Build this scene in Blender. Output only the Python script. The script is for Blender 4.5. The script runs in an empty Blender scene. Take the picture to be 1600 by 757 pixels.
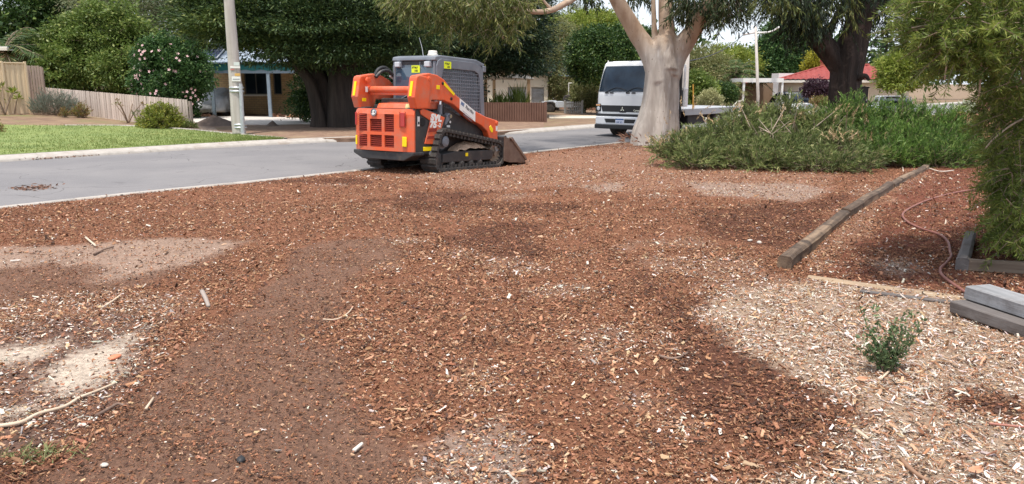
import bpy, math, random
import numpy as np
from mathutils import Vector, Matrix, Euler, noise as mnoise
R = math.radians
rng = np.random.default_rng(11)
random.seed(5)
S = bpy.context.scene
COL = S.collection

# ------------------------------------------------------------------ camera
CAM_H, FPX, CU, CV = 1.6, 1200.0, 800.0, 378.5
PITCH = math.atan(247.5 / FPX)
cam = bpy.data.cameras.new("camera")
cam.sensor_fit = 'HORIZONTAL'; cam.sensor_width = 36.0
cam.lens = 36.0 * FPX / 1600.0
cam.clip_start = 0.05; cam.clip_end = 8000
cam_o = bpy.data.objects.new("camera", cam); COL.objects.link(cam_o)
cam_o.location = (0, 0, CAM_H); cam_o.rotation_euler = (R(90) - PITCH, 0, 0)
S.camera = cam_o

# ------------------------------------------------------------------ sky, sun, exposure
SUN_EL, SUN_AZ = R(75), R(195)          # azimuth from +Y towards +X: the sun stands high behind the camera
world = bpy.data.worlds.new("World"); S.world = world; world.use_nodes = True
wn = world.node_tree; wn.nodes.clear()
w_out = wn.nodes.new('ShaderNodeOutputWorld'); w_bg = wn.nodes.new('ShaderNodeBackground')
sky = wn.nodes.new('ShaderNodeTexSky'); sky.sky_type = 'NISHITA'; sky.sun_disc = False
sky.sun_elevation = SUN_EL; sky.sun_rotation = SUN_AZ
sky.air_density = 1.0; sky.dust_density = 2.5; sky.ozone_density = 1.0
wtc = wn.nodes.new('ShaderNodeTexCoord'); wmp = wn.nodes.new('ShaderNodeMapping')
wmp.inputs['Scale'].default_value = (1.6, 1.6, 4.5)
wno = wn.nodes.new('ShaderNodeTexNoise'); wno.inputs['Scale'].default_value = 2.2; wno.inputs['Detail'].default_value = 7
wrp = wn.nodes.new('ShaderNodeValToRGB')
wrp.color_ramp.elements[0].position = 0.36; wrp.color_ramp.elements[0].color = (0.30, 0.30, 0.30, 1)
wrp.color_ramp.elements[1].position = 0.62; wrp.color_ramp.elements[1].color = (1, 1, 1, 1)
wmx = wn.nodes.new('ShaderNodeMix'); wmx.data_type = 'RGBA'
wmx.inputs['B'].default_value = (5.4, 5.8, 6.4, 1)      # thin bright cloud, in the sky texture's own units
L = wn.links.new
L(wtc.outputs['Generated'], wmp.inputs['Vector']); L(wmp.outputs['Vector'], wno.inputs['Vector'])
L(wno.outputs['Fac'], wrp.inputs['Fac']); L(wrp.outputs['Color'], wmx.inputs['Factor'])
L(sky.outputs['Color'], wmx.inputs['A']); L(wmx.outputs['Result'], w_bg.inputs['Color'])
w_bg.inputs['Strength'].default_value = 0.13
L(w_bg.outputs['Background'], w_out.inputs['Surface'])
sun = bpy.data.lights.new("sun", 'SUN'); sun.energy = 2.9; sun.angle = R(2.5); sun.color = (1.0, 0.95, 0.87)
sun_o = bpy.data.objects.new("sun", sun); COL.objects.link(sun_o)
_sd = Vector((math.sin(SUN_AZ) * math.cos(SUN_EL), math.cos(SUN_AZ) * math.cos(SUN_EL), math.sin(SUN_EL)))
sun_o.rotation_euler = (-_sd).to_track_quat('-Z', 'Y').to_euler()
S.view_settings.view_transform = 'Standard'; S.view_settings.look = 'None'
S.view_settings.exposure = 0.74; S.view_settings.gamma = 1.0
S.cycles.max_bounces = 6; S.cycles.transparent_max_bounces = 6
S.cycles.use_denoising = True

# ------------------------------------------------------------------ measuring helpers: a place on the ground, or at a known distance
def _ray(u, v):
    a = (u - CU) / FPX; b = -(v - CV) / FPX
    return a, math.cos(PITCH) + b * math.sin(PITCH), -math.sin(PITCH) + b * math.cos(PITCH)
def G(u, v, z=0.0):
    r = _ray(u, v); t = (z - CAM_H) / r[2]
    return r[0] * t, r[1] * t
def D(u, v, y):
    r = _ray(u, v); t = y / r[1]
    return Vector((r[0] * t, y, CAM_H + r[2] * t))
def X(u, y): return D(u, 150, y).x
def sst(a, b, x):
    t = np.clip((np.asarray(x, float) - a) / (b - a), 0, 1); return t * t * (3 - 2 * t)

# ------------------------------------------------------------------ tagging
def tag(o, label=None, cat=None, group=None, kind=None):
    if label: o['label'] = label
    if cat: o['category'] = cat
    if group: o['group'] = group
    if kind: o['kind'] = kind
    return o
def thing(name, label, cat, loc=(0, 0, 0), rotz=0.0, group=None):
    o = bpy.data.objects.new(name, None); COL.objects.link(o); o.empty_display_size = 0.2
    o.location = loc; o.rotation_euler = (0, 0, rotz)
    return tag(o, label, cat, group)
def link(name, me, parent=None, loc=None, rot=None):
    o = bpy.data.objects.new(name, me); COL.objects.link(o)
    if parent: o.parent = parent
    if loc is not None: o.location = loc
    if rot is not None: o.rotation_euler = rot
    return o
def copy_tree(o, parent=None):
    c = o.copy(); COL.objects.link(c)
    if parent: c.parent = parent
    for ch in list(o.children): copy_tree(ch, c)
    return c

# ------------------------------------------------------------------ mesh builders
class MB:
    def __init__(s): s.v = []; s.f = []
    def add(s, vs, fs):
        n = len(s.v); s.v += [tuple(p) for p in vs]; s.f += [tuple(i + n for i in f) for f in fs]; return s
    def box(s, x0, x1, y0, y1, z0, z1):
        return s.add([(x0,y0,z0),(x1,y0,z0),(x1,y1,z0),(x0,y1,z0),(x0,y0,z1),(x1,y0,z1),(x1,y1,z1),(x0,y1,z1)],
                     [(3,2,1,0),(4,5,6,7),(0,1,5,4),(1,2,6,5),(2,3,7,6),(3,0,4,7)])
    def prism(s, poly, a, b, axis='x'):
        """poly: 2-D outline; extruded from a to b along axis. x: (y,z)  y: (x,z)  z: (x,y)"""
        def P(p, t): return {'x': (t, p[0], p[1]), 'y': (p[0], t, p[1]), 'z': (p[0], p[1], t)}[axis]
        n = len(poly); ar = sum(poly[i][0]*poly[(i+1)%n][1]-poly[(i+1)%n][0]*poly[i][1] for i in range(n))
        if (ar < 0) != (axis == 'y'): poly = poly[::-1]
        vs = [P(p, a) for p in poly] + [P(p, b) for p in poly]
        fs = [tuple(range(n))[::-1], tuple(range(n, 2*n))] + [(i, (i+1)%n, n+(i+1)%n, n+i) for i in range(n)]
        return s.add(vs, fs)
    def tube(s, pts, rad, n=8, cap=True, smooth=0, flute=None):
        pts = [Vector(p) for p in pts]
        rad = list(rad) if hasattr(rad, '__len__') else [rad] * len(pts)
        if smooth:
            q = []; rr = []
            for i in range(len(pts) - 1):
                p0 = pts[max(i-1,0)]; p1 = pts[i]; p2 = pts[i+1]; p3 = pts[min(i+2,len(pts)-1)]
                for k in range(smooth):
                    t = k / smooth
                    q.append(0.5*((2*p1)+(p2-p0)*t+(2*p0-5*p1+4*p2-p3)*t*t+(3*p1-p0-3*p2+p3)*t**3))
                    rr.append(rad[i]*(1-t)+rad[i+1]*t)
            q.append(pts[-1]); rr.append(rad[-1]); pts, rad = q, rr
        m = len(pts); vs = []; up = None
        for i, p in enumerate(pts):
            d = (pts[min(i+1,m-1)] - pts[max(i-1,0)]).normalized()
            if up is None: up = Vector((0,1,0)) if abs(d.y) < 0.9 else Vector((1,0,0))
            x = up.cross(d).normalized(); yv = d.cross(x); up = yv
            for k in range(n):
                a = 2*math.pi*k/n; r = rad[i] * (flute(a, p, i/(m-1)) if flute else 1)
                vs.append(p + (x*math.cos(a) + yv*math.sin(a)) * r)
        fs = [(i*n+k, i*n+(k+1)%n, (i+1)*n+(k+1)%n, (i+1)*n+k) for i in range(m-1) for k in range(n)]
        if cap: fs += [tuple(range(n))[::-1], tuple((m-1)*n+k for k in range(n))]
        return s.add(vs, fs)
    def cyl(s, a, b, r, n=16, r2=None): return s.tube([a, b], [r, r if r2 is None else r2], n)
    def lathe(s, c, prof, n=20, axis='z'):
        vs = []; fs = []; m = len(prof)
        for (r, h) in prof:
            for k in range(n):
                a = 2*math.pi*k/n; p = (r*math.cos(a), r*math.sin(a), h)
                if axis == 'x': p = (h, p[0], p[1])
                if axis == 'y': p = (p[0], h, p[1])
                vs.append((c[0]+p[0], c[1]+p[1], c[2]+p[2]))
        fs = [(i*n+k, i*n+(k+1)%n, (i+1)*n+(k+1)%n, (i+1)*n+k) for i in range(m-1) for k in range(n)]
        fs += [tuple(range(n))[::-1], tuple((m-1)*n+k for k in range(n))]
        return s.add(vs, fs)
    def grid(s, fn, nu, nv, closed_u=False):
        vs = [fn(i/(nu if closed_u else nu-1), j/(nv-1)) for j in range(nv) for i in range(nu)]
        m = nu if closed_u else nu-1
        return s.add(vs, [(j*nu+i, j*nu+(i+1)%nu, (j+1)*nu+(i+1)%nu, (j+1)*nu+i) for j in range(nv-1) for i in range(m)])
    def xf(s, mat):
        s.v = [tuple(mat @ Vector(p)) for p in s.v]; return s
    def mesh(s, name, m=None):
        me = bpy.data.meshes.new(name); me.from_pydata(s.v, [], s.f)
        if m: me.materials.append(m)
        me.update(); return me
    def build(s, name, m, parent=None, bevel=0, smooth=False, solid=0, segs=2, loc=None, rot=None):
        me = s.mesh(name, m)
        o = link(name, me, parent, loc, rot)
        if smooth: me.shade_smooth()
        if solid:
            md = o.modifiers.new('solid', 'SOLIDIFY'); md.thickness = solid; md.offset = 0
        if bevel:
            md = o.modifiers.new('bevel', 'BEVEL'); md.width = bevel; md.segments = segs; md.limit_method = 'ANGLE'; md.angle_limit = R(35)
        return o
def smooth_by_angle(o, deg=40):
    me = o.data; me.shade_smooth()
    import bmesh
    bm = bmesh.new(); bm.from_mesh(me)
    for e in bm.edges:
        if len(e.link_faces) == 2 and e.calc_face_angle(0) > R(deg): e.smooth = False
    bm.to_mesh(me); bm.free()
def np_mesh(name, V, F, m=None, smooth=False):
    """V (n,3), F (k,4) or (k,3) arrays"""
    me = bpy.data.meshes.new(name); V = np.asarray(V, np.float32); F = np.asarray(F, np.int32); w = F.shape[1]
    me.vertices.add(len(V)); me.vertices.foreach_set('co', V.ravel())
    me.loops.add(F.size); me.loops.foreach_set('vertex_index', F.ravel())
    me.polygons.add(len(F)); me.polygons.foreach_set('loop_start', np.arange(0, F.size, w, dtype=np.int32))
    me.polygons.foreach_set('loop_total', np.full(len(F), w, np.int32))
    if smooth: me.polygons.foreach_set('use_smooth', np.ones(len(F), bool))
    if m: me.materials.append(m)
    me.update(); me.validate(); return me
def unit(a): return a / np.maximum(np.linalg.norm(a, axis=-1, keepdims=True), 1e-9)

def vnoise(x, y, seed=0):
    """smooth value noise in about -1..1"""
    xi = np.floor(x).astype(np.int64); yi = np.floor(y).astype(np.int64); fx = x - xi; fy = y - yi
    def h(a, b):
        n = (a * 374761393 + b * 668265263 + seed * 1442695041) & 0x7fffffff
        n = ((n ^ (n >> 13)) * 1274126177) & 0x7fffffff
        return ((n ^ (n >> 16)) & 0xffff) / 32767.5 - 1
    sx = fx*fx*(3-2*fx); sy = fy*fy*(3-2*fy)
    return (h(xi,yi)*(1-sx)+h(xi+1,yi)*sx)*(1-sy) + (h(xi,yi+1)*(1-sx)+h(xi+1,yi+1)*sx)*sy
def fbm(x, y, seed=0, o=4):
    t = 0; a = 0.55
    for k in range(o): t = t + a*vnoise(x*2**k, y*2**k, seed+k*17); a *= 0.5
    return t

# ------------------------------------------------------------------ materials
def _new(name):
    m = bpy.data.materials.new(name); m.use_nodes = True; n = m.node_tree
    n.nodes.clear(); o = n.nodes.new('ShaderNodeOutputMaterial'); b = n.nodes.new('ShaderNodeBsdfPrincipled')
    n.links.new(b.outputs[0], o.inputs[0]); return m, n, b, o
def _noise(n, vec, scale, detail=5, rough=0.6):
    t = n.nodes.new('ShaderNodeTexNoise'); t.inputs['Scale'].default_value = scale
    t.inputs['Detail'].default_value = detail; t.inputs['Roughness'].default_value = rough
    n.links.new(vec, t.inputs['Vector']); return t.outputs['Fac']
def _ramp(n, fac, a, b):
    r = n.nodes.new('ShaderNodeMapRange'); r.inputs['From Min'].default_value = a; r.inputs['From Max'].default_value = b
    n.links.new(fac, r.inputs['Value']); return r.outputs['Result']
def _mix(n, fac, A, B):
    m = n.nodes.new('ShaderNodeMix'); m.data_type = 'RGBA'
    if isinstance(fac, float): m.inputs['Factor'].default_value = fac
    else: n.links.new(fac, m.inputs['Factor'])
    for key, c in (('A', A), ('B', B)):
        if isinstance(c, (tuple, list)): m.inputs[key].default_value = (*c[:3], 1)
        else: n.links.new(c, m.inputs[key])
    return m.outputs['Result']
def mat(name, c1, c2=None, scale=4.0, stretch=(1, 1, 1), rough=0.6, bump=0.0, bscale=None, metal=0.0, spec=0.5, coat=0.0,
        dirt=None, lo=0.35, hi=0.65, bdist=0.02, detail=6, objrand=0.0):
    """two tones of one noise, optional dirt (colour, scale, from, to) and bump"""
    m, n, b, o = _new(name)
    tc = n.nodes.new('ShaderNodeTexCoord'); mp = n.nodes.new('ShaderNodeMapping'); mp.inputs['Scale'].default_value = stretch
    n.links.new(tc.outputs['Object'], mp.inputs['Vector']); vec = mp.outputs['Vector']
    c = c1
    if c2 is not None: c = _mix(n, _ramp(n, _noise(n, vec, scale, detail), lo, hi), c1, c2)
    if dirt: c = _mix(n, _ramp(n, _noise(n, tc.outputs['Object'], dirt[1], 7, 0.7), dirt[2], dirt[3]), c, dirt[0])
    if objrand:
        oi = n.nodes.new('ShaderNodeObjectInfo'); hs = n.nodes.new('ShaderNodeHueSaturation'); mr = n.nodes.new('ShaderNodeMapRange')
        mr.inputs['To Min'].default_value = 1-objrand; mr.inputs['To Max'].default_value = 1+objrand; n.links.new(oi.outputs['Random'], mr.inputs['Value'])
        n.links.new(mr.outputs['Result'], hs.inputs['Value'])
        if isinstance(c, tuple): hs.inputs['Color'].default_value = (*c, 1)
        else: n.links.new(c, hs.inputs['Color'])
        c = hs.outputs['Color']
    if isinstance(c, tuple): b.inputs['Base Color'].default_value = (*c, 1)
    else: n.links.new(c, b.inputs['Base Color'])
    b.inputs['Roughness'].default_value = rough; b.inputs['Metallic'].default_value = metal
    b.inputs['Specular IOR Level'].default_value = spec; b.inputs['Coat Weight'].default_value = coat
    if bump:
        bp = n.nodes.new('ShaderNodeBump'); bp.inputs['Strength'].default_value = bump; bp.inputs['Distance'].default_value = bdist
        n.links.new(_noise(n, vec, bscale or scale*4, 6, 0.65), bp.inputs['Height']); n.links.new(bp.outputs['Normal'], b.inputs['Normal'])
    return m
def leafmat(name, c1, c2, c3=None, trans=0.35, rough=0.5, p3=0.12, nscale=0.9, spec=0.35, tone=False):
    """leaf colours picked leaf by leaf and drifting clump by clump; light passes through"""
    m, n, b, o = _new(name)
    g = n.nodes.new('ShaderNodeNewGeometry'); tc = n.nodes.new('ShaderNodeTexCoord')
    f = g.outputs['Random Per Island']
    if tone:      # spray by spray: fresh pale tips, older dark leaves
        at = n.nodes.new('ShaderNodeAttribute'); at.attribute_name = 'tone'; ml = n.nodes.new('ShaderNodeMath'); ml.operation = 'MULTIPLY_ADD'; ml.inputs[1].default_value = .25
        n.links.new(f, ml.inputs[0]); ml2 = n.nodes.new('ShaderNodeMath'); ml2.operation = 'MULTIPLY'; ml2.inputs[1].default_value = .8; n.links.new(at.outputs['Fac'], ml2.inputs[0]); n.links.new(ml2.outputs[0], ml.inputs[2]); f = ml.outputs[0]
    c = _mix(n, f, c1, c2)
    nz = _ramp(n, _noise(n, tc.outputs['Object'], nscale, 3), 0.35, 0.68)
    c = _mix(n, nz, c, _mix(n, 0.55, c, tuple(0.55*k for k in c1)))
    if c3:
        mt = n.nodes.new('ShaderNodeMath'); mt.operation = 'GREATER_THAN'; mt.inputs[1].default_value = 1 - p3
        wn_ = n.nodes.new('ShaderNodeTexWhiteNoise'); wn_.noise_dimensions = '1D'; n.links.new(g.outputs['Random Per Island'], wn_.inputs['W'])
        n.links.new(wn_.outputs['Value'], mt.inputs[0]); c = _mix(n, mt.outputs[0], c, c3)
    n.links.new(c, b.inputs['Base Color']); b.inputs['Roughness'].default_value = rough; b.inputs['Specular IOR Level'].default_value = spec
    t = n.nodes.new('ShaderNodeBsdfTranslucent'); n.links.new(c, t.inputs['Color'])
    mx = n.nodes.new('ShaderNodeMixShader'); mx.inputs[0].default_value = trans
    n.links.new(b.outputs[0], mx.inputs[1]); n.links.new(t.outputs[0], mx.inputs[2]); n.links.new(mx.outputs[0], o.inputs[0])
    return m
def attrmat(name, attr, rough=0.9, instancer=False, bump=0.0, bscale=60, mott=0.0, mscale=30, spec=0.2):
    m, n, b, o = _new(name)
    a = n.nodes.new('ShaderNodeAttribute'); a.attribute_name = attr; a.attribute_type = 'INSTANCER' if instancer else 'GEOMETRY'
    c = a.outputs['Color']; tc = n.nodes.new('ShaderNodeTexCoord')
    if mott:
        f = _ramp(n, _noise(n, tc.outputs['Object'], mscale, 8, 0.75), 0.3, 0.7)
        hs = n.nodes.new('ShaderNodeHueSaturation'); n.links.new(c, hs.inputs['Color'])
        mr = n.nodes.new('ShaderNodeMapRange'); mr.inputs['To Min'].default_value = 1-mott; mr.inputs['To Max'].default_value = 1+mott
        n.links.new(f, mr.inputs['Value']); n.links.new(mr.outputs['Result'], hs.inputs['Value']); c = hs.outputs['Color']
    n.links.new(c, b.inputs['Base Color']); b.inputs['Roughness'].default_value = rough; b.inputs['Specular IOR Level'].default_value = spec
    if bump:
        bp = n.nodes.new('ShaderNodeBump'); bp.inputs['Strength'].default_value = bump; bp.inputs['Distance'].default_value = 0.02
        n.links.new(_noise(n, tc.outputs['Object'], bscale, 8, 0.75), bp.inputs['Height']); n.links.new(bp.outputs['Normal'], b.inputs['Normal'])
    return m
def set_col(me, name, C, domain='POINT'):
    a = me.attributes.new(name, 'FLOAT_COLOR', domain)
    C = np.asarray(C, np.float32); C4 = np.concatenate([C, np.ones((len(C), 1), np.float32)], 1); a.data.foreach_set('color', C4.ravel())

M_asphalt = mat('asphalt', (0.15,0.142,0.145), (0.205,0.195,0.197), 3.0, rough=0.9, bump=0.12, bscale=200, bdist=0.004, dirt=((0.25,0.22,0.205), 0.9, 0.55, 0.75))
def roadmat():
    m, n, b, o = _new('street_asphalt'); tc = n.nodes.new('ShaderNodeTexCoord'); v = tc.outputs['Object']
    c = _mix(n, _ramp(n, _noise(n, v, 90, 4, .7), .3, .7), (0.125,0.118,0.120), (0.225,0.213,0.215))
    c = _mix(n, _ramp(n, _noise(n, v, .45, 6, .6), .42, .62), c, _mix(n, .5, c, (0.24,0.225,0.22)))
    c = _mix(n, _ramp(n, _noise(n, v, 1.6, 7, .7), .60, .76), c, (0.10,0.094,0.094))
    wv = n.nodes.new('ShaderNodeVectorMath'); wv.operation = 'ADD'; nz = n.nodes.new('ShaderNodeTexNoise'); nz.inputs['Scale'].default_value = 1.3; n.links.new(v, nz.inputs['Vector']); n.links.new(v, wv.inputs[0]); n.links.new(nz.outputs['Color'], wv.inputs[1])
    vo = n.nodes.new('ShaderNodeTexVoronoi'); vo.feature = 'DISTANCE_TO_EDGE'; vo.inputs['Scale'].default_value = .30; n.links.new(wv.outputs[0], vo.inputs['Vector'])
    k = n.nodes.new('ShaderNodeMath'); k.operation = 'LESS_THAN'; k.inputs[1].default_value = .0020; n.links.new(vo.outputs['Distance'], k.inputs[0]); c = _mix(n, k.outputs[0], c, (0.095,0.088,0.088))
    n.links.new(c, b.inputs['Base Color']); b.inputs['Roughness'].default_value = .9; b.inputs['Specular IOR Level'].default_value = .3; return m
M_asphalt = roadmat()
M_kerb = mat('kerb_concrete', (0.34,0.305,0.27), (0.43,0.39,0.35), 6, rough=0.9, bump=0.2, bscale=60, bdist=0.01, dirt=((0.30,0.22,0.17), 2.0, 0.56, 0.78))
M_concrete = mat('driveway_concrete', (0.50,0.45,0.41), (0.60,0.55,0.50), 2, rough=0.9, bump=0.15, bscale=50)
M_orange = mat('orange_paint', (0.78,0.120,0.036), (0.72,0.105,0.030), 3, rough=0.40, coat=0.2, dirt=((0.44,0.21,0.14), 3.5, 0.44, 0.80))
M_orange_dk = mat('orange_slat', (0.30,0.028,0.012), (0.24,0.022,0.010), 6, rough=0.6)
M_black = mat('black_steel', (0.025,0.025,0.028), (0.045,0.043,0.042), 5, rough=0.5, dirt=((0.16,0.12,0.09), 4.0, 0.56, 0.80))
M_dark = mat('dark_recess', (0.012,0.012,0.013), rough=0.8)
M_rubber = mat('rubber', (0.035,0.033,0.032), (0.075,0.065,0.058), 8, rough=0.85, bump=0.3, bscale=40, dirt=((0.20,0.15,0.12), 5.0, 0.52, 0.78))
M_grey = mat('cab_grey', (0.145,0.162,0.19), (0.19,0.205,0.232), 4, rough=0.42, dirt=((0.28,0.25,0.23), 6.0, 0.60, 0.85))
M_yellow = mat('yellow_reflector', (0.95,0.70,0.0), rough=0.4)
M_lime = mat('lime_tag', (0.78,0.90,0.02), rough=0.5)
M_redlens = mat('red_lens', (0.45,0.02,0.015), rough=0.2, coat=0.5)
M_white = mat('white_paint', (0.78,0.79,0.80), (0.74,0.75,0.77), 3, rough=0.3, coat=0.5, dirt=((0.55,0.50,0.46), 3.0, 0.64, 0.9))
M_whitep = mat('white_plastic', (0.80,0.78,0.74), rough=0.5)
M_chrome = mat('chrome', (0.75,0.75,0.77), rough=0.18, metal=1.0)
M_steel = mat('galvanised_steel', (0.48,0.50,0.52), (0.60,0.62,0.64), 12, rough=0.45, metal=0.6)
M_glass = mat('dark_glass', (0.012,0.018,0.028), rough=0.05, spec=0.5)
M_glassb = mat('blue_glass', (0.06,0.105,0.155), rough=0.05, spec=0.9, coat=1.0)
M_lens = mat('lamp_lens', (0.55,0.57,0.60), rough=0.12, coat=1.0)
M_print = mat('black_print', (0.02,0.02,0.022), rough=0.6)
M_printb = mat('blue_print', (0.05,0.12,0.28), rough=0.6)
M_printg = mat('grey_print', (0.30,0.30,0.33), rough=0.6)
M_rust = mat('worn_bucket_steel', (0.16,0.10,0.075), (0.24,0.17,0.13), 5, rough=0.5, metal=0.35, dirt=((0.06,0.045,0.04), 4.0, 0.5, 0.8))
M_sandheap = mat('sand_heap', (0.38,0.25,0.17), (0.52,0.37,0.26), 9, rough=0.95, bump=0.8, bscale=40, bdist=0.03)
def text(s, size, m, parent, M4, name='lettering', off=0.0, align='LEFT', shear=0.0, sx=1.0):
    c = bpy.data.curves.new(name, 'FONT'); c.body = s; c.size = size; c.extrude = 0.0015; c.offset = off
    c.align_x = align; c.shear = shear; c.resolution_u = 3
    c.materials.append(m); o = link(name, c, parent); o.matrix_local = M4 @ Matrix.Diagonal((sx, 1, 1, 1)); return o
def frame(origin, xdir, up):
    """matrix whose x runs along the writing and y up it"""
    x = Vector(xdir).normalized(); y = Vector(up); y = (y - x*y.dot(x)).normalized(); z = x.cross(y)
    m = Matrix((x, y, z)).transposed().to_4x4(); m.translation = Vector(origin); return m

# ================================================================== GROUND, ROAD, KERBS
NK = [(-22.5,-10.0),(-6.74,9.99),(-5.7,11.31),(-4.27,12.75),(-3.04,14.28),(0.62,18.55),(2.6,20.96),(6.5,25.0),(14.0,32.0),(38.0,58.0)]
NKx = np.array([p[0] for p in NK]); NKy = np.array([p[1] for p in NK])
def nk_x(y): return np.interp(y, NKy, NKx)
RZ = -0.04
FK = [(-26.0,-10.0)] + [G(u, v, RZ) for u, v in [(0,252.7),(133,245.7),(245,237.5),(378,229.5),(450,225),(545,221.5),(640,218),(779,212),(835,208),(925,200.6)]] + [(12.5,39.5),(40.0,68.0)]
def resample(pts, step):
    P = np.array(pts, float); s = np.r_[0, np.cumsum(np.linalg.norm(np.diff(P, axis=0), axis=1))]
    t = np.linspace(0, s[-1], max(2, int(s[-1]/step)+1)); return np.stack([np.interp(t, s, P[:, k]) for k in range(P.shape[1])], 1)
def smooth_line(P, k=5):
    Q = P.copy()
    for _ in range(k): Q[1:-1] = 0.25*Q[:-2] + 0.5*Q[1:-1] + 0.25*Q[2:]
    return Q
FKr = smooth_line(resample(FK, 0.6), 8)
def normals(P):
    t = np.gradient(P[:, :2], axis=0); t /= np.linalg.norm(t, axis=1, keepdims=True); return np.stack([-t[:, 1], t[:, 0]], 1)
FKn = normals(FKr)
def zfar(x, y):
    return 0.06 + 0.42*sst(-11,-20,x)*sst(12,26,y) - 0.65*sst(28,58,y)*sst(0,14,x)
def GF(u, v):
    z = 0.06
    for _ in range(6):
        x, y = G(u, v, z); z = float(zfar(x, y))
    return Vector((x, y, z))
def zf(x, y): return float(zfar(x, y))
# base ground out to the horizon
_n = 40; _q = np.linspace(-1, 1, _n); _q = np.sign(_q)*np.abs(_q)**2.2*3500
_gx, _gy = np.meshgrid(_q, _q); _gz = np.full_like(_gx, -1.3)
_F = lambda nx, ny: np.array([(j*nx+i, j*nx+i+1, (j+1)*nx+i+1, (j+1)*nx+i) for j in range(ny-1) for i in range(nx-1)])
M_litter = mat('leaf_litter_ground', (0.16,0.095,0.060), (0.25,0.165,0.10), 1.4, rough=0.95, bump=0.5, bscale=30, dirt=((0.17,0.16,0.06), 0.5, 0.52, 0.68))
tag(link('ground', np_mesh('ground', np.stack([_gx.ravel(), _gy.ravel(), _gz.ravel()], 1), _F(_n, _n), M_litter)), kind='structure')
# the verge and front yards beyond the road, as one sheet that starts behind the far kerb
_d = np.r_[0.40, 0.6, 0.9, 1.4, 2, 3, 4, 5, 6.5, 8, 10, 12, 14, 17, 20, 24, 28, 33, 40, 50, 65, 85, 120]
VX = FKr[None, :, 0] + FKn[None, :, 0]*_d[:, None]; VY = FKr[None, :, 1] + FKn[None, :, 1]*_d[:, None]
VZ = zfar(VX, VY) - 0.03*sst(0.0,0.5,0.9-_d)[:, None]*0
tag(link('verge', np_mesh('verge', np.stack([VX.ravel(), VY.ravel(), VZ.ravel()], 1), _F(len(FKr), len(_d)), M_litter, True)), kind='structure')
# road
NKr = smooth_line(resample(NK, 0.6), 4)
_k = 160
def at_frac(P, k):
    s = np.r_[0, np.cumsum(np.linalg.norm(np.diff(P, axis=0), axis=1))]; t = np.linspace(0, s[-1], k)
    return np.stack([np.interp(t, s, P[:, i]) for i in range(2)], 1)
A_, B_ = at_frac(NKr, _k), at_frac(FKr, _k)
_w = np.linspace(0, 1, 9)
RXY = A_[None]*(1-_w[:, None, None]) + B_[None]*_w[:, None, None]
_rz = RZ + 0.05*np.sin(_w*math.pi)[:, None] + 0*RXY[..., 0]
tag(link('road', np_mesh('road', np.stack([RXY[..., 0].ravel(), RXY[..., 1].ravel(), _rz.ravel()], 1), _F(_k, 9), M_asphalt, True)), kind='structure')
def strip(name, P, prof, m, nrm=None):
    """prof: (offset to the left of the line, z) cross-section swept along P"""
    n = normals(P) if nrm is None else nrm; V = []; k = len(prof)
    for i in range(len(P)):
        for (o, z) in prof: V.append((P[i,0]+n[i,0]*o, P[i,1]+n[i,1]*o, z + (P[i,2] if P.shape[1] > 2 else 0)))
    F = [(i*k+j, i*k+j+1, (i+1)*k+j+1, (i+1)*k+j) for i in range(len(P)-1) for j in range(k-1)]
    return link(name, np_mesh(name, V, np.array(F)[:, ::-1], m))
def jointed(P, every=2.4, w=.012, dz=-.02):
    s = np.r_[0, np.cumsum(np.linalg.norm(np.diff(P, axis=0), axis=1))]; t = list(s); z = {}
    for q in np.arange(every, s[-1], every):
        for o, h in ((-w,0),(-w*.6,dz),(w*.6,dz),(w,0)): t.append(q+o); z[q+o] = h
    t = np.array(sorted(t)); return np.stack([np.interp(t, s, P[:,0]), np.interp(t, s, P[:,1]), [z.get(k, 0.0) for k in t]], 1)
def jn(P): return normals(P)
FKj = jointed(FKr); NKj = jointed(NKr)
_fs = np.r_[0, np.cumsum(np.linalg.norm(np.diff(FKr, axis=0), axis=1))]
tag(strip('far_kerb', FKj, [(-0.01,RZ-0.05),(0.0,RZ+0.035),(0.06,RZ+0.075),(0.20,0.045),(0.30,0.075),(0.44,0.078),(0.45,-0.1)], M_kerb), kind='structure')
tag(strip('near_kerb', NKj, [(0.10,RZ-0.05),(0.10,RZ+0.035),(0.08,0.012),(-0.06,0.012),(-0.07,-0.15)], M_kerb), kind='structure')

# ---- lawn
KT = FKr + FKn*0.43
LB = [(-420,184),(-200,187),(0,190),(60,190),(100,191),(200,197),(290,203),(345,208.5),(400,213.5),(436,216.5),(446,218.5)]
LBw = np.array([GF(u, v) for u, v in LB])
tipx = LBw[-1][0]
front = KT[(KT[:, 0] > LBw[0][0]-4) & (KT[:, 0] < tipx+0.05)]
_A = at_frac(front, 60); _B = at_frac(smooth_line(resample(LBw[:, :2], 0.5), 3), 60)
_w = np.linspace(0, 1, 14); LXY = _A[None]*(1-_w[:, None, None]) + _B[None]*_w[:, None, None]
LZ = zfar(LXY[..., 0], LXY[..., 1]) + 0.022
M_lawn = mat('lawn_turf', (0.145,0.195,0.05), (0.22,0.265,0.075), 0.8, rough=0.9, bump=0.8, bscale=40, dirt=((0.30,0.30,0.09), 0.6, 0.58, 0.75))
tag(link('lawn', np_mesh('lawn', np.stack([LXY[..., 0].ravel(), LXY[..., 1].ravel(), LZ.ravel()], 1), _F(60, 14), M_lawn, True)), kind='structure')
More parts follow.
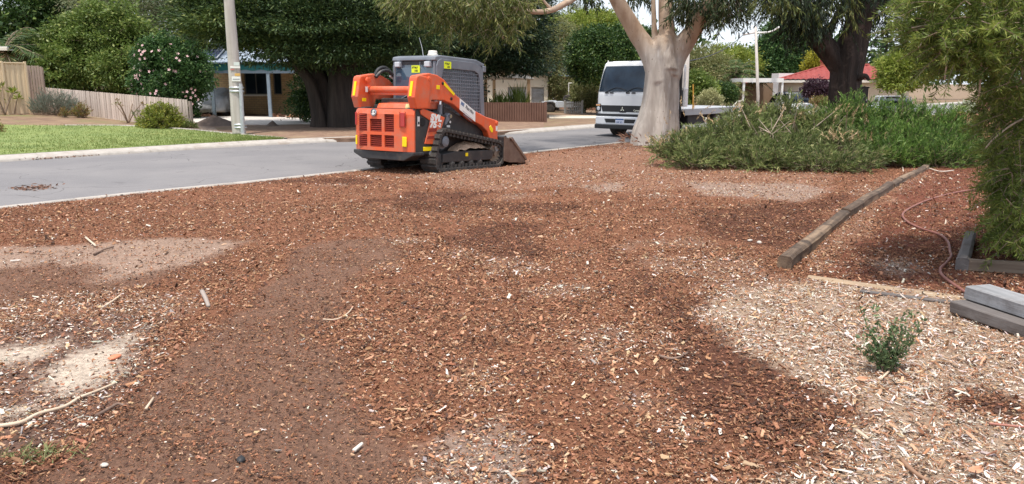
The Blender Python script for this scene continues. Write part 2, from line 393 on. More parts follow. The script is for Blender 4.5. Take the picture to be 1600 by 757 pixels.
def leaves_VF(P, Dr, Ln, Wd, curl=0.0, side=None):
    """one pointed leaf per row: base, two flanks, tip"""
    n = len(P); r = rng.normal(size=(n, 3)) if side is None else side
    Sd = unit(np.cross(Dr, r)); Nn = np.cross(Sd, Dr)
    Ln = np.broadcast_to(Ln, n)[:, None]; Wd = np.broadcast_to(Wd, n)[:, None]
    mid = P + Dr*Ln*0.45 + Nn*Ln*curl
    V = np.stack([P, mid + Sd*Wd*0.5, P + Dr*Ln, mid - Sd*Wd*0.5], 1).reshape(-1, 3)
    return V, np.arange(4*n).reshape(n, 4)
_m = 46000; _i = rng.random(_m)*58.99; _j = rng.random(_m)*12.99; ii = _i.astype(int); jj = _j.astype(int); fi = _i-ii; fj = _j-jj
bl = lambda A: (A[jj,ii]*(1-fi)+A[jj,ii+1]*fi)*(1-fj)+(A[jj+1,ii]*(1-fi)+A[jj+1,ii+1]*fi)*fj
gp = np.stack([bl(LXY[..., 0]), bl(LXY[..., 1]), bl(LZ)-0.005], 1)
gd = unit(np.stack([rng.normal(0,.45,_m), rng.normal(0,.45,_m), np.ones(_m)], 1))
V_, F_ = leaves_VF(gp, gd, rng.uniform(.03,.07,_m), .012)
M_blade = leafmat('grass_blade', (0.155,0.215,0.045), (0.25,0.305,0.08), (0.42,0.40,0.17), trans=0.3, nscale=0.5)
tag(link('lawn_grass', np_mesh('lawn_grass', V_, F_, M_blade)), 'short bright green lawn grass beside the far kerb', 'grass', kind='stuff')
_e = smooth_line(resample(LBw[4:], 0.4), 2)
tag(strip('lawn_edging', _e, [(-0.05,-0.05),(-0.05,0.045),(0.06,0.045),(0.06,-0.05)], M_kerb), 'thin pale concrete edging strip curving along the back of the lawn', 'edging')

# ---- driveway slab and the brown garden strips beyond the far kerb
def slab(name, px, dz, m, label=None):
    P = [GF(u, v) for u, v in px]; c = sum(P, Vector())/len(P)
    mb = MB(); n = len(P)
    mb.v = [tuple(p + Vector((0,0,dz))) for p in P] + [tuple(p - Vector((0,0,0.1))) for p in P]
    mb.f = [tuple(range(n))] + [(i, n+i, n+(i+1)%n, (i+1)%n) for i in range(n)]
    o = mb.build(name, m); tag(o, kind='structure'); return o
slab('driveway', [(335,195),(430,196),(470,194.5),(545,194),(545,186.5),(470,186),(420,183),(300,183),(250,185),(290,191)], 0.03, M_concrete)
def drape(name, q, m, dz, nu=24, nv=8):
    (a, b, c, d) = q; V = []
    for j in range(nv):
        for i in range(nu):
            s, t = i/(nu-1), j/(nv-1); u = (a[0]*(1-s)+b[0]*s)*(1-t)+(d[0]*(1-s)+c[0]*s)*t; v = (a[1]*(1-s)+b[1]*s)*(1-t)+(d[1]*(1-s)+c[1]*s)*t
            V.append(GF(u, v)+Vector((0,0,dz)))
    return tag(link(name, np_mesh(name, V, _F(nu, nv), m)), kind='structure')
drape('driveway', [(858,186),(1000,186),(1000,181.5),(858,181.5)], mat('sandy_drive', (0.60,0.50,0.38), (0.68,0.58,0.45), 2, rough=0.95), 0.02)
M_bed = mat('garden_bed_mulch', (0.20,0.135,0.10), (0.33,0.25,0.19), 7, rough=0.95, bump=0.7, bscale=30, detail=10)
slab('garden_bed', [(-420,184),(-200,187),(0,190),(60,190),(100,191),(200,197),(290,203),(345,208.5),(335,200),(300,196),(200,187),(120,178),(40,175),(-200,172),(-420,171)], 0.012, M_bed)
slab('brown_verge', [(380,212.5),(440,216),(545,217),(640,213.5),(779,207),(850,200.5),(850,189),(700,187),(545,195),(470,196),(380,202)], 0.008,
     mat('brown_mulch_verge', (0.17,0.10,0.065), (0.27,0.17,0.115), 5, rough=0.95, bump=0.6, bscale=30, dirt=((0.30,0.22,0.13), 1.2, 0.52, 0.7)))  # brown verge mulch mottled with paler litter

# ---- the mulched foreground: colours by what lies there
def zpoly(px): return np.array([G(u, v) for u, v in px])
ZONES = [
 (8, zpoly([(640,285),(760,262),(850,240),(985,222),(1060,230),(1100,262),(1310,276),(1300,300),(1180,312),(1060,300),(960,300),(860,292),(760,300)])),
 (7, zpoly([(1060,330),(1180,318),(1340,305),(1290,345),(1225,395),(1120,375)])),
 (7, zpoly([(1040,565),(1130,545),(1310,635),(1380,655),(1320,700),(1200,700),(1080,640)])),
 (7, zpoly([(1030,470),(1095,462),(1150,535),(1240,580),(1320,630),(1280,655),(1150,595),(1050,540)])),
 (7, zpoly([(975,430),(1010,425),(1020,462),(985,468)])),
 (1, zpoly([(470,385),(600,370),(640,395),(560,430),(500,520),(560,600),(640,690),(700,757),(700,900),(-300,900),(20,757),(190,650),(280,560),(380,480)])),
 (9, zpoly([(660,690),(760,660),(840,700),(830,757),(820,900),(690,900)])),
 (9, zpoly([(1080,285),(1215,285),(1300,300),(1240,312),(1090,305)])),
 (9, zpoly([(890,290),(960,286),(990,296),(930,303)])),
 (1, zpoly([(-400,395),(0,385),(250,372),(395,376),(340,405),(250,440),(120,480),(-400,560)])),
 (4, zpoly([(-300,388),(0,384),(130,380),(240,370),(300,372),(350,380),(380,376),(360,390),(290,410),(235,432),(150,446),(135,436),(190,422),(110,408),(0,420),(-300,430)])),
 (6, zpoly([(60,470),(200,455),(300,462),(320,480),(220,510),(100,530),(-200,545),(-200,500)])),
 (10, zpoly([(-300,555),(-30,530),(60,500),(200,490),(260,520),(240,580),(180,640),(90,690),(-200,757)])),
 (5, zpoly([(-200,580),(-40,545),(40,530),(85,522),(100,532),(60,555),(-40,576),(-200,620)])),
 (5, zpoly([(66,582),(110,556),(140,545),(185,538),(200,522),(226,514),(238,520),(214,548),(190,575),(120,612),(95,616),(85,604)])),
 (5, zpoly([(-200,690),(-40,650),(60,625),(80,632),(0,655),(-200,720)])),
 (6, zpoly([(820,455),(900,440),(920,452),(850,470)])), (6, zpoly([(880,520),(960,505),(1000,535),(930,570),(890,560)])),
 (6, zpoly([(930,600),(1000,610),(1060,640),(1000,650)])), (6, zpoly([(1020,650),(1120,660),(1100,680),(1030,675)])),
 (6, zpoly([(720,560),(780,560),(800,600),(730,620)])), (6, zpoly([(1000,400),(1130,410),(1120,440),(1010,430)])),
 (6, zpoly([(1150,400),(1210,425),(1290,440),(1180,460),(1110,480),(1080,450)])),
 (2, zpoly([(1090,478),(1160,452),(1262,434),(1420,455),(1610,480),(1900,520),(1900,900),(1080,900),(1130,757),(1270,735),(1350,700),(1320,692),(1390,655),(1310,622),(1225,575),(1135,535)])),
 (3, zpoly([(1262,432),(1330,385),(1450,268),(1530,260),(1700,262),(2000,330),(2000,520),(1610,476),(1420,450)])),
 (7, zpoly([(1490,622),(1560,612),(1640,630),(1640,655),(1530,650)])), (9, zpoly([(1360,405),(1420,400),(1425,420),(1370,425)])), (8, zpoly([(1240,400),(1330,330),(1440,268),(1460,272),(1370,335),(1275,425)])),
]
def inside(P, x, y):
    c = np.zeros(x.shape, bool); n = len(P); j = n-1
    for i in range(n):
        xi, yi = P[i]; xj, yj = P[j]
        with np.errstate(divide='ignore', invalid='ignore'):
            c ^= ((yi > y) != (yj > y)) & (x < (xj-xi)*(y-yi)/(yj-yi+1e-12)+xi)
        j = i
    return c
def zone(x, y):
    a = 0.05 + 0.014*y
    wx = x + a*1.3*fbm(x*1.7, y*1.7, 3); wy = y + a*1.6*fbm(x*1.7, y*1.7, 9)
    z = np.zeros(x.shape, int)
    for k, P in ZONES: z[inside(P, wx, wy)] = k
    z[(z == 0) & (fbm(x*0.9, y*0.9, 77) > 0.42)] = 6
    z[(z == 0) & (fbm(x*0.7+9, y*0.7, 55) > 0.45)] = 7
    return z
def znear(x, y):
    e = sst(0.0, 0.8, x - nk_x(y))
    b = 0.022*fbm(x*1.1, y*1.1, 21) + 0.010*fbm(x*4.5, y*4.5, 31, 3)
    b = b + 0.03*sst(0.8, 0.0, np.abs((x-2.1) - (y-6.6)*0.70))*sst(6.2,7.2,y)*sst(15.5,14,y)
    return e*b - 0.075*np.exp(-((x-0.1)**2 + (y-16.0)**2)/1.6)
def zn(x, y): return float(znear(np.array([x]), np.array([y]))[0])
#            default            soil              pale bed          red               tan soil          sand              pale streak       wet dark          far tan           dusty             mixed litter
GC = np.array([(.21,.092,.052),(.180,.100,.068),(.35,.25,.18),(.17,.060,.038),(.31,.21,.158),(.51,.415,.33),(.22,.12,.08),(.118,.050,.031),(.25,.13,.085),(.29,.20,.155),(.17,.10,.075)])
ys = np.r_[np.linspace(-10, 1.8, 8), np.geomspace(2.0, 26, 330), np.linspace(28, 60, 14)]
ss = np.linspace(0, 1, 300)
GX = np.zeros((len(ys), len(ss))); GYm = np.repeat(ys[:, None], len(ss), 1)
for j, y in enumerate(ys):
    x0 = nk_x(y) + 0.0; lft = max(x0, -0.72*abs(y)-2.6) if 1.9 < y < 9 else x0; rgt = 0.72*max(y, 2)+2.6
    q = np.r_[np.linspace(x0, lft, 12)[:-1] if lft > x0 + .1 else np.linspace(x0, x0+.2, 12)[:-1], np.linspace(max(lft, x0+.2) if lft <= x0+.1 else lft, rgt, 269), np.linspace(rgt, rgt+45, 21)[1:]]
    GX[j] = q
GZ = znear(GX, GYm) - 0.006
cols = np.zeros((GX.size, 3)); fx, fy = GX.ravel(), GYm.ravel()
for _ in range(4): cols += GC[zone(fx+rng.normal(0,.05,fx.size), fy+rng.normal(0,.07,fx.size))]/4
_fine = fbm(fx*9, fy*9, 91, 3)[:, None]; cols *= 1 + 0.16*_fine
M_mulchground = attrmat('mulch_soil', 'col', rough=0.95, bump=0.9, bscale=55, mott=0.5, mscale=38, spec=0.15)
me = np_mesh('mulch_ground', np.stack([fx, fy, GZ.ravel()], 1), _F(len(ss), len(ys)), M_mulchground, True); set_col(me, 'col', cols)
tag(link('mulch_ground', me), kind='structure')

# ---- loose chips, one object
PAL = np.array([(.075,.040,.028),(.216,.095,.052),(.345,.172,.096),(.45,.285,.175),(.64,.555,.475),(.37,.325,.29)])
PROB = np.array([(.21,.36,.29,.115,.019,.006),(.28,.42,.21,.07,.010,.010),(.08,.09,.19,.26,.32,.06),(.22,.52,.18,.04,.02,.02),(.18,.25,.32,.15,.07,.03),(.08,.12,.30,.25,.22,.03),
                 (.12,.24,.26,.21,.14,.03),(.34,.44,.17,.042,.006,.002),(.12,.26,.32,.21,.07,.02),(.15,.2,.25,.2,.12,.08),(.22,.26,.20,.13,.13,.06)])
DENS = np.array([1,.95,1.0,1,.22,.10,1.0,1,1,.65,.7])
pts = []
for (y0, y1, rho) in [(2.3,3.6,13000),(3.6,5.2,11500),(5.2,7.5,8500),(7.5,10.5,5200),(10.5,14.5,2700),(14.5,23.5,950)]:
    xm = 0.70*y1 + 1.9; n = int((y1-y0)*2*xm*rho)
    x = rng.uniform(-xm, xm, n); y = rng.uniform(y0, y1, n); k = (np.abs(x) < 0.70*y+1.8) & (x > nk_x(y)+0.06 - 0.25*(rng.random(n) < .03))
    x, y = x[k], y[k]; z = zone(x+rng.normal(0,.05,x.size), y+rng.normal(0,.07,x.size))
    clump = 0.62 + 0.55*fbm(x*3.1, y*3.1, 5)
    k = rng.random(x.size) < DENS[z]*np.clip(clump, .25, 1.1); pts.append(np.stack([x[k], y[k], z[k]], 1))
pts = np.concatenate(pts); cx, cy, cz_ = pts[:, 0], pts[:, 1], pts[:, 2].astype(int); n = len(pts)
r = rng.random(n); cum = np.cumsum(PROB, 1)[cz_]; pick = (r[:, None] > cum).sum(1).clip(0, 5)
ccol = PAL[pick]*rng.uniform(.72,1.3,(n,1))*rng.uniform(.93,1.07,(n,3))
ln = np.exp(rng.normal(math.log(.0104), .58, n)).clip(.005,.075)*np.where(cz_ == 1, .62, 1)*(0.86+0.016*cy)
wd = ln*rng.uniform(.13,.55,n); wd = np.minimum(wd, .016*(0.9+.03*cy)); ln = np.where(cz_ == 2, ln*1.35, ln); wd = np.where(cz_ == 2, wd*.72, wd); th = np.minimum(wd*.5, rng.uniform(.0015,.0045,n))
tilt = np.where(rng.random(n) < .22, rng.normal(0,.6,n), rng.normal(0,.24,n))
cz = znear(cx, cy) + rng.uniform(-.004,.010,n) + np.abs(np.sin(tilt))*ln*.35
me = np_mesh('mulch_chips', np.stack([cx, cy, cz], 1), np.zeros((0, 4), np.int32))
set_col(me, 'chip', ccol)
for nm, A in (('rot', np.stack([rng.normal(0,.35,n), tilt, rng.uniform(0,2*math.pi,n)], 1)), ('scl', np.stack([ln, wd, th], 1))):
    a = me.attributes.new(nm, 'FLOAT_VECTOR', 'POINT'); a.data.foreach_set('vector', A.astype(np.float32).ravel())
chips = tag(link('mulch_chips', me), 'loose bark and wood chips strewn over the whole foreground', 'mulch', kind='stuff')
M_chip = attrmat('wood_chip', 'chip', rough=0.85, instancer=True, spec=0.25)
ng = bpy.data.node_groups.new('chip_scatter', 'GeometryNodeTree')
ng.interface.new_socket('Geometry', in_out='INPUT', socket_type='NodeSocketGeometry'); ng.interface.new_socket('Geometry', in_out='OUTPUT', socket_type='NodeSocketGeometry')
N = ng.nodes.new; K = ng.links.new; gi = N('NodeGroupInput'); go = N('NodeGroupOutput'); g2i = N('GeometryNodeGeometryToInstance')
for q in range(6):
    cb = N('GeometryNodeMeshCube'); cb.inputs['Size'].default_value = (1,1,1); cb.inputs['Vertices X'].default_value = 4
    pos = N('GeometryNodeInputPosition'); ad = N('ShaderNodeVectorMath'); ad.operation = 'ADD'; ad.inputs[1].default_value = (3.7*q+.3, 1.9*q, 2.3*q)
    nz = N('ShaderNodeTexNoise'); nz.inputs['Scale'].default_value = 1.6; sb = N('ShaderNodeVectorMath'); sb.operation = 'SUBTRACT'; sb.inputs[1].default_value = (.5,.5,.5)
    ml = N('ShaderNodeVectorMath'); ml.operation = 'MULTIPLY'; ml.inputs[1].default_value = (1.3,1.8,3.4)
    sp = N('GeometryNodeSetPosition'); sm = N('GeometryNodeSetMaterial'); sm.inputs['Material'].default_value = M_chip
    K(pos.outputs[0], ad.inputs[0]); K(ad.outputs[0], nz.inputs['Vector']); K(nz.outputs['Color'], sb.inputs[0]); K(sb.outputs[0], ml.inputs[0])
    K(cb.outputs['Mesh'], sp.inputs['Geometry']); K(ml.outputs[0], sp.inputs['Offset']); K(sp.outputs[0], sm.inputs['Geometry']); K(sm.outputs[0], g2i.inputs[0])
iop = N('GeometryNodeInstanceOnPoints'); iop.inputs['Pick Instance'].default_value = True
def named(t, nm): a = N('GeometryNodeInputNamedAttribute'); a.data_type = t; a.inputs['Name'].default_value = nm; return a.outputs['Attribute']
K(gi.outputs[0], iop.inputs['Points']); K(g2i.outputs[0], iop.inputs['Instance']); K(named('FLOAT_VECTOR','rot'), iop.inputs['Rotation']); K(named('FLOAT_VECTOR','scl'), iop.inputs['Scale'])
ri = N('FunctionNodeRandomValue'); ri.data_type = 'INT'; ri.inputs[4].default_value = 0; ri.inputs[5].default_value = 5
K(ri.outputs[2], iop.inputs['Instance Index']); K(iop.outputs[0], go.inputs[0])
md = chips.modifiers.new('scatter', 'NODES'); md.node_group = ng
print('chips', n)

# ================================================================== HOUSES AND FENCES
M_cream = mat('cream_wall', (0.62,0.50,0.36), (0.68,0.56,0.42), 1.5, rough=0.85, bump=0.1, bscale=60)
M_creamclad = mat('cream_cladding', (0.76,0.68,0.55), (0.80,0.73,0.60), 2, rough=0.7)
M_trim = mat('cream_trim', (0.74,0.68,0.58), rough=0.6)
M_redtile = mat('red_roof_tile', (0.20,0.026,0.021), (0.30,0.052,0.040), 4, rough=0.75, bump=0.2, bscale=30, dirt=((0.16,0.035,0.03), 1.0, 0.55, 0.8))
M_brickred = mat('red_brick', (0.36,0.11,0.06), (0.46,0.16,0.09), 6, rough=0.9, bump=0.2)
M_whitew = mat('white_timber', (0.78,0.77,0.74), rough=0.6)
M_bluegrey = mat('blue_grey_paint', (0.20,0.26,0.32), (0.24,0.30,0.36), 5, rough=0.55)
M_teal = mat('teal_shadecloth', (0.02,0.13,0.13), (0.03,0.17,0.165), 10, rough=0.9)
M_tinroof = mat('grey_tin_roof', (0.30,0.35,0.42), rough=0.5, metal=0.2)
M_panelcream = mat('tan_fence_panel', (0.64,0.49,0.32), (0.70,0.55,0.37), 1.2, rough=0.7, stretch=(1,1,.3))
M_paling = mat('weathered_paling', (0.54,0.43,0.365), (0.68,0.57,0.49), 5, stretch=(1,1,.15), rough=0.9, bump=0.3, bscale=40, dirt=((0.30,0.22,0.18), 3, 0.55, 0.8), objrand=.16)
M_board = mat('weathered_board', (0.36,0.26,0.20), (0.48,0.37,0.30), 5, stretch=(1,1,.12), rough=0.9, bump=0.3, bscale=40)
M_brownmetal = mat('brown_fence_steel', (0.15,0.075,0.052), (0.19,0.10,0.07), 2, rough=0.6, dirt=((0.24,0.16,0.12), 3, 0.6, 0.85))
M_door = mat('grey_roller_door', (0.36,0.37,0.38), (0.42,0.43,0.44), 3, rough=0.5)
def brickmat(name, c1, c2, mortar, w=0.24, h=0.086):
    m, n, b, o = _new(name); tc = n.nodes.new('ShaderNodeTexCoord'); sp = n.nodes.new('ShaderNodeSeparateXYZ'); cb = n.nodes.new('ShaderNodeCombineXYZ')
    n.links.new(tc.outputs['Object'], sp.inputs[0]); n.links.new(sp.outputs['X'], cb.inputs['X']); n.links.new(sp.outputs['Z'], cb.inputs['Y'])
    t = n.nodes.new('ShaderNodeTexBrick'); t.inputs['Scale'].default_value = 1; t.inputs['Brick Width'].default_value = w; t.inputs['Row Height'].default_value = h
    t.inputs['Mortar Size'].default_value = 0.008; t.inputs['Color1'].default_value = (*c1,1); t.inputs['Color2'].default_value = (*c2,1); t.inputs['Mortar'].default_value = (*mortar,1)
    n.links.new(cb.outputs[0], t.inputs['Vector']); n.links.new(t.outputs['Color'], b.inputs['Base Color']); b.inputs['Roughness'].default_value = 0.9
    bp = n.nodes.new('ShaderNodeBump'); bp.inputs['Strength'].default_value = 0.6; bp.inputs['Distance'].default_value = 0.012; bp.invert = True
    n.links.new(t.outputs['Fac'], bp.inputs['Height']); n.links.new(bp.outputs['Normal'], b.inputs['Normal']); return m
M_brickcream = brickmat('cream_brick', (0.50,0.33,0.17), (0.42,0.27,0.13), (0.24,0.17,0.11), h=0.11)
M_brickbrown = brickmat('brown_brick', (0.36,0.17,0.10), (0.30,0.13,0.08), (0.30,0.22,0.17))
def window(parent, x0, x1, y, z0, z1, mframe, panes=2, depth=0.06, fr=0.05):
    """an opening set in a wall facing -y: frame part with pane sub-parts"""
    mb = MB(); mb.box(x0,x1,y-.03,y+depth,z1-fr,z1); mb.box(x0,x1,y-.035,y+depth,z0,z0+fr)
    w = (x1-x0)/panes
    for k in range(panes+1):
        xc = x0 + k*w; a = max(x0, xc-fr/2) if 0 < k < panes else (x0 if k == 0 else x1-fr)
        mb.box(a, a+fr, y-.028, y+depth, z0+fr, z1-fr)
    f = mb.build('window', mframe, parent)
    for k in range(panes): MB().box(x0+k*w+.02, x0+(k+1)*w-.02, y+.0, y+.02, z0+.03, z1-.03).build('pane', M_glass, f)
    return f
def wall_holes(mb, x0, x1, y0, y1, z0, z1, holes):
    xs = sorted({x0, x1, *[h[0] for h in holes], *[h[1] for h in holes]}); zs = sorted({z0, z1, *[h[2] for h in holes], *[h[3] for h in holes]})
    idx = {}
    def vid(x, y, z):
        k = (round(x,4), round(y,4), round(z,4))
        if k not in idx: idx[k] = len(mb.v); mb.v.append(k)
        return idx[k]
    def solid(i, j):
        if i < 0 or j < 0 or i >= len(xs)-1 or j >= len(zs)-1: return False
        cx_, cz2 = (xs[i]+xs[i+1])/2, (zs[j]+zs[j+1])/2
        return not any(h[0] < cx_ < h[1] and h[2] < cz2 < h[3] for h in holes)
    for i in range(len(xs)-1):
        for j in range(len(zs)-1):
            if not solid(i, j): continue
            a, b, c, d = xs[i], xs[i+1], zs[j], zs[j+1]
            mb.f.append((vid(a,y0,c), vid(b,y0,c), vid(b,y0,d), vid(a,y0,d))); mb.f.append((vid(a,y1,d), vid(b,y1,d), vid(b,y1,c), vid(a,y1,c)))
            if not solid(i-1, j): mb.f.append((vid(a,y0,d), vid(a,y1,d), vid(a,y1,c), vid(a,y0,c)))
            if not solid(i+1, j): mb.f.append((vid(b,y0,c), vid(b,y1,c), vid(b,y1,d), vid(b,y0,d)))
            if not solid(i, j-1): mb.f.append((vid(a,y0,c), vid(a,y1,c), vid(b,y1,c), vid(b,y0,c)))
            if not solid(i, j+1): mb.f.append((vid(a,y0,d), vid(b,y0,d), vid(b,y1,d), vid(a,y1,d)))
    return mb

# ---- house with the blue-grey carport, behind the utility pole
o = Vector((X(318,35.3), 35.3, 0.05))
h = thing('carport_house', 'cream brick house with blue grey carport posts and teal shade cloth', 'house', o)
def lx(u, y): return X(u, y) - o.x
y2 = 3.6
wx0, wx1 = lx(300, 38.9), lx(462, 38.9)
wa, wb, wc, wd2 = lx(383, 38.9), lx(418, 38.9), lx(428,38.9), lx(441,38.9)
wall_holes(MB(), wx0, wx1, y2, y2+.25, 0, 2.5, [(wa, wb, 1.02, 2.15), (wc, wd2, 1.02, 2.15)]).build('wall', M_brickcream, h)
window(h, wa, wb, y2+.1, 1.02, 2.15, mat('dark_window_frame', (0.10,0.09,0.08)), 2)
window(h, wc, wd2, y2+.1, 1.02, 2.15, bpy.data.materials['dark_window_frame'], 1)
MB().box(wa-.05, wb+.05, y2-.05, y2+.09, .94, 1.02).build('window_sill', M_trim, h)
MB().box(wx1-.22, wx1, y2+.26, y2+8, 0, 2.5).build('wall', M_brickcream, h); MB().box(wx0, wx0+.2, y2+.26, y2+8, 0, 2.5).build('wall', M_brickcream, h)
for uu in (333, 421): MB().box(lx(uu,35.3)-.07, lx(uu,35.3)+.07, -.07, .07, 0, 2.0).build('carport_post', M_bluegrey, h, bevel=.01)
bx0, bx1 = lx(312,35.3), lx(462,35.3)
MB().box(bx0, bx1, -.06, .06, 2.001, 2.21).build('carport_beam', M_bluegrey, h, bevel=.01)
def cloth(s_, t): return (bx0+(bx1-bx0)*s_, -.075-.03*math.sin(s_*26)*(t), 2.16+.26*t-.05*math.sin(s_*19)**2*(1-t))
MB().grid(cloth, 60, 4).build('shade_cloth', M_teal, h, solid=.01)
mb = MB()
for k in range(36):
    a = bx0-.2+(bx1-bx0+.4)*k/36; w_ = (bx1-bx0+.4)/36
    mb.box(a, a+w_*.5, -.2, 3.9, 2.44, 2.47); mb.box(a+w_*.5, a+w_, -.2, 3.9, 2.465, 2.495)
mb.build('carport_roof', M_bluegrey, h)
mb = MB(); xl, xr = wx0-.5, wx1+.5
mb.add([(xl,3.0,2.55),(xr,3.0,2.55),(xr,12.0,2.55),(xl,12.0,2.55),(xl+3,7.4,4.4),(xr-3,7.4,4.4)], [(0,1,5,4),(1,2,5),(2,3,4,5),(3,0,4),(3,2,1,0)])
mb.build('roof', M_tinroof, h)
sp_ = thing('solar_panel', 'dark blue solar panel on the tin roof beside the utility pole', 'solar panel', o + Vector((lx(333,39.6), 4.1, 3.13)))
sp_.rotation_euler = (R(22.8), 0, 0)
MB().box(-.9,.75,-.95,.95,0,.035).build('frame', M_steel, sp_)
for i in range(6):
    for j in range(4): MB().box(-.87+i*.265,-.87+i*.265+.25,-.92+j*.46,-.92+j*.46+.44,.036,.04).build('solar_cell', mat('solar_cell', (0.01,0.02,0.07), rough=0.15) if 'solar_cell' not in bpy.data.materials else bpy.data.materials['solar_cell'], sp_)

# ---- far-left house: only its eave corner shows
ec = D(14, 74, 33.0)
h = thing('cream_house', 'cream house whose white eave corner shows behind the tan fence', 'house', (ec.x, 33.0, .45))
MB().box(-9,-.5,.4,2.2,0,ec.z-.62).build('wall', M_cream, h)
MB().box(-9.2,0,-.14,0,ec.z-.60,ec.z-.44).build('gutter', M_trim, h, bevel=.02); MB().box(-9.2,-.02,.001,.5,ec.z-.58,ec.z-.53).build('eave', M_whitew, h)
MB().add([(-9.2,-.1,ec.z-.44),(0,-.1,ec.z-.44),(-.3,2.2,ec.z-.36),(-9.2,2.2,ec.z-.36)], [(0,1,2,3)]).build('roof', M_tinroof, h, solid=.02)

# ---- fences on the left
def panel_fence():
    x1, x0 = X(45, 30.0), X(-150, 27.0); b = 0.42
    t = thing('panel_fence', 'smooth tan sheet panel fence with capping at the far left', 'fence', (x0, 27.0, b), math.atan2(3.0, x1-x0))
    Ln = math.hypot(x1-x0, 3.0); k = 5; w = Ln/k
    for i in range(k):
        mb = MB(); P = []
        for q in range(8): P += [(i*w+.02+(w-.04)*(q/8), .0 if q % 2 else .018), (i*w+.02+(w-.04)*((q+.9)/8), .0 if q % 2 else .018)]
        mb.v = [(p[0], p[1], .06) for p in P] + [(p[0], p[1], 1.92) for p in P]; m = len(P)
        mb.f = [(j, j+1, m+j+1, m+j) for j in range(m-1)]
        mb.build('panel', M_panelcream, t, solid=.006)
    MB().box(0, Ln, -.03, .05, 1.921, 1.97).build('capping', M_panelcream, t, bevel=.008); MB().box(0, Ln, -.025, .045, 0, .055).build('bottom_rail', mat('brown_rail', (0.30,0.19,0.12)), t)
    for i in range(k+1): MB().box(i*w-.035, i*w+.035, -.045, .06, 0, 2.0).build('post', M_panelcream, t, bevel=.006)
panel_fence()
def boards(name, label, a, b, n, h0, h1, m, curve=False, group=None, postn=6):
    a, b = Vector(a), Vector(b); d = b-a; Ln = math.hypot(d.x, d.y); t = thing(name, label, 'fence', a, math.atan2(d.y, d.x)); w = Ln/n
    meshes = []
    for q in range(6):
        mb = MB(); e = .006*rng.normal(); mb.prism([(0,0),(w*.86,0),(w*.86,1+e*.6),(w*.72,1.012+e),(w*.15,1.012),(0,1+.4*e)], 0, .02, 'y'); meshes.append(mb.mesh('paling', m))
    for i in range(n):
        f = i/n; hh = h0*(1-f)+h1*f
        if curve and f > .72: hh *= 1 - .10*((f-.72)/.28)**2.2
        p = link('paling', meshes[rng.integers(6)], t, (i*w, rng.normal(0,.004), d.z*f-.02), (rng.normal(0,.006), 0, rng.normal(0,.006))); p.scale = (1, 1, hh)
    for z in (.25, .75): 
        mb = MB(); hm = (h0+h1)/2
        mb.add([(0,.022,z*h0),(Ln,.022,d.z+z*h1),(Ln,.06,d.z+z*h1),(0,.06,z*h0),(0,.022,z*h0+.07),(Ln,.022,d.z+z*h1+.07),(Ln,.06,d.z+z*h1+.07),(0,.06,z*h0+.07)], [(3,2,1,0),(4,5,6,7),(0,1,5,4),(1,2,6,5),(2,3,7,6),(3,0,4,7)]).build('rail', m, t)
    for i in range(postn): 
        f = i/(postn-1); MB().box(f*Ln-.045,f*Ln+.045,.061,.15,d.z*f-.1,d.z*f+(h0*(1-f)+h1*f)-.06).build('post', m, t)
    return t
def FB(u, y): x = X(u, y); return (x, y, zf(x, y))
boards('board_fence', 'tall weathered timber board fence end with a rounded top corner', FB(45,31.2), FB(71,31.6), 6, 1.83, 1.83, M_board, curve=True, postn=2)
boards('picket_fence', 'low weathered paling fence behind the lawn garden bed', FB(70,32.2), FB(292,27.4), 62, .98, .99, M_paling, postn=7)

# ---- brown ribbed steel fence, garage, brick house
def ribbed_fence():
    a, b = Vector((X(655,32.6), 32.6, .05)), Vector((X(851,31.6), 31.6, .04)); d = b-a; Ln = math.hypot(d.x,d.y)
    t = thing('ribbed_fence', 'low brown ribbed steel fence along the garage yard', 'fence', a, math.atan2(d.y,d.x)); k = 52; w = Ln/k
    for i in range(k):
        e = rng.normal(0,.004)
        MB().prism([(i*w,0),(i*w+w*.62,0),(i*w+w*.70,.045),(i*w+w*.93,.045),(i*w+w*.998,.0),(i*w+w*.998,.012),(i*w+w*.94,.057),(i*w+w*.69,.057),(i*w+w*.61,.012),(i*w,.012)], 0, .80+e, 'z').build('rib_panel', M_brownmetal, t)
    MB().box(Ln-.02, Ln+.09, -.02, .08, 0, .83).build('post', M_brownmetal, t); MB().box(0, Ln-.03, .06, .10, .3, .36).build('rail', M_brownmetal, t)
ribbed_fence()
go_ = Vector((X(748,46.0), 46.0, -.12))
g = thing('garage', 'cream clad garage with grey roller doors behind the brown fence', 'garage', go_)
gx = lambda u: X(u,46.0)-go_.x
x0, x1 = gx(748), gx(856); d0, d1, e0, e1 = gx(793), gx(823), gx(830), gx(850)
wall_holes(MB(), x0, x1, 0, .12, 0, 2.42, [(d0,d1,0,1.52),(e0,e1,0,1.52)]).build('wall', M_creamclad, g)
mb = MB()
for k in range(46): 
    a = x0+(x1-x0)*k/46
    mb.box(a, a+.035, -.03, -.001, 1.53, 2.42)
mb.build('cladding_rib', M_creamclad, g)
for (a, b) in ((d0,d1),(e0,e1)):
    mb = MB()
    for k in range(19): mb.prism([(.06,k*.08),(.085,k*.08+.01),(.085,k*.08+.07),(.06,k*.08+.078),(.11,k*.08+.078),(.11,k*.08)], a+.01, b-.01, 'x')
    mb.build('roller_door', M_door, g)
MB().box(x1-.12,x1,.121,9,0,2.42).build('wall', M_creamclad, g); MB().box(x0,x0+.12,.121,9,0,2.42).build('wall', M_creamclad, g)
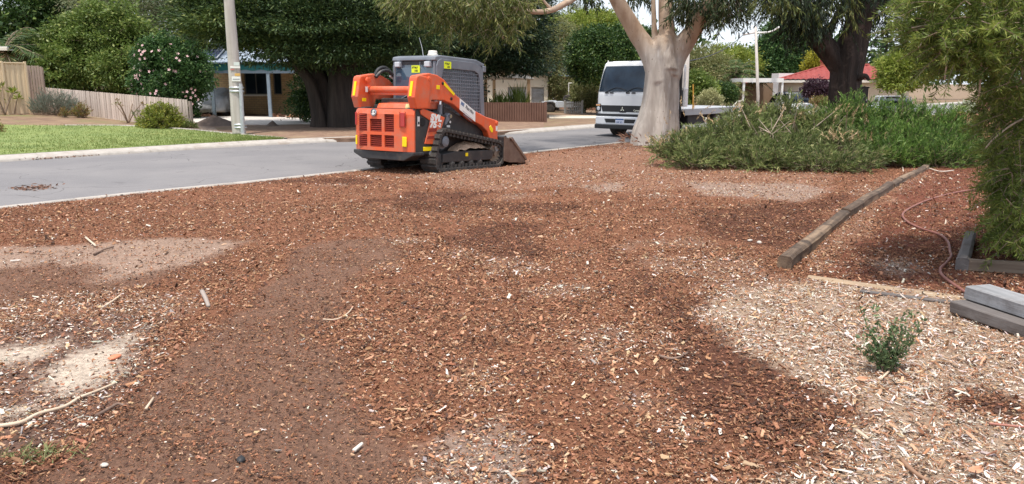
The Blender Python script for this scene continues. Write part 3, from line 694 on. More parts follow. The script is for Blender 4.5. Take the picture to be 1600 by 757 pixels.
MB().add([(x0-.3,-.35,2.44),(x1+.25,-.35,2.30),(x1+.25,9,2.30),(x0-.3,9,2.44),(x0-.3,-.35,2.56),(x1+.25,-.35,2.42),(x1+.25,9,2.42),(x0-.3,9,2.56)], [(3,2,1,0),(4,5,6,7),(0,1,5,4),(1,2,6,5),(2,3,7,6),(3,0,4,7)]).build('roof', mat('brown_roof_edge', (0.22,0.12,0.08)), g)
cp = thing('carport', 'flat pale carport roof on a timber post before the garage', 'carport', go_ + Vector((0,-5.5,.05)))
cx_ = lambda u: X(u,40.5)-go_.x
MB().box(cx_(744), cx_(834), 0, 1.3, 1.87, 1.98).build('roof', mat('pale_fascia', (0.62,0.50,0.38)), cp)
MB().add([(cx_(790),-.05,1.985),(cx_(836),-.05,1.90),(cx_(836),.5,1.90),(cx_(790),.5,1.985),(cx_(800),-.05,2.16),(cx_(822),-.05,2.12),(cx_(822),.5,2.12),(cx_(800),.5,2.16)], [(3,2,1,0),(4,5,6,7),(0,1,5,4),(1,2,6,5),(2,3,7,6),(3,0,4,7)]).build('gable_trim', M_whitew, cp)
M_post = mat('timber_post', (0.48,0.30,0.16), (0.56,0.37,0.21), 5, stretch=(1,1,.2))
for uu in (826, 772, 759): MB().box(cx_(uu)-.08, cx_(uu)+.08, .02, .16, -.25, 1.869).build('post', M_post, cp)
mb = MB().box(cx_(744), cx_(757), .4, .5, -.2, 1.4); mb.build('screen', mat('tan_screen', (0.52,0.36,0.2)), cp)
bo = Vector((X(860,52), 52.0, -.3))
b = thing('brick_house', 'brown brick house wall behind the trailer and pale yellow green trees', 'house', bo); bxx = lambda u: X(u,52)-bo.x
wall_holes(MB(), bxx(858), bxx(1010), 0, .25, 0, 2.3, [(bxx(862),bxx(868),.9,1.6)]).build('wall', M_brickbrown, b); window(b, bxx(862), bxx(868), .1, .9, 1.6, M_whitew, 1)
MB().add([(bxx(852),-.5,2.35),(bxx(1014),-.5,2.35),(bxx(1014),9,2.35),(bxx(852),9,2.35),(bxx(890),4,4.0),(bxx(980),4,4.0)], [(0,1,5,4),(1,2,5),(2,3,4,5),(3,0,4),(3,2,1,0)]).build('roof', M_tinroof, b)

# ---- red-roofed house and its white carport on the right
ho = Vector((X(1225,58), 58.0, -.62)); HA = math.atan2(ho.x, 58.0)
def h2(u, d):
    """distance along the turned front, d metres behind it, that is seen at u"""
    c, s_ = math.cos(HA), math.sin(HA); r = (X(u,58))/58.0; px, py = ho.x+d*s_, 58.0+d*c
    return (py*r-px)/(c+s_*r)
hx = lambda u: h2(u, 0.0)
h = thing('red_roof_house', 'cream house with red tiled hip roof behind the dark tree', 'house', ho, -HA)
EZ = D(1225,126,58).z - ho.z
x0, x1 = hx(1226), hx(1420)
w1, w2, dd0, dd1 = hx(1247), hx(1282), hx(1340), hx(1358)
wall_holes(MB(), x0, x1, 0, .25, 0, EZ-.12, [(w1,w2,.75,2.0),(dd0,dd1,0,2.05)]).build('wall', M_cream, h)
window(h, w1, w2, .1, .75, 2.0, M_whitew, 3); d_ = MB().box(dd0+.05,dd1-.05,.16,.22,0,2.02).build('door', mat('dark_door', (0.03,0.025,0.025)), h); MB().box(dd1-.16,dd1-.1,.11,.158,1.0,1.12).build('handle', M_steel, d_)
MB().box(dd0-.06,dd0+.049,-.03,.1,0,2.09).build('door_frame', M_whitew, h)
MB().box(x0, x0+.2, .26, 9, 0, EZ-.12).build('wall', M_cream, h); MB().box(x1-.2, x1, .26, 9, 0, EZ-.12).build('wall', M_cream, h)
MB().box(x0-.5, x1+.5, -.62, -.5, EZ-.17, EZ+.03).build('gutter', M_trim, h, bevel=.02); MB().box(x0-.5,x1+.5,-.5,.3,EZ-.115,EZ-.08).build('eave', M_whitew, h)
RZ_ = D(1290,103.5,60).z - ho.z; rxl, rxr = h2(1287,4), h2(1354,4)
def slope(s_, t, xa=x0-.55, xb=x1+.5, ya=-.65, za=EZ+.03, xc=rxl, xd=rxr, yc=4.0, zc=RZ_):
    x = (xa+(xb-xa)*s_)*(1-t) + (xc+(xd-xc)*s_)*t
    row = t*14; fr = row - math.floor(row)
    return (x, ya+(yc-ya)*t, za+(zc-za)*t + .055*abs(math.sin(x*math.pi/.36)) + .035*(1-fr))
MB().grid(slope, 240, 57).build('roof', M_redtile, h)
MB().grid(lambda s_, t: ((x0-.56)*(1-t)+rxl*t, -.65+8.6*s_*(1-t)+4.6*t if False else (-.65)*(1-s_)*(1-t)+9.0*s_*(1-t)+4.0*t, EZ+.02+(RZ_-EZ)*t), 2, 2).build('roof', M_redtile, h, solid=.03)
MB().add([(rxl,4.03,RZ_),(rxr,4.03,RZ_),(x1+.5,9.0,EZ),(x0-.5,9.0,EZ)], [(0,1,2,3)]).build('roof', M_redtile, h, solid=.03); MB().add([(rxr+.02,4,RZ_),(x1+.52,-.6,EZ),(x1+.52,9,EZ)], [(0,1,2)]).build('roof', M_redtile, h, solid=.03)
MB().tube([(rxl,4,RZ_+.06),(rxr,4,RZ_+.06)], .11, 8).build('ridge_cap', M_redtile, h); MB().tube([(x0-.5,-.6,EZ+.08),(rxl,4,RZ_+.06)], .09, 8).build('ridge_cap', M_redtile, h)
# lower wing roof at the right of the trunk
def slope2(s_, t): return slope(s_, t, hx(1352), hx(1440), -1.35, EZ+.02, h2(1374,1.9), h2(1420,1.9), 1.9, EZ+.85)
MB().grid(slope2, 110, 40).build('roof', M_redtile, h)
MB().tube([(hx(1352),-1.3,EZ+.08),(h2(1374,1.9),1.9,EZ+.9)], .08, 8).build('ridge_cap', M_redtile, h)
cw = h2(1278,4); ch = MB().box(cw, cw+.95, 3.6, 4.4, RZ_-.4, D(1285,96.5,60).z-ho.z).build('chimney', M_brickred, h); MB().box(cw-.06, cw+1.01, 3.54, 4.46, D(1285,96.5,60).z-ho.z+.002, D(1285,94,60).z-ho.z).build('chimney_cap', M_redtile, ch)
co = Vector((X(1160,56), 56.0, -.6)); c = thing('white_carport', 'white flat carport roof running left from the red roof house', 'carport', co); cx2 = lambda u: X(u,56)-co.x
za, zb = D(1190,129,56).z-co.z, D(1190,122.5,56).z-co.z
MB().box(cx2(1160), cx2(1223), 0, 5, za, zb).build('roof', M_whitew, c)
for uu in (1162, 1222): MB().box(cx2(uu)-.07, cx2(uu)+.07, .05, .19, 0, za-.001).build('post', M_whitew, c)
MB().box(cx2(1163), cx2(1224)+.75, 4.6, 4.7, 0, za-.05).build('back_wall', mat('brown_shed_wall', (0.30,0.20,0.13)), c)
wo = D(1217,124,63); w = thing('white_shed', 'plain white flat topped shed peeping over the white carport', 'shed', (wo.x, 63, -.6))
MB().box(0, 1.5, 0, 1.6, 0, wo.z+.5).build('wall', M_whitew, w); MB().box(-.05, 1.55, -.05, 1.65, wo.z+.501, wo.z+.66+.4).build('fascia', M_whitew, w)
ro = Vector((X(1149,66), 66, -.7)); w = thing('red_roof_shed', 'small red roofed shed left of the white carport', 'shed', ro)
MB().box(0, 1.1, .1, 1.2, 0, 1.75).build('wall', M_dark, w); MB().add([(-.1,0,1.76),(1.25,0,1.76),(1.25,1.4,2.75),(-.1,1.4,2.75)], [(0,1,2,3)]).build('roof', M_redtile, w, solid=.05); MB().box(.05,1.05,.03,.098,0,.95).build('door', M_panelcream, w)
fo = Vector((X(1128,50), 50, -.55)); f = thing('low_wall', 'pale curved low wall beside the dark clipped hedge', 'wall', fo)
MB().prism([(0,0),(1.4,0),(1.4,1.05),(1.1,.98),(.75,.62),(.4,.42),(0,.38)], 0, .12, 'y').build('panel', mat('pale_wall', (0.62,0.50,0.36)), f); MB().prism([(.36,.43),(.72,.63),(1.08,1.0),(1.4,1.07),(1.4,1.12),(1.05,1.06),(.68,.70),(.34,.49)], -.03, .15, 'y').build('capping', M_trim, f)
# grey picket gate by the trailer
gt = thing('picket_gate', 'small pale grey picket gate behind the trailer', 'gate', (X(884,42), 42.0, .0)); gw = X(909,42)-X(884,42)
pm = MB().box(0,.06,0,.025,0,.62).mesh('paling', mat('grey_picket', (0.36,0.34,0.31)))
for k in range(9): link('paling', pm, gt, (k*(gw-.06)/8, 0, .03))
for z in (.15,.5): MB().box(0,gw,.026,.06,z,z+.06).build('rail', bpy.data.materials['grey_picket'], gt)
for k in (0,1): MB().box(k*gw-.09*(1-k)-.0, k*gw+.09*k+.0, 0, .09, 0, .72).build('post', bpy.data.materials['grey_picket'], gt)

# ================================================================== FOLIAGE
class Leaves:
    def __init__(s): s.V = []; s.F = []; s.T = []; s.n = 0
    def add(s, P, Dr, Ln, Wd, curl=0.0, tone=None):
        if len(P) == 0: return s
        V, F = leaves_VF(P, Dr, Ln, Wd, curl); s.V.append(V); s.F.append(F + s.n); s.T.append(np.repeat(np.full(len(P), .5) if tone is None else tone, 4)); s.n += len(V); return s
    def build(s, name, m, parent=None):
        me = np_mesh(name, np.concatenate(s.V), np.concatenate(s.F), m)
        a = me.attributes.new('tone', 'FLOAT', 'POINT'); a.data.foreach_set('value', np.concatenate(s.T).astype(np.float32)); return link(name, me, parent)
def sprig_tone(n, k): return np.clip(.75*rng.random((n,1))**1.3 + .45*np.linspace(0,1,k)[None]**2 - .05, 0, 1).reshape(-1)
def sticks_VF(A, B, ra, rb):
    """thin three-sided twigs from A to B"""
    d = unit(B-A); r = unit(np.cross(d, rng.normal(size=d.shape))); q = np.cross(d, r); V = []
    ra = np.broadcast_to(ra, len(A))[:, None]; rb = np.broadcast_to(rb, len(A))[:, None]
    for P, rr in ((A, ra), (B, rb)):
        for k in range(3): a = 2*math.pi*k/3; V.append(P + (r*math.cos(a)+q*math.sin(a))*rr)
    V = np.stack(V, 1).reshape(-1, 3); b = np.arange(len(A))[:, None]*6
    F = np.concatenate([b+np.array([[k, (k+1)%3, 3+(k+1)%3, 3+k]]) for k in range(3)]); return V, F
def build_sticks(name, segs, m, parent):
    V = []; F = []; n = 0
    for (A, B, ra, rb) in segs: v, f = sticks_VF(A, B, ra, rb); V.append(v); F.append(f+n); n += len(v)
    return link(name, np_mesh(name, np.concatenate(V), np.concatenate(F), m), parent)
def rdir(n, zlo=-1.0):
    z = rng.uniform(zlo, 1, n); a = rng.uniform(0, 2*math.pi, n); s = np.sqrt(1-z*z); return np.stack([s*np.cos(a), s*np.sin(a), z], 1)
def lobe(u, v, y, ru, rv, ry=None):
    """an ellipsoid of crown whose size on its own plane is known"""
    c = D(u, v, y); a = y/FPX*1.0; return (c.x, y, c.z, ru*a, (ry if ry else max(ru, rv)*a), rv*a)
def crown(lv, lobes, nclump, per, cr, ll, lw, out=0.6, droop=0.15, rnd=0.7, zlo=-0.75, flat=0.75, shell=0.16, zmin=0.1, curl=0.08, inner=None, origin=(0,0,0), keep=None):
    Lb = np.array(lobes); w = (Lb[:,3]*Lb[:,5])**1.0; w /= w.sum(); k = rng.choice(len(Lb), nclump, p=w); u = rdir(nclump, zlo)
    rr = 1 - np.abs(rng.normal(0, shell, nclump)); C = Lb[k,:3] + u*rr[:,None]*Lb[k,3:6]
    if keep is not None: m = keep(C); C, u = C[m], u[m]
    m = C[:,2] > zmin; C, u = C[m], u[m]; n = len(C)
    c_r = cr*rng.uniform(.6,1.35,n); P = np.repeat(C, per, 0) + rng.normal(size=(n*per,3))*np.repeat(c_r, per)[:,None]*np.array([1,1,flat])*.6
    U = np.repeat(u, per, 0); off = unit(P-np.repeat(C, per, 0)+1e-6)
    Dr = unit(out*U + .5*out*off + rnd*rng.normal(size=P.shape) - np.array([0,0,droop]))
    P = P - np.array(origin); q = rng.uniform(.65,1.35,len(P)); lv.add(P, Dr, ll*q, lw*q*rng.uniform(.8,1.2,len(P)), curl)
    if inner:
        m_ = inner; k = rng.choice(len(Lb), m_, p=w); u2 = rdir(m_); P2 = Lb[k,:3]+u2*np.cbrt(rng.random(m_))[:,None]*Lb[k,3:6]*.72; P2 = P2[P2[:,2] > zmin]
        s_ = float(np.mean(Lb[:,5]))*.30; lv.add(P2-np.array(origin), rdir(len(P2)), s_*rng.uniform(.7,1.3,len(P2)), s_*.8)
    return C
M_barkgrey = mat('grey_bark', (0.16,0.12,0.095), (0.26,0.21,0.17), 5, stretch=(1,1,.2), rough=0.95, bump=0.8, bscale=18, bdist=0.04)
M_barkdark = mat('dark_rough_bark', (0.020,0.014,0.011), (0.058,0.040,0.032), 7, stretch=(1,1,.16), rough=0.95, bump=1.0, bscale=16, bdist=0.07, dirt=((0.16,0.11,0.09), 2.2, 0.56, 0.76))
M_barkcon = mat('conifer_bark', (0.028,0.021,0.017), (0.062,0.047,0.038), 6, stretch=(1,1,.12), rough=0.95, bump=0.9, bscale=14, bdist=0.05)
M_twig = mat('twig', (0.20,0.14,0.10), (0.30,0.22,0.16), 6, rough=0.9)
M_twigpale = mat('pale_twig', (0.38,0.29,0.22), (0.48,0.38,0.30), 6, rough=0.9)
def tree(name, label, cat, base, lobes, m, nclump, per, cr, ll, lw, trunk=None, bark=None, group=None, branches=14, **kw):
    """trunk: list of (x,y,z,r) in world space; limbs run from it into the lobes"""
    base = Vector(base); t = thing(name, label, cat, base, 0, group)
    lv = Leaves(); C = crown(lv, lobes, nclump, per, cr, ll, lw, origin=base, **kw); lv.build('crown', m, t)
    mb = MB(); bark = bark or M_barkgrey
    if trunk is None:
        top = np.array(lobes)[:, :3].mean(0); r = max(.06, .06*np.array(lobes)[:, 5].max())
        trunk = [(base.x, base.y, base.z-.1, r*1.4), (base.x*.8+top[0]*.2, base.y*.8+top[1]*.2, base.z*.6+top[2]*.4, r), (top[0], top[1], top[2], r*.55)]
    mb.tube([Vector(p[:3])-base for p in trunk], [p[3] for p in trunk], 12, smooth=4); mb.build('trunk', bark, t, smooth=True)
    if branches and len(C):
        mb = MB(); T = Vector(trunk[-1][:3])-base; r = trunk[-1][3]
        for c in C[rng.choice(len(C), min(branches, len(C)), replace=False)]:
            c = Vector(c)-base; f = rng.uniform(.3,1); s0 = (Vector(trunk[-2][:3])-base).lerp(T, f); mid = s0.lerp(c, .5)+Vector((rng.normal(),rng.normal(),abs(rng.normal())))*.12*(c-s0).length
            mb.tube([s0, mid, c], [r*.45, r*.28, r*.08], 6, smooth=3)
        mb.build('branches', bark, t, smooth=True)
    return t
def B(u, y, z=None): x = X(u, y); return (x, y, zf(x, y) if z is None else z)

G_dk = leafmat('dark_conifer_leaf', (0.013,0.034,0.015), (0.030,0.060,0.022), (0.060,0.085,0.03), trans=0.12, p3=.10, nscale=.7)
G_dkl = leafmat('mid_conifer_leaf', (0.024,0.054,0.018), (0.066,0.112,0.034), (0.11,0.155,0.045), trans=0.12, p3=.2, nscale=.7)  # mid-dark green over the big conifer's whole crown
G_yg = leafmat('sun_tinted_conifer_leaf', (0.050,0.088,0.022), (0.110,0.155,0.038), (0.20,0.23,0.06), trans=0.2, p3=.15, nscale=.7)  # paler, yellower tone paints sunlight onto the conifer's left boughs
G_mid = leafmat('mid_green_leaf', (0.110,0.175,0.035), (0.205,0.275,0.060), (0.33,0.37,0.11), trans=0.35)
G_greyg = leafmat('grey_green_leaf', (0.135,0.170,0.075), (0.220,0.250,0.125), (0.31,0.28,0.18), trans=0.35)
G_yel = leafmat('yellow_green_leaf', (0.18,0.24,0.035), (0.31,0.37,0.06), (0.42,0.43,0.10), trans=0.4)
G_olive = leafmat('olive_leaf', (0.17,0.19,0.065), (0.27,0.28,0.11), (0.38,0.33,0.16), trans=0.35)
G_hedge = leafmat('hedge_leaf', (0.030,0.072,0.018), (0.072,0.135,0.030), (0.17,0.24,0.06), trans=0.25)
G_hib = leafmat('hibiscus_leaf', (0.038,0.095,0.028), (0.088,0.175,0.048), (0.15,0.24,0.07), trans=0.3)
G_gum = leafmat('gum_leaf', (0.040,0.068,0.028), (0.085,0.120,0.045), (0.17,0.19,0.075), trans=0.3, p3=.16)
G_guml = leafmat('pale_gum_leaf', (0.090,0.125,0.032), (0.175,0.205,0.055), (0.29,0.29,0.09), trans=0.4, p3=.2)  # paler, yellower than the gum crown's leaf
G_dark = leafmat('dark_tree_leaf', (0.018,0.035,0.016), (0.042,0.070,0.028), (0.09,0.13,0.04), trans=0.2)
G_purple = leafmat('purple_leaf', (0.055,0.028,0.042), (0.11,0.055,0.075), trans=0.3)
G_palm = leafmat('palm_leaf', (0.075,0.135,0.045), (0.14,0.205,0.07), (0.26,0.25,0.09), trans=0.3)
G_bott = leafmat('bottlebrush_leaf', (0.072,0.125,0.026), (0.300,0.375,0.078), (0.38,0.42,0.11), tone=True, trans=0.42, p3=.14, nscale=1.3)
G_grev = leafmat('grevillea_leaf', (0.060,0.100,0.032), (0.34,0.40,0.135), (0.44,0.43,0.19), tone=True, trans=0.42, nscale=1.4)
G_grevb = leafmat('green_grevillea_leaf', (0.035,0.095,0.018), (0.225,0.365,0.080), (0.33,0.43,0.12), tone=True, trans=0.42, nscale=1.4)
G_lav = leafmat('silver_leaf', (0.17,0.21,0.16), (0.27,0.31,0.24), trans=0.3)
G_brown = leafmat('rusty_leaf', (0.22,0.12,0.05), (0.30,0.22,0.07), (0.18,0.22,0.06), trans=0.3, p3=.3)

# ---- left side, behind the fence
tree('leafy_shrub', 'bright green leafy shrub rising over the low paling fence', 'shrub', B(155,35.5),
     [lobe(150,92,35.5,62,46,2.2), lobe(105,110,34.8,48,40,1.8), lobe(200,108,34.8,42,42,1.8), lobe(165,55,36,55,34,2), lobe(120,70,36,40,30,1.6), lobe(80,85,36,26,26,1.2), lobe(215,75,36.2,28,28,1.2)]+[lobe(u_, v_, 35.2, r_, r_, .6) for u_, v_, r_ in ((70,62,12),(92,44,14),(118,36,11),(142,22,15),(168,28,11),(190,14,13),(214,40,14),(236,60,12),(60,98,13),(70,128,12),(240,96,13),(180,140,14),(110,138,13),(228,128,12),(150,8,9),(100,62,10))], G_mid, 820, 62, .27, .15, .065, inner=420, shell=.22, zlo=-.9, branches=24, bark=M_twig)
tree('grey_green_tree', 'tall airy grey green tree left of the big dark conifer', 'tree', B(235,46),
     [lobe(230,50,46,70,50,3), lobe(180,20,46,60,45,3), lobe(275,40,46,42,50,2.4), lobe(240,-30,47,90,60,4), lobe(300,0,47,40,40,2), lobe(205,85,46,45,32,2)], G_greyg, 760, 44, .5, .22, .055, droop=.5, branches=26, bark=M_barkgrey)
tree('dark_background_tree', 'dark tree at the top left corner behind the leafy shrub', 'tree', B(70,52),
     [lobe(75,20,52,65,55,3), lobe(20,0,52,60,50,3), lobe(110,-10,52,60,50,3), lobe(60,65,52,60,40,3), lobe(40,100,52,50,40,3)], G_hedge, 620, 40, .6, .28, .12, inner=220)
tree('light_branch_tree', 'yellow green tips of a tree at the left edge of the conifer', 'tree', B(330,40), [lobe(322,38,40,26,20,1.2), lobe(300,62,40,18,16,1), lobe(345,20,40,30,24,1.4), lobe(318,80,40,14,12,.8)], G_yel, 150, 40, .3, .16, .05, branches=8)
tree('hibiscus_shrub', 'large hibiscus bush full of pale pink flowers by the carport', 'shrub', B(268,33.2),
     [lobe(272,118,33.2,48,46,1.5), lobe(250,92,33.4,34,30,1.2), lobe(296,108,33.4,30,30,1.2), lobe(268,150,33.0,38,34,1.4), lobe(306,122,33.2,20,30,1), lobe(238,128,33.2,26,34,1), *[lobe(u_, v_, 33.1, r_, r_*1.3, .5) for u_, v_, r_ in ((232,72,9),(250,62,8),(268,70,10),(288,66,9),(306,80,9),(320,96,8),(222,92,9),(216,124,9),(222,150,9),(322,128,8))], lobe(288,176,32.8,16,14,.7)], G_hib, 820, 44, .22, .12, .06, inner=400, zlo=-.95, bark=M_twig)
hib = bpy.data.objects['hibiscus_shrub']; hb = hib.location
M_pink = mat('pink_petal', (0.86,0.55,0.56), (0.90,0.68,0.67), 5, rough=0.6)
fl = MB()
for k in range(5):
    a = 2*math.pi*k/5; c, s = math.cos(a), math.sin(a); p, q = math.cos(a+.55), math.sin(a+.55); p2, q2 = math.cos(a-.55), math.sin(a-.55)
    n0 = len(fl.v); fl.v += [(0,0,0),(.05*p2,.05*q2,.022),(.085*c,.085*s,.03),(.05*p,.05*q,.03)]; fl.f.append((n0,n0+1,n0+2,n0+3))
fl.tube([(0,0,0),(0,0,.06)], [.008,.012], 5); fme = fl.mesh('flower', M_pink)
HL = np.array([lobe(272,118,33.2,48,46,1.5), lobe(250,92,33.4,34,30,1.2), lobe(296,108,33.4,30,30,1.2), lobe(275,150,33.0,44,36,1.4), lobe(238,128,33.2,26,34,1)])
for k in range(120):
    l = HL[rng.integers(5)]; u = rdir(1)[0]; u[1] = -abs(u[1])-.2; u = u/np.linalg.norm(u); p = l[:3]+u*l[3:6]*1.05
    if p[2] < .7: continue
    link('flower', fme, hib, Vector(p)-hb, Vector(tuple(u)).to_track_quat('Z','Y').to_euler()).scale = (.85,)*3
# far-left palm with broad drooping fronds
def frond(mb_l, twigs, o_, az, el, Ln, n=26, lw=.03, ll=.45, dr=.9, vee=.5):
    t = np.linspace(0,1,n); hd = np.array([math.sin(az), math.cos(az), 0]); up = np.array([0,0,1.])
    P = o_ + np.outer(t*Ln*math.cos(el), hd) + np.outer(t*Ln*math.sin(el) - dr*Ln*.5*t**2.2, up); T = unit(np.gradient(P, axis=0)); Sd = np.cross(T, up); Sd = unit(Sd)
    for sgn in (-1, 1):
        Dr = unit(Sd*sgn*1.0 + T*.7 - up*vee*rng.uniform(.5,1.4,(n,1))); mb_l.add(P, Dr, ll*np.sin(math.pi*(.12+.83*t))+.05, lw, .05)
    twigs.append((P[:-1], P[1:], .025*(1-t[:-1]*.8), .025*(1-t[1:]*.8)))
def palm(name, label, base, hgt, nf, Ln, m, el=(-.3,1.2), cat='palm', **kw):
    base = Vector(base); t = thing(name, label, cat, base); lv = Leaves(); tw = []
    for k in range(nf): frond(lv, tw, np.array([0,0,hgt]), 2*math.pi*k/nf*2.4+rng.normal(0,.15), rng.uniform(*el), Ln*rng.uniform(.8,1.15), **kw)
    lv.build('fronds', m, t); build_sticks('frond_stems', tw, M_twig, t)
    if hgt > .3: MB().tube([(0,0,-.1),(0.03,0,hgt*.5),(0,0,hgt+.05)], [.16,.12,.10], 10, smooth=4, flute=lambda a,p,f: 1+.08*math.sin(p.z*22)).build('trunk', M_barkgrey, t, smooth=True)
    return t
palm('fan_palm', 'broad fronded palm at the far left behind the tan fence', B(14,33.9), 2.5, 26, 2.4, G_palm, el=(-.2,1.1), n=34, ll=.55, lw=.05, dr=1.0)
# garden-bed plants
def sprigs(O, Dr, Ln, k, ang, droop=0.0, t0=.1, spread=.25):
    """k leaf seats along every sprig: seat positions and leaf directions"""
    n = len(O); t = np.linspace(t0, 1, k)[None,:,None]; Ln = np.broadcast_to(Ln, n)[:,None,None]
    P = O[:,None] + Dr[:,None]*Ln*t - np.array([0,0,1.])*droop*(Ln*t)**2; T = unit(Dr[:,None]*np.ones_like(t) - np.array([0,0,2.])*droop*Ln*t)
    r = unit(np.cross(T, rng.normal(size=T.shape))); a = ang*rng.uniform(1-spread,1+spread,(n,k,1)); return P.reshape(-1,3), unit(T*np.cos(a)+r*np.sin(a)).reshape(-1,3)
def sprig_shrub(name, label, base, r, h, nspr, m, k=14, ll=.06, lw=.012, sl=.35, ang=.7, zlo=.0, twig=None, droop=.0, core=.55, up=.5, group=None, lobes=None, cat='shrub', squash=1.0, twigs=True, jit=.38, inside=None):
    base = Vector(base); t = thing(name, label, cat, base, 0, group); lv = Leaves()
    if lobes is None: lobes = [(0,0,0,r,r,h)]
    Lb = np.array(lobes); w = Lb[:,3]*Lb[:,5]; w /= w.sum(); q = rng.choice(len(Lb), nspr, p=w); u = rdir(nspr, zlo); f = rng.uniform(core, 1, nspr)[:,None]
    O = Lb[q,:3] + u*f*Lb[q,3:6]*np.array([1,1,.86]); Dr = unit(u + np.array([0,0,up]) + rng.normal(size=u.shape)*jit); L_ = sl*rng.uniform(.5,1.3,nspr); O -= Dr*L_[:,None]*.5; O[:,2] = np.maximum(O[:,2], .03)
    P, dr = sprigs(O, Dr, L_, k, ang, droop); s_ = rng.uniform(.7,1.3,len(P)); mm = P[:,2] > .01; lv.add(P[mm], dr[mm], (ll*s_)[mm], lw, .06, tone=sprig_tone(nspr, k)[mm]); lv.build('foliage', m, t)
    if twigs:
        segs = [(O, O+Dr*L_[:,None]*.8-np.array([0,0,1.])*droop*(L_[:,None]*.8)**2, .006, .003)]
        kk = rng.choice(nspr, min(nspr, 90), replace=False); c0 = Lb[q[kk],:3]*np.array([1,1,0])*.75; segs.append((c0+rng.normal(size=c0.shape)*.05*np.array([1,1,0]), O[kk], .014, .006))
        build_sticks('stems', segs, twig or M_twig, t)
    return t
sprig_shrub('silver_shrub', 'rounded silver grey shrub in front of the paling fence', B(82,30.2), .95, .95, 420, G_lav, k=12, ll=.10, lw=.016, sl=.5, up=.9, ang=.4, zlo=.05)
sprig_shrub('rusty_plant', 'small rusty brown and green plant right of the silver shrub', B(124,29.6), .28, .55, 90, G_brown, k=8, ll=.10, lw=.03, sl=.3, up=.9)
sprig_shrub('rusty_plant', 'tiny reddish brown plant at the foot of the silver shrub', B(97,29.2), .16, .38, 40, G_brown, k=8, ll=.08, lw=.025, sl=.2, up=.9)
sprig_shrub('rusty_plant', 'brown leaved plant cut by the left edge of the photo at the lawn', (G(0,213,.1)[0]-.12, G(0,213,.1)[1], .08), .25, .5, 80, G_brown, k=8, ll=.09, lw=.025, sl=.25, up=.9)
sprig_shrub('round_shrub', 'rounded yellow green shrub before the right end of paling fence', B(249,27.0), .75, 1.0, 760, leafmat('golden_shrub_leaf', (0.19,0.23,0.035), (0.31,0.35,0.06), (0.42,0.38,0.08), trans=.35), k=10, ll=.085, lw=.038, sl=.26, up=.5, zlo=-.1, ang=.9)
sprig_shrub('low_plant', 'tiny green plant at the foot of the last fence paling', B(293,27.0), .25, .28, 60, G_mid, k=6, ll=.08, lw=.03, sl=.15)
def bare_plant(name, label, base, h, m, n=6, ll=.22, lw=.05, group=None, spread=.5):
    base = Vector(base); t = thing(name, label, 'plant', base, 0, group); mb = MB(); lv = Leaves()
    for k in range(n):
        a = 2*math.pi*k/n+rng.normal(0,.3); e = Vector((math.cos(a)*spread*h*rng.uniform(.4,1), math.sin(a)*spread*h*rng.uniform(.4,1), h*rng.uniform(.7,1))); mid = e*.5+Vector((0,0,.08*h)); mb.tube([(0,0,-.02),tuple(mid*.8),tuple(e)], [.03,.022,.012], 6, smooth=3)
        P = np.repeat(np.array([e]), 11, 0)+rng.normal(size=(11,3))*.03; lv.add(P, unit(rdir(11,-.3)+np.array([0,0,.3])), ll, lw, .05)
    mb.build('stems', M_twig, t, smooth=True); lv.build('leaves', m, t); return t
bare_plant('frangipani', 'young frangipani with bare forked stems before the tan fence', B(4,29.0), 1.05, G_yel, n=5, ll=.26, lw=.07)
bare_plant('frangipani', 'smaller frangipani right of its taller twin by the tan fence', B(19,29.6), .62, G_yel, n=4, ll=.24, lw=.06)
bare_plant('spindly_plant', 'spindly red tipped plant in front of the middle of paling fence', B(196,28.6), .85, G_brown, n=5, ll=.12, lw=.04, spread=.7)
bare_plant('spindly_plant', 'thin green weed between spindly plant and round shrub', B(212,28.2), .45, G_greyg, n=6, ll=.12, lw=.03)

# ---- the big dark conifer and its neighbours
def conifer(name, label, base, lobes, m, nspray, ll, lw, per, trunks, zlo=-.8, bark=M_barkcon, inner=500, cr=.35, shell=.12, out=.9, flat=.3, outer=None):
    base = Vector(base); t = thing(name, label, 'tree', base); lv = Leaves()
    crown(lv, lobes, nspray, per, cr, ll, lw, out=out, droop=.12, rnd=.45, zlo=zlo, flat=flat, shell=shell, origin=base, inner=inner, zmin=1.2); lv.build('crown', m, t)
    if outer: lv = Leaves(); crown(lv, outer[0], outer[1], per, cr, ll, lw, out=out, droop=.0, rnd=.45, zlo=-.3, flat=flat, shell=.06, origin=base, zmin=1.2); lv.build('sun_tinted_boughs', outer[2], t)
    for tr in trunks:
        ph = rng.uniform(0,6); MB().tube([Vector(p[:3])-base for p in tr], [p[3] for p in tr], 22, smooth=5, flute=lambda a,p,f: 1+.13*math.sin(3*a+ph+p.z*.6)+.07*math.sin(7*a+p.z*1.3)+.03*math.sin(13*a)).build('trunk', bark, t, smooth=True)
    return t
cb_ = B(521,28.2); cz0 = cb_[2]-.1
def tk(u, v, y, r): p = D(u, v, y); return (p.x, y, p.z, r)
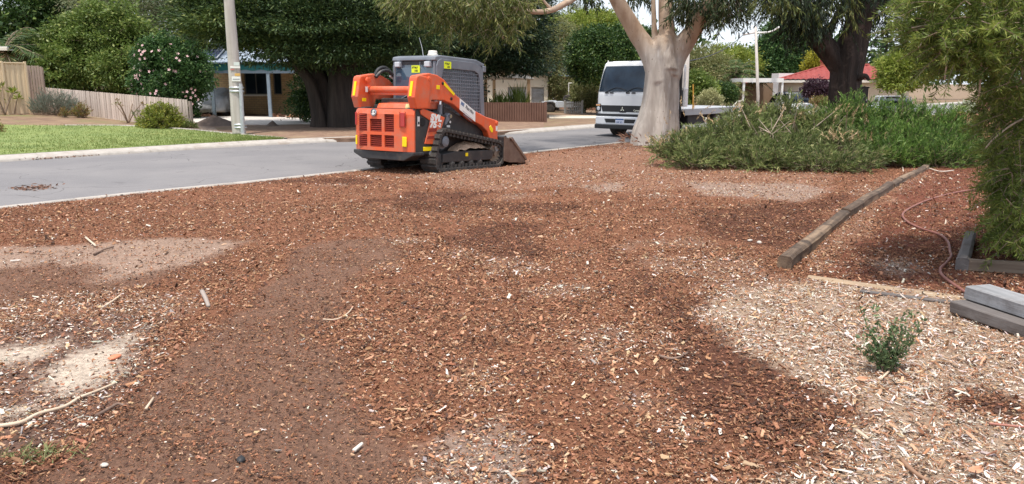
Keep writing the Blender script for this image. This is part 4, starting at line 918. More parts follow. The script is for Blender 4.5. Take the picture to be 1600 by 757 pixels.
conifer('big_conifer', 'huge dark spreading conifer with fluted multi stem trunk by the loader', cb_,
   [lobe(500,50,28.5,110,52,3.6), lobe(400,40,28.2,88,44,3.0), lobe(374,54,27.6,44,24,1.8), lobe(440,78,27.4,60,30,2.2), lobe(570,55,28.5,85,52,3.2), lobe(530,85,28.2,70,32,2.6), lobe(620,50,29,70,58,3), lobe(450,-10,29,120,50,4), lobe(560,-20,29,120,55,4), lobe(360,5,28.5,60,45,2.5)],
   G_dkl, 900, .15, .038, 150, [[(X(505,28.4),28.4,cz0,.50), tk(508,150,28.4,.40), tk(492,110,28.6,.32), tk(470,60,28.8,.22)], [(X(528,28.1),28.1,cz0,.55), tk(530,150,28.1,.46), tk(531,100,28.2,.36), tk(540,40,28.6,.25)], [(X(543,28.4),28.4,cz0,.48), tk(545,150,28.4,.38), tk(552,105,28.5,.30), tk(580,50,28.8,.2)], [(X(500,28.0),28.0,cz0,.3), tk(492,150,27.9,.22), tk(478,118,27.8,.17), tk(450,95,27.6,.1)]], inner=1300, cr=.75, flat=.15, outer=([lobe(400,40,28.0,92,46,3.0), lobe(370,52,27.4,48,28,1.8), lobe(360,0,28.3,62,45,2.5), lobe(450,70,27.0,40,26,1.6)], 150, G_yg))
conifer('dense_cypress', 'dense near black cypress behind the loader with a straight right edge', B(735,36.5),
   [lobe(760,60,36.5,84,58,3.4), lobe(690,60,36.5,70,60,3.2), lobe(800,78,36,48,42,2.0), lobe(650,75,36,50,48,2.4), lobe(735,100,36,70,24,2.6), lobe(740,0,37,110,60,4), lobe(815,30,36.5,33,60,1.8), lobe(818,95,36.2,30,28,1.6)],
   G_dk, 800, .17, .042, 120, [[tk(700,186,36.5,.45), tk(702,120,36.5,.35), tk(720,40,36.6,.2)]], inner=900, cr=.7, flat=.16)
tree('understorey_shrub', 'dark green shrub in the shade between brick house and conifer trunk', 'shrub', B(474,31.5), [lobe(482,140,31.5,24,26,1), lobe(496,160,31.2,28,28,1), lobe(470,168,31.5,18,16,.7), lobe(505,130,31.8,22,24,.9)], G_hedge, 300, 40, .2, .12, .05, inner=160, zlo=-.9)
tree('back_hedge', 'dark hedge closing the gap behind the conifer trunk', 'hedge', B(600,40), [lobe(580,140,40,60,36,1.5), lobe(650,140,40,60,38,1.5), lobe(620,170,40,90,26,1.5), lobe(705,150,40,50,34,1.5)], G_dk, 620, 40, .3, .16, .07, inner=260, zlo=-.9)
for k, (uu, hh) in enumerate([(770,.65),(780,.85),(792,.75),(803,.95),(812,1.1),(820,.8)]):
    b_ = B(uu, 35.5+.5*(k % 2)); t = thing('strappy_plant', ['strappy green plant at the left end of the brown fence top','second strappy plant from the left behind the brown fence','third strappy plant from the left behind the brown fence','strappy plant just left of the tallest behind the brown fence','tallest strappy plant behind the brown fence','strappy plant beside the timber carport post'][k], 'plant', b_, 0, 'strappy plants behind the brown fence')
    lv = Leaves(); n_ = 46; d_ = unit(rdir(n_,.2)*np.array([.55,.55,1])+np.array([0,0,.5])); lv.add(rng.normal(size=(n_,3))*np.array([.06,.06,0])+np.array([0,0,.55*hh]), d_, hh*rng.uniform(.6,1.1,n_), .055, .06); lv.build('leaves', G_mid, t); MB().tube([(0,0,0),(0,0,.6*hh)], [.05,.05], 7).build('stem', M_twig, t)
tree('feathery_tree', 'pale yellow green feathery tree left of the big round dark tree', 'tree', B(872,47), [lobe(870,75,47,26,32,1.2), lobe(866,110,47,24,32,1.2), lobe(885,125,46.5,26,32,1.2), lobe(868,145,46.5,18,18,.8), lobe(880,50,47.5,24,18,1.1)], G_olive, 430, 44, .3, .17, .035, droop=.7, branches=16)
tree('yellow_green_tree', 'bright yellow green tree crown behind the round dark tree', 'tree', B(915,58), [lobe(910,48,58,50,26,2.5), lobe(945,46,58,44,22,2), lobe(880,60,58,35,24,2), lobe(930,32,59,36,13,1.6), lobe(965,60,58,40,24,2)], G_yel, 520, 40, .45, .25, .08, inner=120)
tree('round_dark_tree', 'dense round clipped dark green tree behind the white truck', 'tree', B(935,41), [lobe(940,88,41,52,44,2.0), lobe(915,88,41,28,40,1.4), lobe(970,85,41,36,42,1.6), lobe(940,68,41.2,46,16,1.6), lobe(1005,90,41.5,34,42,1.5)], G_hedge, 1000, 46, .24, .14, .065, inner=500, zlo=-.95, branches=10)
tree('low_shrub', 'low olive shrub between the trailer gate and white truck', 'shrub', B(914,44), [lobe(914,145,44,24,22,.9), lobe(928,150,43.8,16,20,.7), lobe(905,158,44,14,16,.6)], G_olive, 230, 40, .2, .13, .05, zlo=-.9)
tree('far_gum', 'thin distant tree top left of the pale feathery tree', 'tree', B(858,70), [lobe(858,28,70,14,16,1.2), lobe(866,42,70,12,14,1)], G_gum, 90, 40, .4, .22, .08)
tree('far_gum', 'faint grey tree crown high between cypress and yellow green tree', 'tree', B(880,80), [lobe(885,18,80,22,20,2), lobe(876,38,80,14,16,1.5)], G_greyg, 60, 30, .6, .25, .05)

# ---- far right background
tree('olive_tree', 'grey olive tree just right of the pale gum trunk', 'tree', B(1095,62,-.6), [lobe(1095,95,62,30,22,2), lobe(1075,110,62,22,28,1.6), lobe(1118,112,61,28,26,1.8), lobe(1105,128,60,24,16,1.5)], G_olive, 360, 40, .45, .2, .06, inner=100)
tree('bright_bush', 'bright green bush behind the truck tray', 'shrub', B(1090,40,-.3), [lobe(1088,132,40,16,20,.8), lobe(1100,142,40,16,18,.8), lobe(1082,150,39.8,12,16,.6)], G_mid, 240, 40, .2, .13, .06, zlo=-.9)
tree('bright_bush', 'yellowish bush between bright bush and clipped hedge', 'shrub', B(1108,42,-.4), [lobe(1106,138,42,12,12,.6)], G_yel, 80, 40, .18, .12, .05, zlo=-.9)
tree('clipped_hedge', 'dark rounded clipped hedge beyond the truck tray', 'hedge', B(1128,46,-.5), [lobe(1122,144,46,22,14,.9), lobe(1136,146,46,16,15,.8), lobe(1112,146,46,14,10,.7)], G_hedge, 420, 40, .12, .08, .04, inner=150, zlo=-.9, shell=.06)
tree('pale_shrub', 'pale cream green round shrub over the truck tray edge', 'shrub', B(1112,34,-.2), [lobe(1110,152,34,12,11,.4), lobe(1100,158,34,8,8,.3), lobe(1120,156,34,8,8,.3)], leafmat('pale_leaf', (0.36,0.36,0.16), (0.50,0.48,0.25), trans=.3), 130, 40, .10, .08, .03, zlo=-.9)
palm('feather_palm', 'feathery palm standing behind the far street pole', B(1148,60,-.7), 3.0, 26, 2.6, G_palm, n=34, ll=.6, lw=.05, dr=1.1)
palm('feather_palm', 'shorter yellowing palm below the tall feathery palm', B(1143,57,-.7), 1.7, 20, 1.8, G_olive, n=28, ll=.5, lw=.05, dr=1.2)
tree('yellow_green_tree', 'yellow green tree crown above the palms', 'tree', B(1145,72,-.7), [lobe(1135,85,72,26,12,2), lobe(1162,100,72,24,16,2), lobe(1125,105,72,24,18,2)], G_yel, 240, 36, .5, .25, .08)
tree('dark_park_tree', 'tall dark tree between the far street pole and red chimney', 'tree', B(1235,74,-.7), [lobe(1230,80,74,42,40,3), lobe(1205,95,74,22,36,2), lobe(1255,100,74,36,26,2.6), lobe(1215,55,74,24,22,2), lobe(1245,50,74,30,24,2), lobe(1218,112,73,34,20,2)], G_hib, 900, 40, .5, .28, .11, inner=300, bark=M_twigpale)
tree('yellow_shrub', 'yellow leaved bush beside the red brick chimney', 'shrub', B(1278,68,-.6), [lobe(1278,92,68,12,14,1), lobe(1270,104,68,10,10,.9)], leafmat('gold_leaf', (0.36,0.34,0.03), (0.50,0.46,0.06), trans=.4), 90, 40, .35, .22, .08)
def norfolk(name, label, base, h, tiers, r0):
    base = Vector(base); t = thing(name, label, 'tree', base); lv = Leaves(); tw = []
    MB().tube([(0,0,0),(0,0,h)], [.28,.04], 9).build('trunk', M_barkdark, t, smooth=True)
    for k in range(tiers):
        f = k/tiers; z = h*(.22+.76*f); R_ = r0*(1-f)**.8+.25
        for j in range(6):
            a = 2*math.pi*j/6+k*.5; tt = np.linspace(.05,1,16); P = np.stack([np.cos(a)*R_*tt, np.sin(a)*R_*tt, z+R_*(-.12*tt+.22*tt**3)], 1); tw.append((P[:-1],P[1:],.03,.02))
            T = unit(np.gradient(P,axis=0)); Sd = unit(np.cross(T,np.array([0,0,1.])))
            for s_ in (-1,1):
                for q in range(2): lv.add(P, unit(Sd*s_*.8+T*.6+np.array([0,0,.25*q])), (.16*R_)*(1.15-tt)+.12, .07, .0)
    lv.build('fronds', G_dark, t); build_sticks('branches', tw, M_barkdark, t); return t
norfolk('norfolk_pine', 'tiered dark pine right of the dark trunk above the palm', (X(1378,85), 85, -.8), 9.3, 15, 3.4)
norfolk('norfolk_pine', 'tiered pine tip just behind the far street pole', (X(1193,80), 80, -.8), 7.8, 13, 2.8)
palm('date_palm', 'arching date palm over the red roof right of dark trunk', B(1378,70,-.6), 3.4, 30, 2.8, G_palm, n=36, ll=.5, lw=.045, dr=.8, el=(.0,1.3))
tree('purple_shrub', 'dark purple leaved shrub before the red roof house window', 'shrub', (X(1277,54), 54, -.6), [lobe(1277,138,54,17,13,.8), lobe(1290,142,54,12,12,.7), lobe(1266,142,54,9,9,.6)], G_purple, 260, 36, .2, .12, .06, zlo=-.9, branches=20)
tree('yellow_green_bush', 'yellow green leafy bush hiding the right end of red roof', 'shrub', B(1410,38,-.1), [lobe(1412,118,38,32,22,1.2), lobe(1398,108,38,24,18,1), lobe(1430,100,38,30,28,1.3), lobe(1405,132,37.5,26,12,.9)], G_yel, 420, 44, .24, .15, .06, inner=150)
tree('orange_shrub', 'small orange tinted shrub below the purple shrub', 'shrub', (X(1285,45), 45, -.45), [lobe(1284,158,45,12,7,.5)], G_brown, 60, 36, .15, .1, .04, zlo=-.9)
# far woods on the skyline
lv = Leaves(); lobes_ = []
for k in range(70):
    a = -1.25+2.5*k/69; d_ = rng.uniform(105,170); hh = rng.uniform(6,11); lobes_.append((d_*math.sin(a), d_*math.cos(a), hh*.5-1, rng.uniform(5,9), rng.uniform(4,7), hh*.55))
crown(lv, lobes_, 2300, 26, 1.6, .95, .5, zlo=-.2, shell=.12, inner=1200, zmin=-1)
tag(lv.build('far_wood', G_hedge), 'distant green tree line closing off the street behind the houses', 'woodland', kind='stuff')

# ---- the pale gum, the dark tree, the bushes and the weeping bottlebrush near the camera
M_gum = mat('smooth_gum_bark', (0.50,0.42,0.35), (0.66,0.59,0.52), 2.4, stretch=(1,1,.22), rough=0.8, bump=0.25, bscale=14, bdist=0.02, dirt=((0.36,0.29,0.245), 1.7, 0.50, 0.72), lo=.38, hi=.62)
def gummat():
    m, n, b, o = _new('pale_gum_bark'); tc = n.nodes.new('ShaderNodeTexCoord'); mp = n.nodes.new('ShaderNodeMapping'); mp.inputs['Scale'].default_value = (1,1,.14)
    n.links.new(tc.outputs['Object'], mp.inputs['Vector']); v = mp.outputs['Vector']; sp = n.nodes.new('ShaderNodeSeparateXYZ'); n.links.new(tc.outputs['Object'], sp.inputs[0])
    low = _mix(n, _ramp(n, _noise(n, v, 5.0, 6), .36, .62), (0.40,0.345,0.295), (0.57,0.505,0.44))
    low = _mix(n, _ramp(n, _noise(n, v, 2.3, 7, .7), .52, .66), low, (0.29,0.235,0.195)); low = _mix(n, _ramp(n, _noise(n, v, 11, 5), .60, .70), low, (0.66,0.62,0.57))
    up = _mix(n, _ramp(n, _noise(n, mp.outputs['Vector'], 4, 6), .38, .62), (0.40,0.27,0.18), (0.54,0.41,0.30)); up = _mix(n, _ramp(n, _noise(n, tc.outputs['Object'], 3, 7, .7), .54, .7), up, (0.30,0.20,0.14))
    ad = n.nodes.new('ShaderNodeMath'); n.links.new(sp.outputs['Z'], ad.inputs[0]); sc_ = n.nodes.new('ShaderNodeMath'); sc_.operation = 'MULTIPLY'; sc_.inputs[1].default_value = .9; n.links.new(_noise(n, tc.outputs['Object'], 2.5, 5), sc_.inputs[0]); n.links.new(sc_.outputs[0], ad.inputs[1])
    c = _mix(n, _ramp(n, ad.outputs[0], 2.75, 3.35), low, up)
    dot = _ramp(n, _noise(n, tc.outputs['Object'], 13, 2), .70, .74); c = _mix(n, dot, c, (0.22,0.16,0.125)); n.links.new(c, b.inputs['Base Color']); b.inputs['Roughness'].default_value = .75; b.inputs['Specular IOR Level'].default_value = .3
    bp = n.nodes.new('ShaderNodeBump'); bp.inputs['Strength'].default_value = .5; bp.inputs['Distance'].default_value = .03; n.links.new(_noise(n, v, 9, 7, .65), bp.inputs['Height']); n.links.new(bp.outputs['Normal'], b.inputs['Normal']); return m
M_gum = gummat()
M_gumlimb = mat('tan_gum_bark', (0.46,0.32,0.22), (0.58,0.45,0.34), 3, stretch=(1,1,.4), rough=0.8, bump=0.25, bscale=14, dirt=((0.32,0.22,0.16), 2.2, 0.52, 0.72))
YG = 20.9
gb = Vector((D(1022,222,YG).x, YG, 0)); gum = thing('gum_tree', 'large pale smooth barked gum tree standing in front of the white truck', 'tree', gb)
def gp(u, v, y=YG, r=.2): p = D(u, v, y)-gb; return (p.x, p.y, p.z, r)
def limb(L_, m, parent, name='trunk', n=28, fl=None, sm=5): return MB().tube([p[:3] for p in L_], [p[3] for p in L_], n, smooth=sm, flute=fl).build(name, m, parent, smooth=True)
gfl = lambda a, p, f: 1 + (.085*math.cos(3*a+.6) + .085*math.cos(6*a+1.9+p.z*.2))*(.7+.7*max(0,1-p.z/2.2)) + .02*math.sin(11*a+p.z*1.2) + .03*mnoise.noise(Vector((math.cos(a)*1.5, math.sin(a)*1.5, p.z*1.1)))
gm_ = MB()
def glimb(L_, n=28, fl=None, sm=5): gm_.tube([p[:3] for p in L_], [p[3] for p in L_], n, smooth=sm, flute=fl)
glimb([(.02,.0,-.15,.72), gp(1021,214,YG,.60), gp(1025,195,YG,.545), gp(1029,166,YG,.465), gp(1032,137,YG,.44), gp(1034,109,YG,.43), gp(1036,90,YG,.43), gp(1039,74,YG,.38), gp(1041,58,YG,.30)], 48, gfl, 7)
glimb([gp(1030,128,YG-.12,.33), gp(1023,100,YG-.1,.30), gp(1008,72,YG-.05,.25), gp(996,55,YG-.05,.23), gp(980,28,YG-.1,.205), gp(964,0,YG-.2,.19), gp(945,-45,YG-.4,.17), gp(925,-120,YG-.8,.13), gp(890,-200,YG-1.2,.08), gp(850,-260,YG-1.6,.03)])
glimb([gp(1040,110,YG-.1,.36), gp(1042,80,YG-.05,.29), gp(1042,50,YG,.215), gp(1040,15,YG+.2,.19), gp(1040,-40,YG+.4,.16), gp(1050,-120,YG+.6,.12), gp(1046,-220,YG+.6,.07), gp(1060,-300,YG+.7,.03)])
glimb([gp(1030,100,YG+.1,.2), gp(1024,62,YG+.3,.10), gp(1022,40,YG+.4,.075), gp(1021,10,YG+.6,.07), gp(1018,-50,YG+.8,.06), gp(1000,-150,YG+1,.035)], 14)
glimb([gp(1045,118,YG-.05,.32), gp(1057,88,YG,.28), gp(1072,64,YG-.1,.26), gp(1088,42,YG-.3,.21), gp(1105,12,YG-.6,.18), gp(1135,-30,YG-1,.14), gp(1180,-90,YG-1.5,.10), gp(1225,-160,YG-1.8,.06), gp(1260,-220,YG-2,.03)])
gtr = gm_.build('trunk', M_gum, gum, smooth=True); md = gtr.modifiers.new('join', 'REMESH'); md.mode = 'VOXEL'; md.voxel_size = .030; md.use_smooth_shade = True
md = gtr.modifiers.new('soften', 'SMOOTH'); md.factor = .5; md.iterations = 5
limb([gp(952,-30,YG-.35,.12), gp(915,-14,YG-1,.085), gp(886,4,YG-1.6,.075), gp(862,16,YG-2,.066), gp(835,19,YG-2.3,.058), gp(805,13,YG-2.5,.048), gp(778,2,YG-2.7,.04), gp(755,10,YG-2.8,.032), gp(733,19,YG-2.9,.022)], M_gumlimb, gum, 'limb', 12)
limb([gp(862,15,YG-2,.045), gp(850,2,YG-2.1,.03), gp(840,-20,YG-2.2,.025)], M_gumlimb, gum, 'limb', 8)
limb([gp(784,40,YG-2.3,.016), gp(788,52,YG-2.3,.020), gp(785,61,YG-2.3,.024)], M_gumlimb, gum, 'dead_stub', 7)
# loose bark at the foot
lv = Leaves(); n_ = 130; a_ = rng.uniform(0,2*math.pi,n_); lv.add(np.stack([.78*np.cos(a_), .78*np.sin(a_), rng.uniform(.0,.22,n_)],1), unit(np.stack([np.cos(a_)*.8, np.sin(a_)*.8, rng.uniform(-.2,1,n_)],1)), rng.uniform(.1,.3,n_), .035, .1)
lv.build('bark_flakes', mat('bark_flake', (0.20,0.085,0.05), (0.36,0.20,0.13), 9), gum)
def weep(lv, segs, boxes, kk, L_, ll, lw, side=.45, down=.75, origin=None, dr=.35, ang=.55):
    """hanging sprays inside ellipsoids (u, v, y, ru, rv, ry, count)"""
    for (u, v, y, ru, rv, ry, cnt) in boxes:
        l = lobe(u, v, y, ru, rv, ry); d = rdir(cnt); O = np.array(l[:3]) + d*np.cbrt(rng.random(cnt))[:,None]*np.array(l[3:6]); O = O - np.array(origin)
        Dr = unit(d*np.array([1,1,0])*side + rng.normal(size=O.shape)*np.array([.45,.45,.25]) - np.array([0,0,down])); Ln = L_*rng.uniform(.5,1.3,cnt); O[:,2] += .4*L_
        P, dd = sprigs(O, Dr, Ln, kk, ang, dr, t0=.15); dd = unit(dd - np.array([0,0,.55])); s_ = rng.uniform(.65,1.3,len(P)); lv.add(P, dd, ll*s_, lw*rng.uniform(.7,1.2,len(P)), .10)
        segs.append((O, O+Dr*Ln[:,None]-np.array([0,0,1.])*dr*Ln[:,None]**2, .004, .002))
lv = Leaves(); sg = []
weep(lv, sg, [(1105,-4,YG-.6,50,30,1.4,150),(1082,22,YG-.4,26,16,.8,50),(1140,6,YG-1,28,22,1.0,60),(1128,28,YG-1,26,10,.8,24),(995,-2,YG+1,16,20,.7,30),(915,-4,YG-1,9,16,.4,18),(1165,-12,YG-1,30,16,1,40),(1060,-50,YG,80,30,2.5,80)], 17, .46, .17, .034, origin=gb, ang=.85)
lv.build('crown', G_gum, gum); lv = Leaves()
weep(lv, sg, [(655,4,YG-3,40,20,1.2,170),(690,16,YG-3,46,20,1.3,150),(740,10,YG-3,46,22,1.3,120),(640,-4,YG-3,30,18,1.1,80),(775,22,YG-2.6,44,24,1.1,78),(812,34,YG-2.5,20,18,.8,24),(790,0,YG-2.6,44,20,1.2,110),(730,52,YG-2.6,44,14,.9,34),(780,62,YG-2.6,34,14,.8,26),(700,-40,YG-3,90,26,1.6,120)], 18, .46, .15, .027, origin=gb, ang=.95, down=.5)
lv.build('hanging_foliage', G_guml, gum); build_sticks('twigs', sg, M_twigpale, gum)
lv = Leaves(); crown(lv, [(1.5,19.2,7.6,2.2,2.0,1.1),(4.6,21.2,8.2,2.2,2.0,1.3),(7.4,19.2,7.0,2.2,2.0,1.0),(3.2,20,8.8,3.2,2.4,1.0)], 260, 34, .5, .22, .045, droop=.9, origin=gb); lv.build('upper_crown', G_gum, gum)

YD = 19.0
db = Vector((D(1322,232,YD).x, YD, 0)); dt = thing('dark_tree', 'dark rough barked tree rising behind the green bushes on the right', 'tree', db)
def dp(u, v, y=YD, r=.2): p = D(u, v, y)-db; return (p.x, p.y, p.z, r)
dfl = lambda a, p, f: 1+.06*math.sin(4*a+p.z)+.05*math.sin(11*a+p.z*1.7)+.06*mnoise.noise(Vector((math.cos(a)*5, math.sin(a)*5, p.z*.9)))
limb([(0,0,-.1,.5), dp(1321,190,YD,.40), dp(1320,152,YD,.35), dp(1322,117,YD,.35), dp(1325,95,YD,.37), dp(1331,72,YD,.33), dp(1338,48,YD,.29), dp(1343,15,YD,.28), dp(1345,-30,YD,.24), dp(1350,-110,YD,.17), dp(1362,-200,YD,.09), dp(1370,-270,YD,.03)], M_barkdark, dt, 'trunk', 44, dfl, 7)
limb([dp(1316,108,YD,.26), dp(1296,82,YD,.24), dp(1277,60,YD-.1,.22), dp(1262,30,YD-.2,.19), dp(1248,-5,YD-.3,.17), dp(1225,-70,YD-.6,.12), dp(1205,-150,YD-.8,.07), dp(1180,-220,YD-.9,.03)], M_barkdark, dt, 'limb', 26, dfl)
limb([dp(1350,40,YD,.14), dp(1366,14,YD+.2,.10), dp(1392,6,YD+.3,.07), dp(1412,22,YD+.3,.04)], M_barkdark, dt, 'limb', 12)
limb([dp(1350,32,YD+.3,.12), dp(1380,0,YD+.4,.09), dp(1420,-20,YD+.4,.06)], M_barkdark, dt, 'limb', 12)
limb([dp(1343,122,YD-.3,.09), dp(1352,119,YD-.45,.06), dp(1358,126,YD-.5,.03)], M_barkdark, dt, 'stub', 9)
limb([dp(1290,60,YD,.12), dp(1305,30,YD+.2,.08), dp(1318,5,YD+.3,.05)], M_barkdark, dt, 'limb', 12)
lv = Leaves(); sg = []
weep(lv, sg, [(1240,4,YD-.5,40,28,1.2,200),(1258,32,YD-.3,32,24,1.0,150),(1204,0,YD-.6,20,14,.8,40),(1252,56,YD-.2,26,12,.7,50),(1290,0,YD,36,22,1.1,90),(1306,40,YD+.2,18,16,.7,26),(1345,-5,YD,60,22,1.6,150),(1392,8,YD+.3,30,20,.9,70),(1400,38,YD+.4,22,22,.7,34),(1372,45,YD+.5,14,24,.6,26),(1200,-40,YD-.6,50,20,1.5,70)], 15, .50, .13, .024, origin=db)
lv.build('crown', G_dark, dt); lv = Leaves()
weep(lv, sg, [(1226,12,YD-1.2,30,14,.5,26),(1265,22,YD-1.2,10,10,.3,8),(1327,28,YD-1,8,26,.25,22),(1200,6,YD-1.2,24,8,.5,16),(1310,2,YD-1,20,6,.4,10)], 12, .40, .13, .024, origin=db); lv.build('pale_foliage', G_guml, dt); build_sticks('twigs', sg, M_barkdark, dt)  # paler leaf sprays in front of the dark crown
lv = Leaves(); crown(lv, [(8.6,19.2,7.0,2.8,2.2,1.4),(6.4,18.4,6.2,1.6,1.6,.9),(10.4,19.4,6.0,1.8,1.8,1.0)], 260, 34, .5, .2, .05, droop=.6, origin=db); lv.build('upper_crown', G_dark, dt)

def mounds(spec):
    """spec rows: u, v of a mound's top in the measured view, its distance, radius and how far it reaches down"""
    out = []
    for (u, v, y, r, rz) in spec: p = D(u, v, y); out.append((p.x, p.y, p.z-rz, r, r*.9, rz))
    return out
def rel(L_, o): return [(a-o[0], b-o[1], c-o[2], *r) for (a, b, c, *r) in L_]
fo_ = (5.0,15.6,0)
sprig_shrub('feathery_bush', 'wide feathery grey green bush with tan dead tips beside the gum', fo_, 1, 1, 2300, G_grev, k=22, ll=.105, lw=.0165, sl=.66, ang=.55, zlo=-.25, up=.55, core=.55, jit=.45, droop=.38,
   lobes=rel(mounds([(1062,212,15.4,.50,.34),(1092,196,15.7,.50,.42),(1128,184,15.8,.50,.50),(1162,158,16.0,.42,.66),(1200,166,16.2,.5,.56),(1234,144,16.4,.42,.70),(1266,170,16.2,.45,.52),(1292,172,16.0,.5,.55),(1110,222,15.1,.52,.38),(1160,212,15.0,.55,.44),(1210,208,15.1,.52,.46),(1255,206,15.2,.50,.44),(1225,232,14.6,.42,.32),(1275,236,14.4,.42,.28),(1318,240,14.3,.44,.28),(1345,252,14.3,.32,.18),(1178,236,14.6,.40,.30),(1086,236,14.8,.42,.26),(1310,200,15.2,.5,.45),(1185,185,15.6,.5,.5)]), fo_))
go2 = (7.9,15.9,0)
sprig_shrub('green_bush', 'bright green upright needle leaved bush right of the feathery bush', go2, 1, 1, 2200, G_grevb, k=24, ll=.085, lw=.0175, sl=.62, ang=.55, zlo=-.25, up=.75, core=.55, jit=.4, droop=.22,
   lobes=rel(mounds([(1304,160,16.2,.42,.58),(1338,144,16.3,.40,.70),(1370,162,16.2,.44,.58),(1402,150,16.4,.42,.68),(1436,160,16.4,.46,.60),(1466,164,16.3,.5,.60),(1496,172,16.2,.46,.58),(1350,190,15.6,.5,.5),(1390,192,15.6,.5,.52),(1432,192,15.6,.52,.54),(1474,198,15.5,.5,.52),(1400,224,15.1,.48,.42),(1444,224,15.1,.5,.44),(1486,226,15.1,.46,.42),(1516,206,15.6,.4,.5),(1372,226,15.0,.40,.38)]), go2))
fb = bpy.data.objects['feathery_bush']; lv = Leaves()
O = np.stack([rng.uniform(-2.0,2.2,90), rng.uniform(-.9,.6,90), rng.uniform(.75,1.15,90)],1); O[:25] = np.stack([rng.uniform(-2.3,-1.4,25), rng.uniform(-.6,.3,25), rng.uniform(.25,.62,25)],1)
O[25:45] = np.stack([rng.uniform(.9,2.2,20), rng.uniform(-1.1,-.7,20), rng.uniform(.50,.62,20)],1)
P, dd = sprigs(O, unit(rdir(90,0)+np.array([0,0,.5])), np.full(90,.20), 14, .5); lv.add(P, dd, .06, .012); lv.build('dead_tips', mat('dead_tip', (0.42,0.27,0.13), (0.52,0.38,0.22), 9), fb)
sg = []; A = np.stack([rng.uniform(-.3,1.6,26), rng.uniform(-.6,0,26), rng.uniform(.3,.7,26)],1); sg.append((A, A+unit(rdir(26,.1))*rng.uniform(.3,.7,(26,1)), .014, .005)); build_sticks('bare_twigs', sg, M_twigpale, fb)

bb = Vector((6.3,7.9,0)); bt = thing('weeping_bottlebrush', 'large weeping bottlebrush filling the right side of the photo close up', 'tree', bb)
limb([(0,0,-.1,.16),(-.1,-.1,.8,.13),(-.35,-.2,1.6,.10),(-.7,-.5,2.3,.07),(-1.2,-.9,2.75,.05)], M_barkgrey, bt, 'trunk', 14)
limb([(-.2,-.15,1.2,.09),(.1,-.5,1.9,.07),(.0,-1.1,2.5,.05),(-.5,-1.6,2.8,.035)], M_barkgrey, bt, 'limb', 10)
limb([(-.1,-.1,.9,.09),(-.5,.4,1.7,.07),(-.9,.9,2.4,.05)], M_barkgrey, bt, 'limb', 10)
def bp(u, v, y): return np.array(D(u, v, y)-bb)
lv = Leaves(); sg = []
def curtain(boxes, kk, L_, ll, lw, hz, dn, dr, ang=.72):
    for (u0,u1,v0,v1,y0,y1,cnt) in boxes:
        O = np.array([bp(rng.uniform(u0,u1), rng.uniform(v0,v1), rng.uniform(y0,y1)) for _ in range(cnt)])
        Dr = unit(np.array([-.65,-.35,0])*hz + rng.normal(size=O.shape)*np.array([.55,.55,.22]) - np.array([0,0,dn])); Ln = L_*rng.uniform(.55,1.3,cnt)
        P, dd = sprigs(O, Dr, Ln, kk, ang, dr, t0=.22); m_ = P[:,2] > .03; s_ = rng.uniform(.6,1.25,len(P)); lv.add(P[m_], dd[m_], (ll*s_)[m_], lw, .05, tone=sprig_tone(cnt, kk)[m_])
        h_ = O+Dr*Ln[:,None]*.5-np.array([0,0,1.])*dr*(Ln[:,None]*.5)**2; e_ = O+Dr*Ln[:,None]-np.array([0,0,1.])*dr*Ln[:,None]**2; sg.append((O,h_,.004,.003)); sg.append((h_,e_,.003,.0015))
curtain([(1455,1640,-60,60,5.6,7.6,420),(1425,1500,-30,70,5.8,7.2,190),(1470,1600,40,110,5.8,7.4,300),(1560,1720,-40,160,5.8,8.0,420)], 52, .25, .060, .0085, .7, .10, .8, .95)
curtain([(1566,1760,120,330,6.3,8.6,820),(1572,1760,250,385,6.2,7.6,400),(1540,1610,110,200,6.6,8.2,130),(1560,1600,220,370,6.5,7.4,200)], 52, .25, .060, .0085, .35, .45, .5, .95)
lv.build('foliage', G_bott, bt)
for pts in ([(1640,10,6.8),(1560,20,6.5),(1500,28,6.2),(1455,38,6.0),(1425,44,5.9)],[(1600,30,6.6),(1540,40,6.2),(1490,44,6.0),(1455,52,5.9),(1435,75,5.8)],[(1600,60,6.4),(1530,52,6.1),(1500,66,6.0),(1482,92,5.9),(1476,125,5.9)],[(1480,45,6.0),(1473,62,6.0),(1468,85,6.0)],
            [(1512,60,6.1),(1511,80,6.1),(1509,112,6.1)],[(1560,20,6.4),(1552,8,6.3),(1540,-10,6.2)],[(1530,60,6.2),(1533,100,6.2),(1530,150,6.2)],[(1598,20,6.4),(1597,90,6.5),(1598,140,6.6)],[(1600,270,6.6),(1592,320,6.5),(1588,380,6.5)],[(1640,170,6.7),(1590,190,6.5),(1555,215,6.4),(1540,232,6.4)]):
    limb([tuple(bp(*p))+(.010*(1-.6*i/len(pts)),) for i, p in enumerate(pts)], M_twigpale, bt, 'branch', 7, None, 4)
build_sticks('twigs', sg, M_twig, bt)
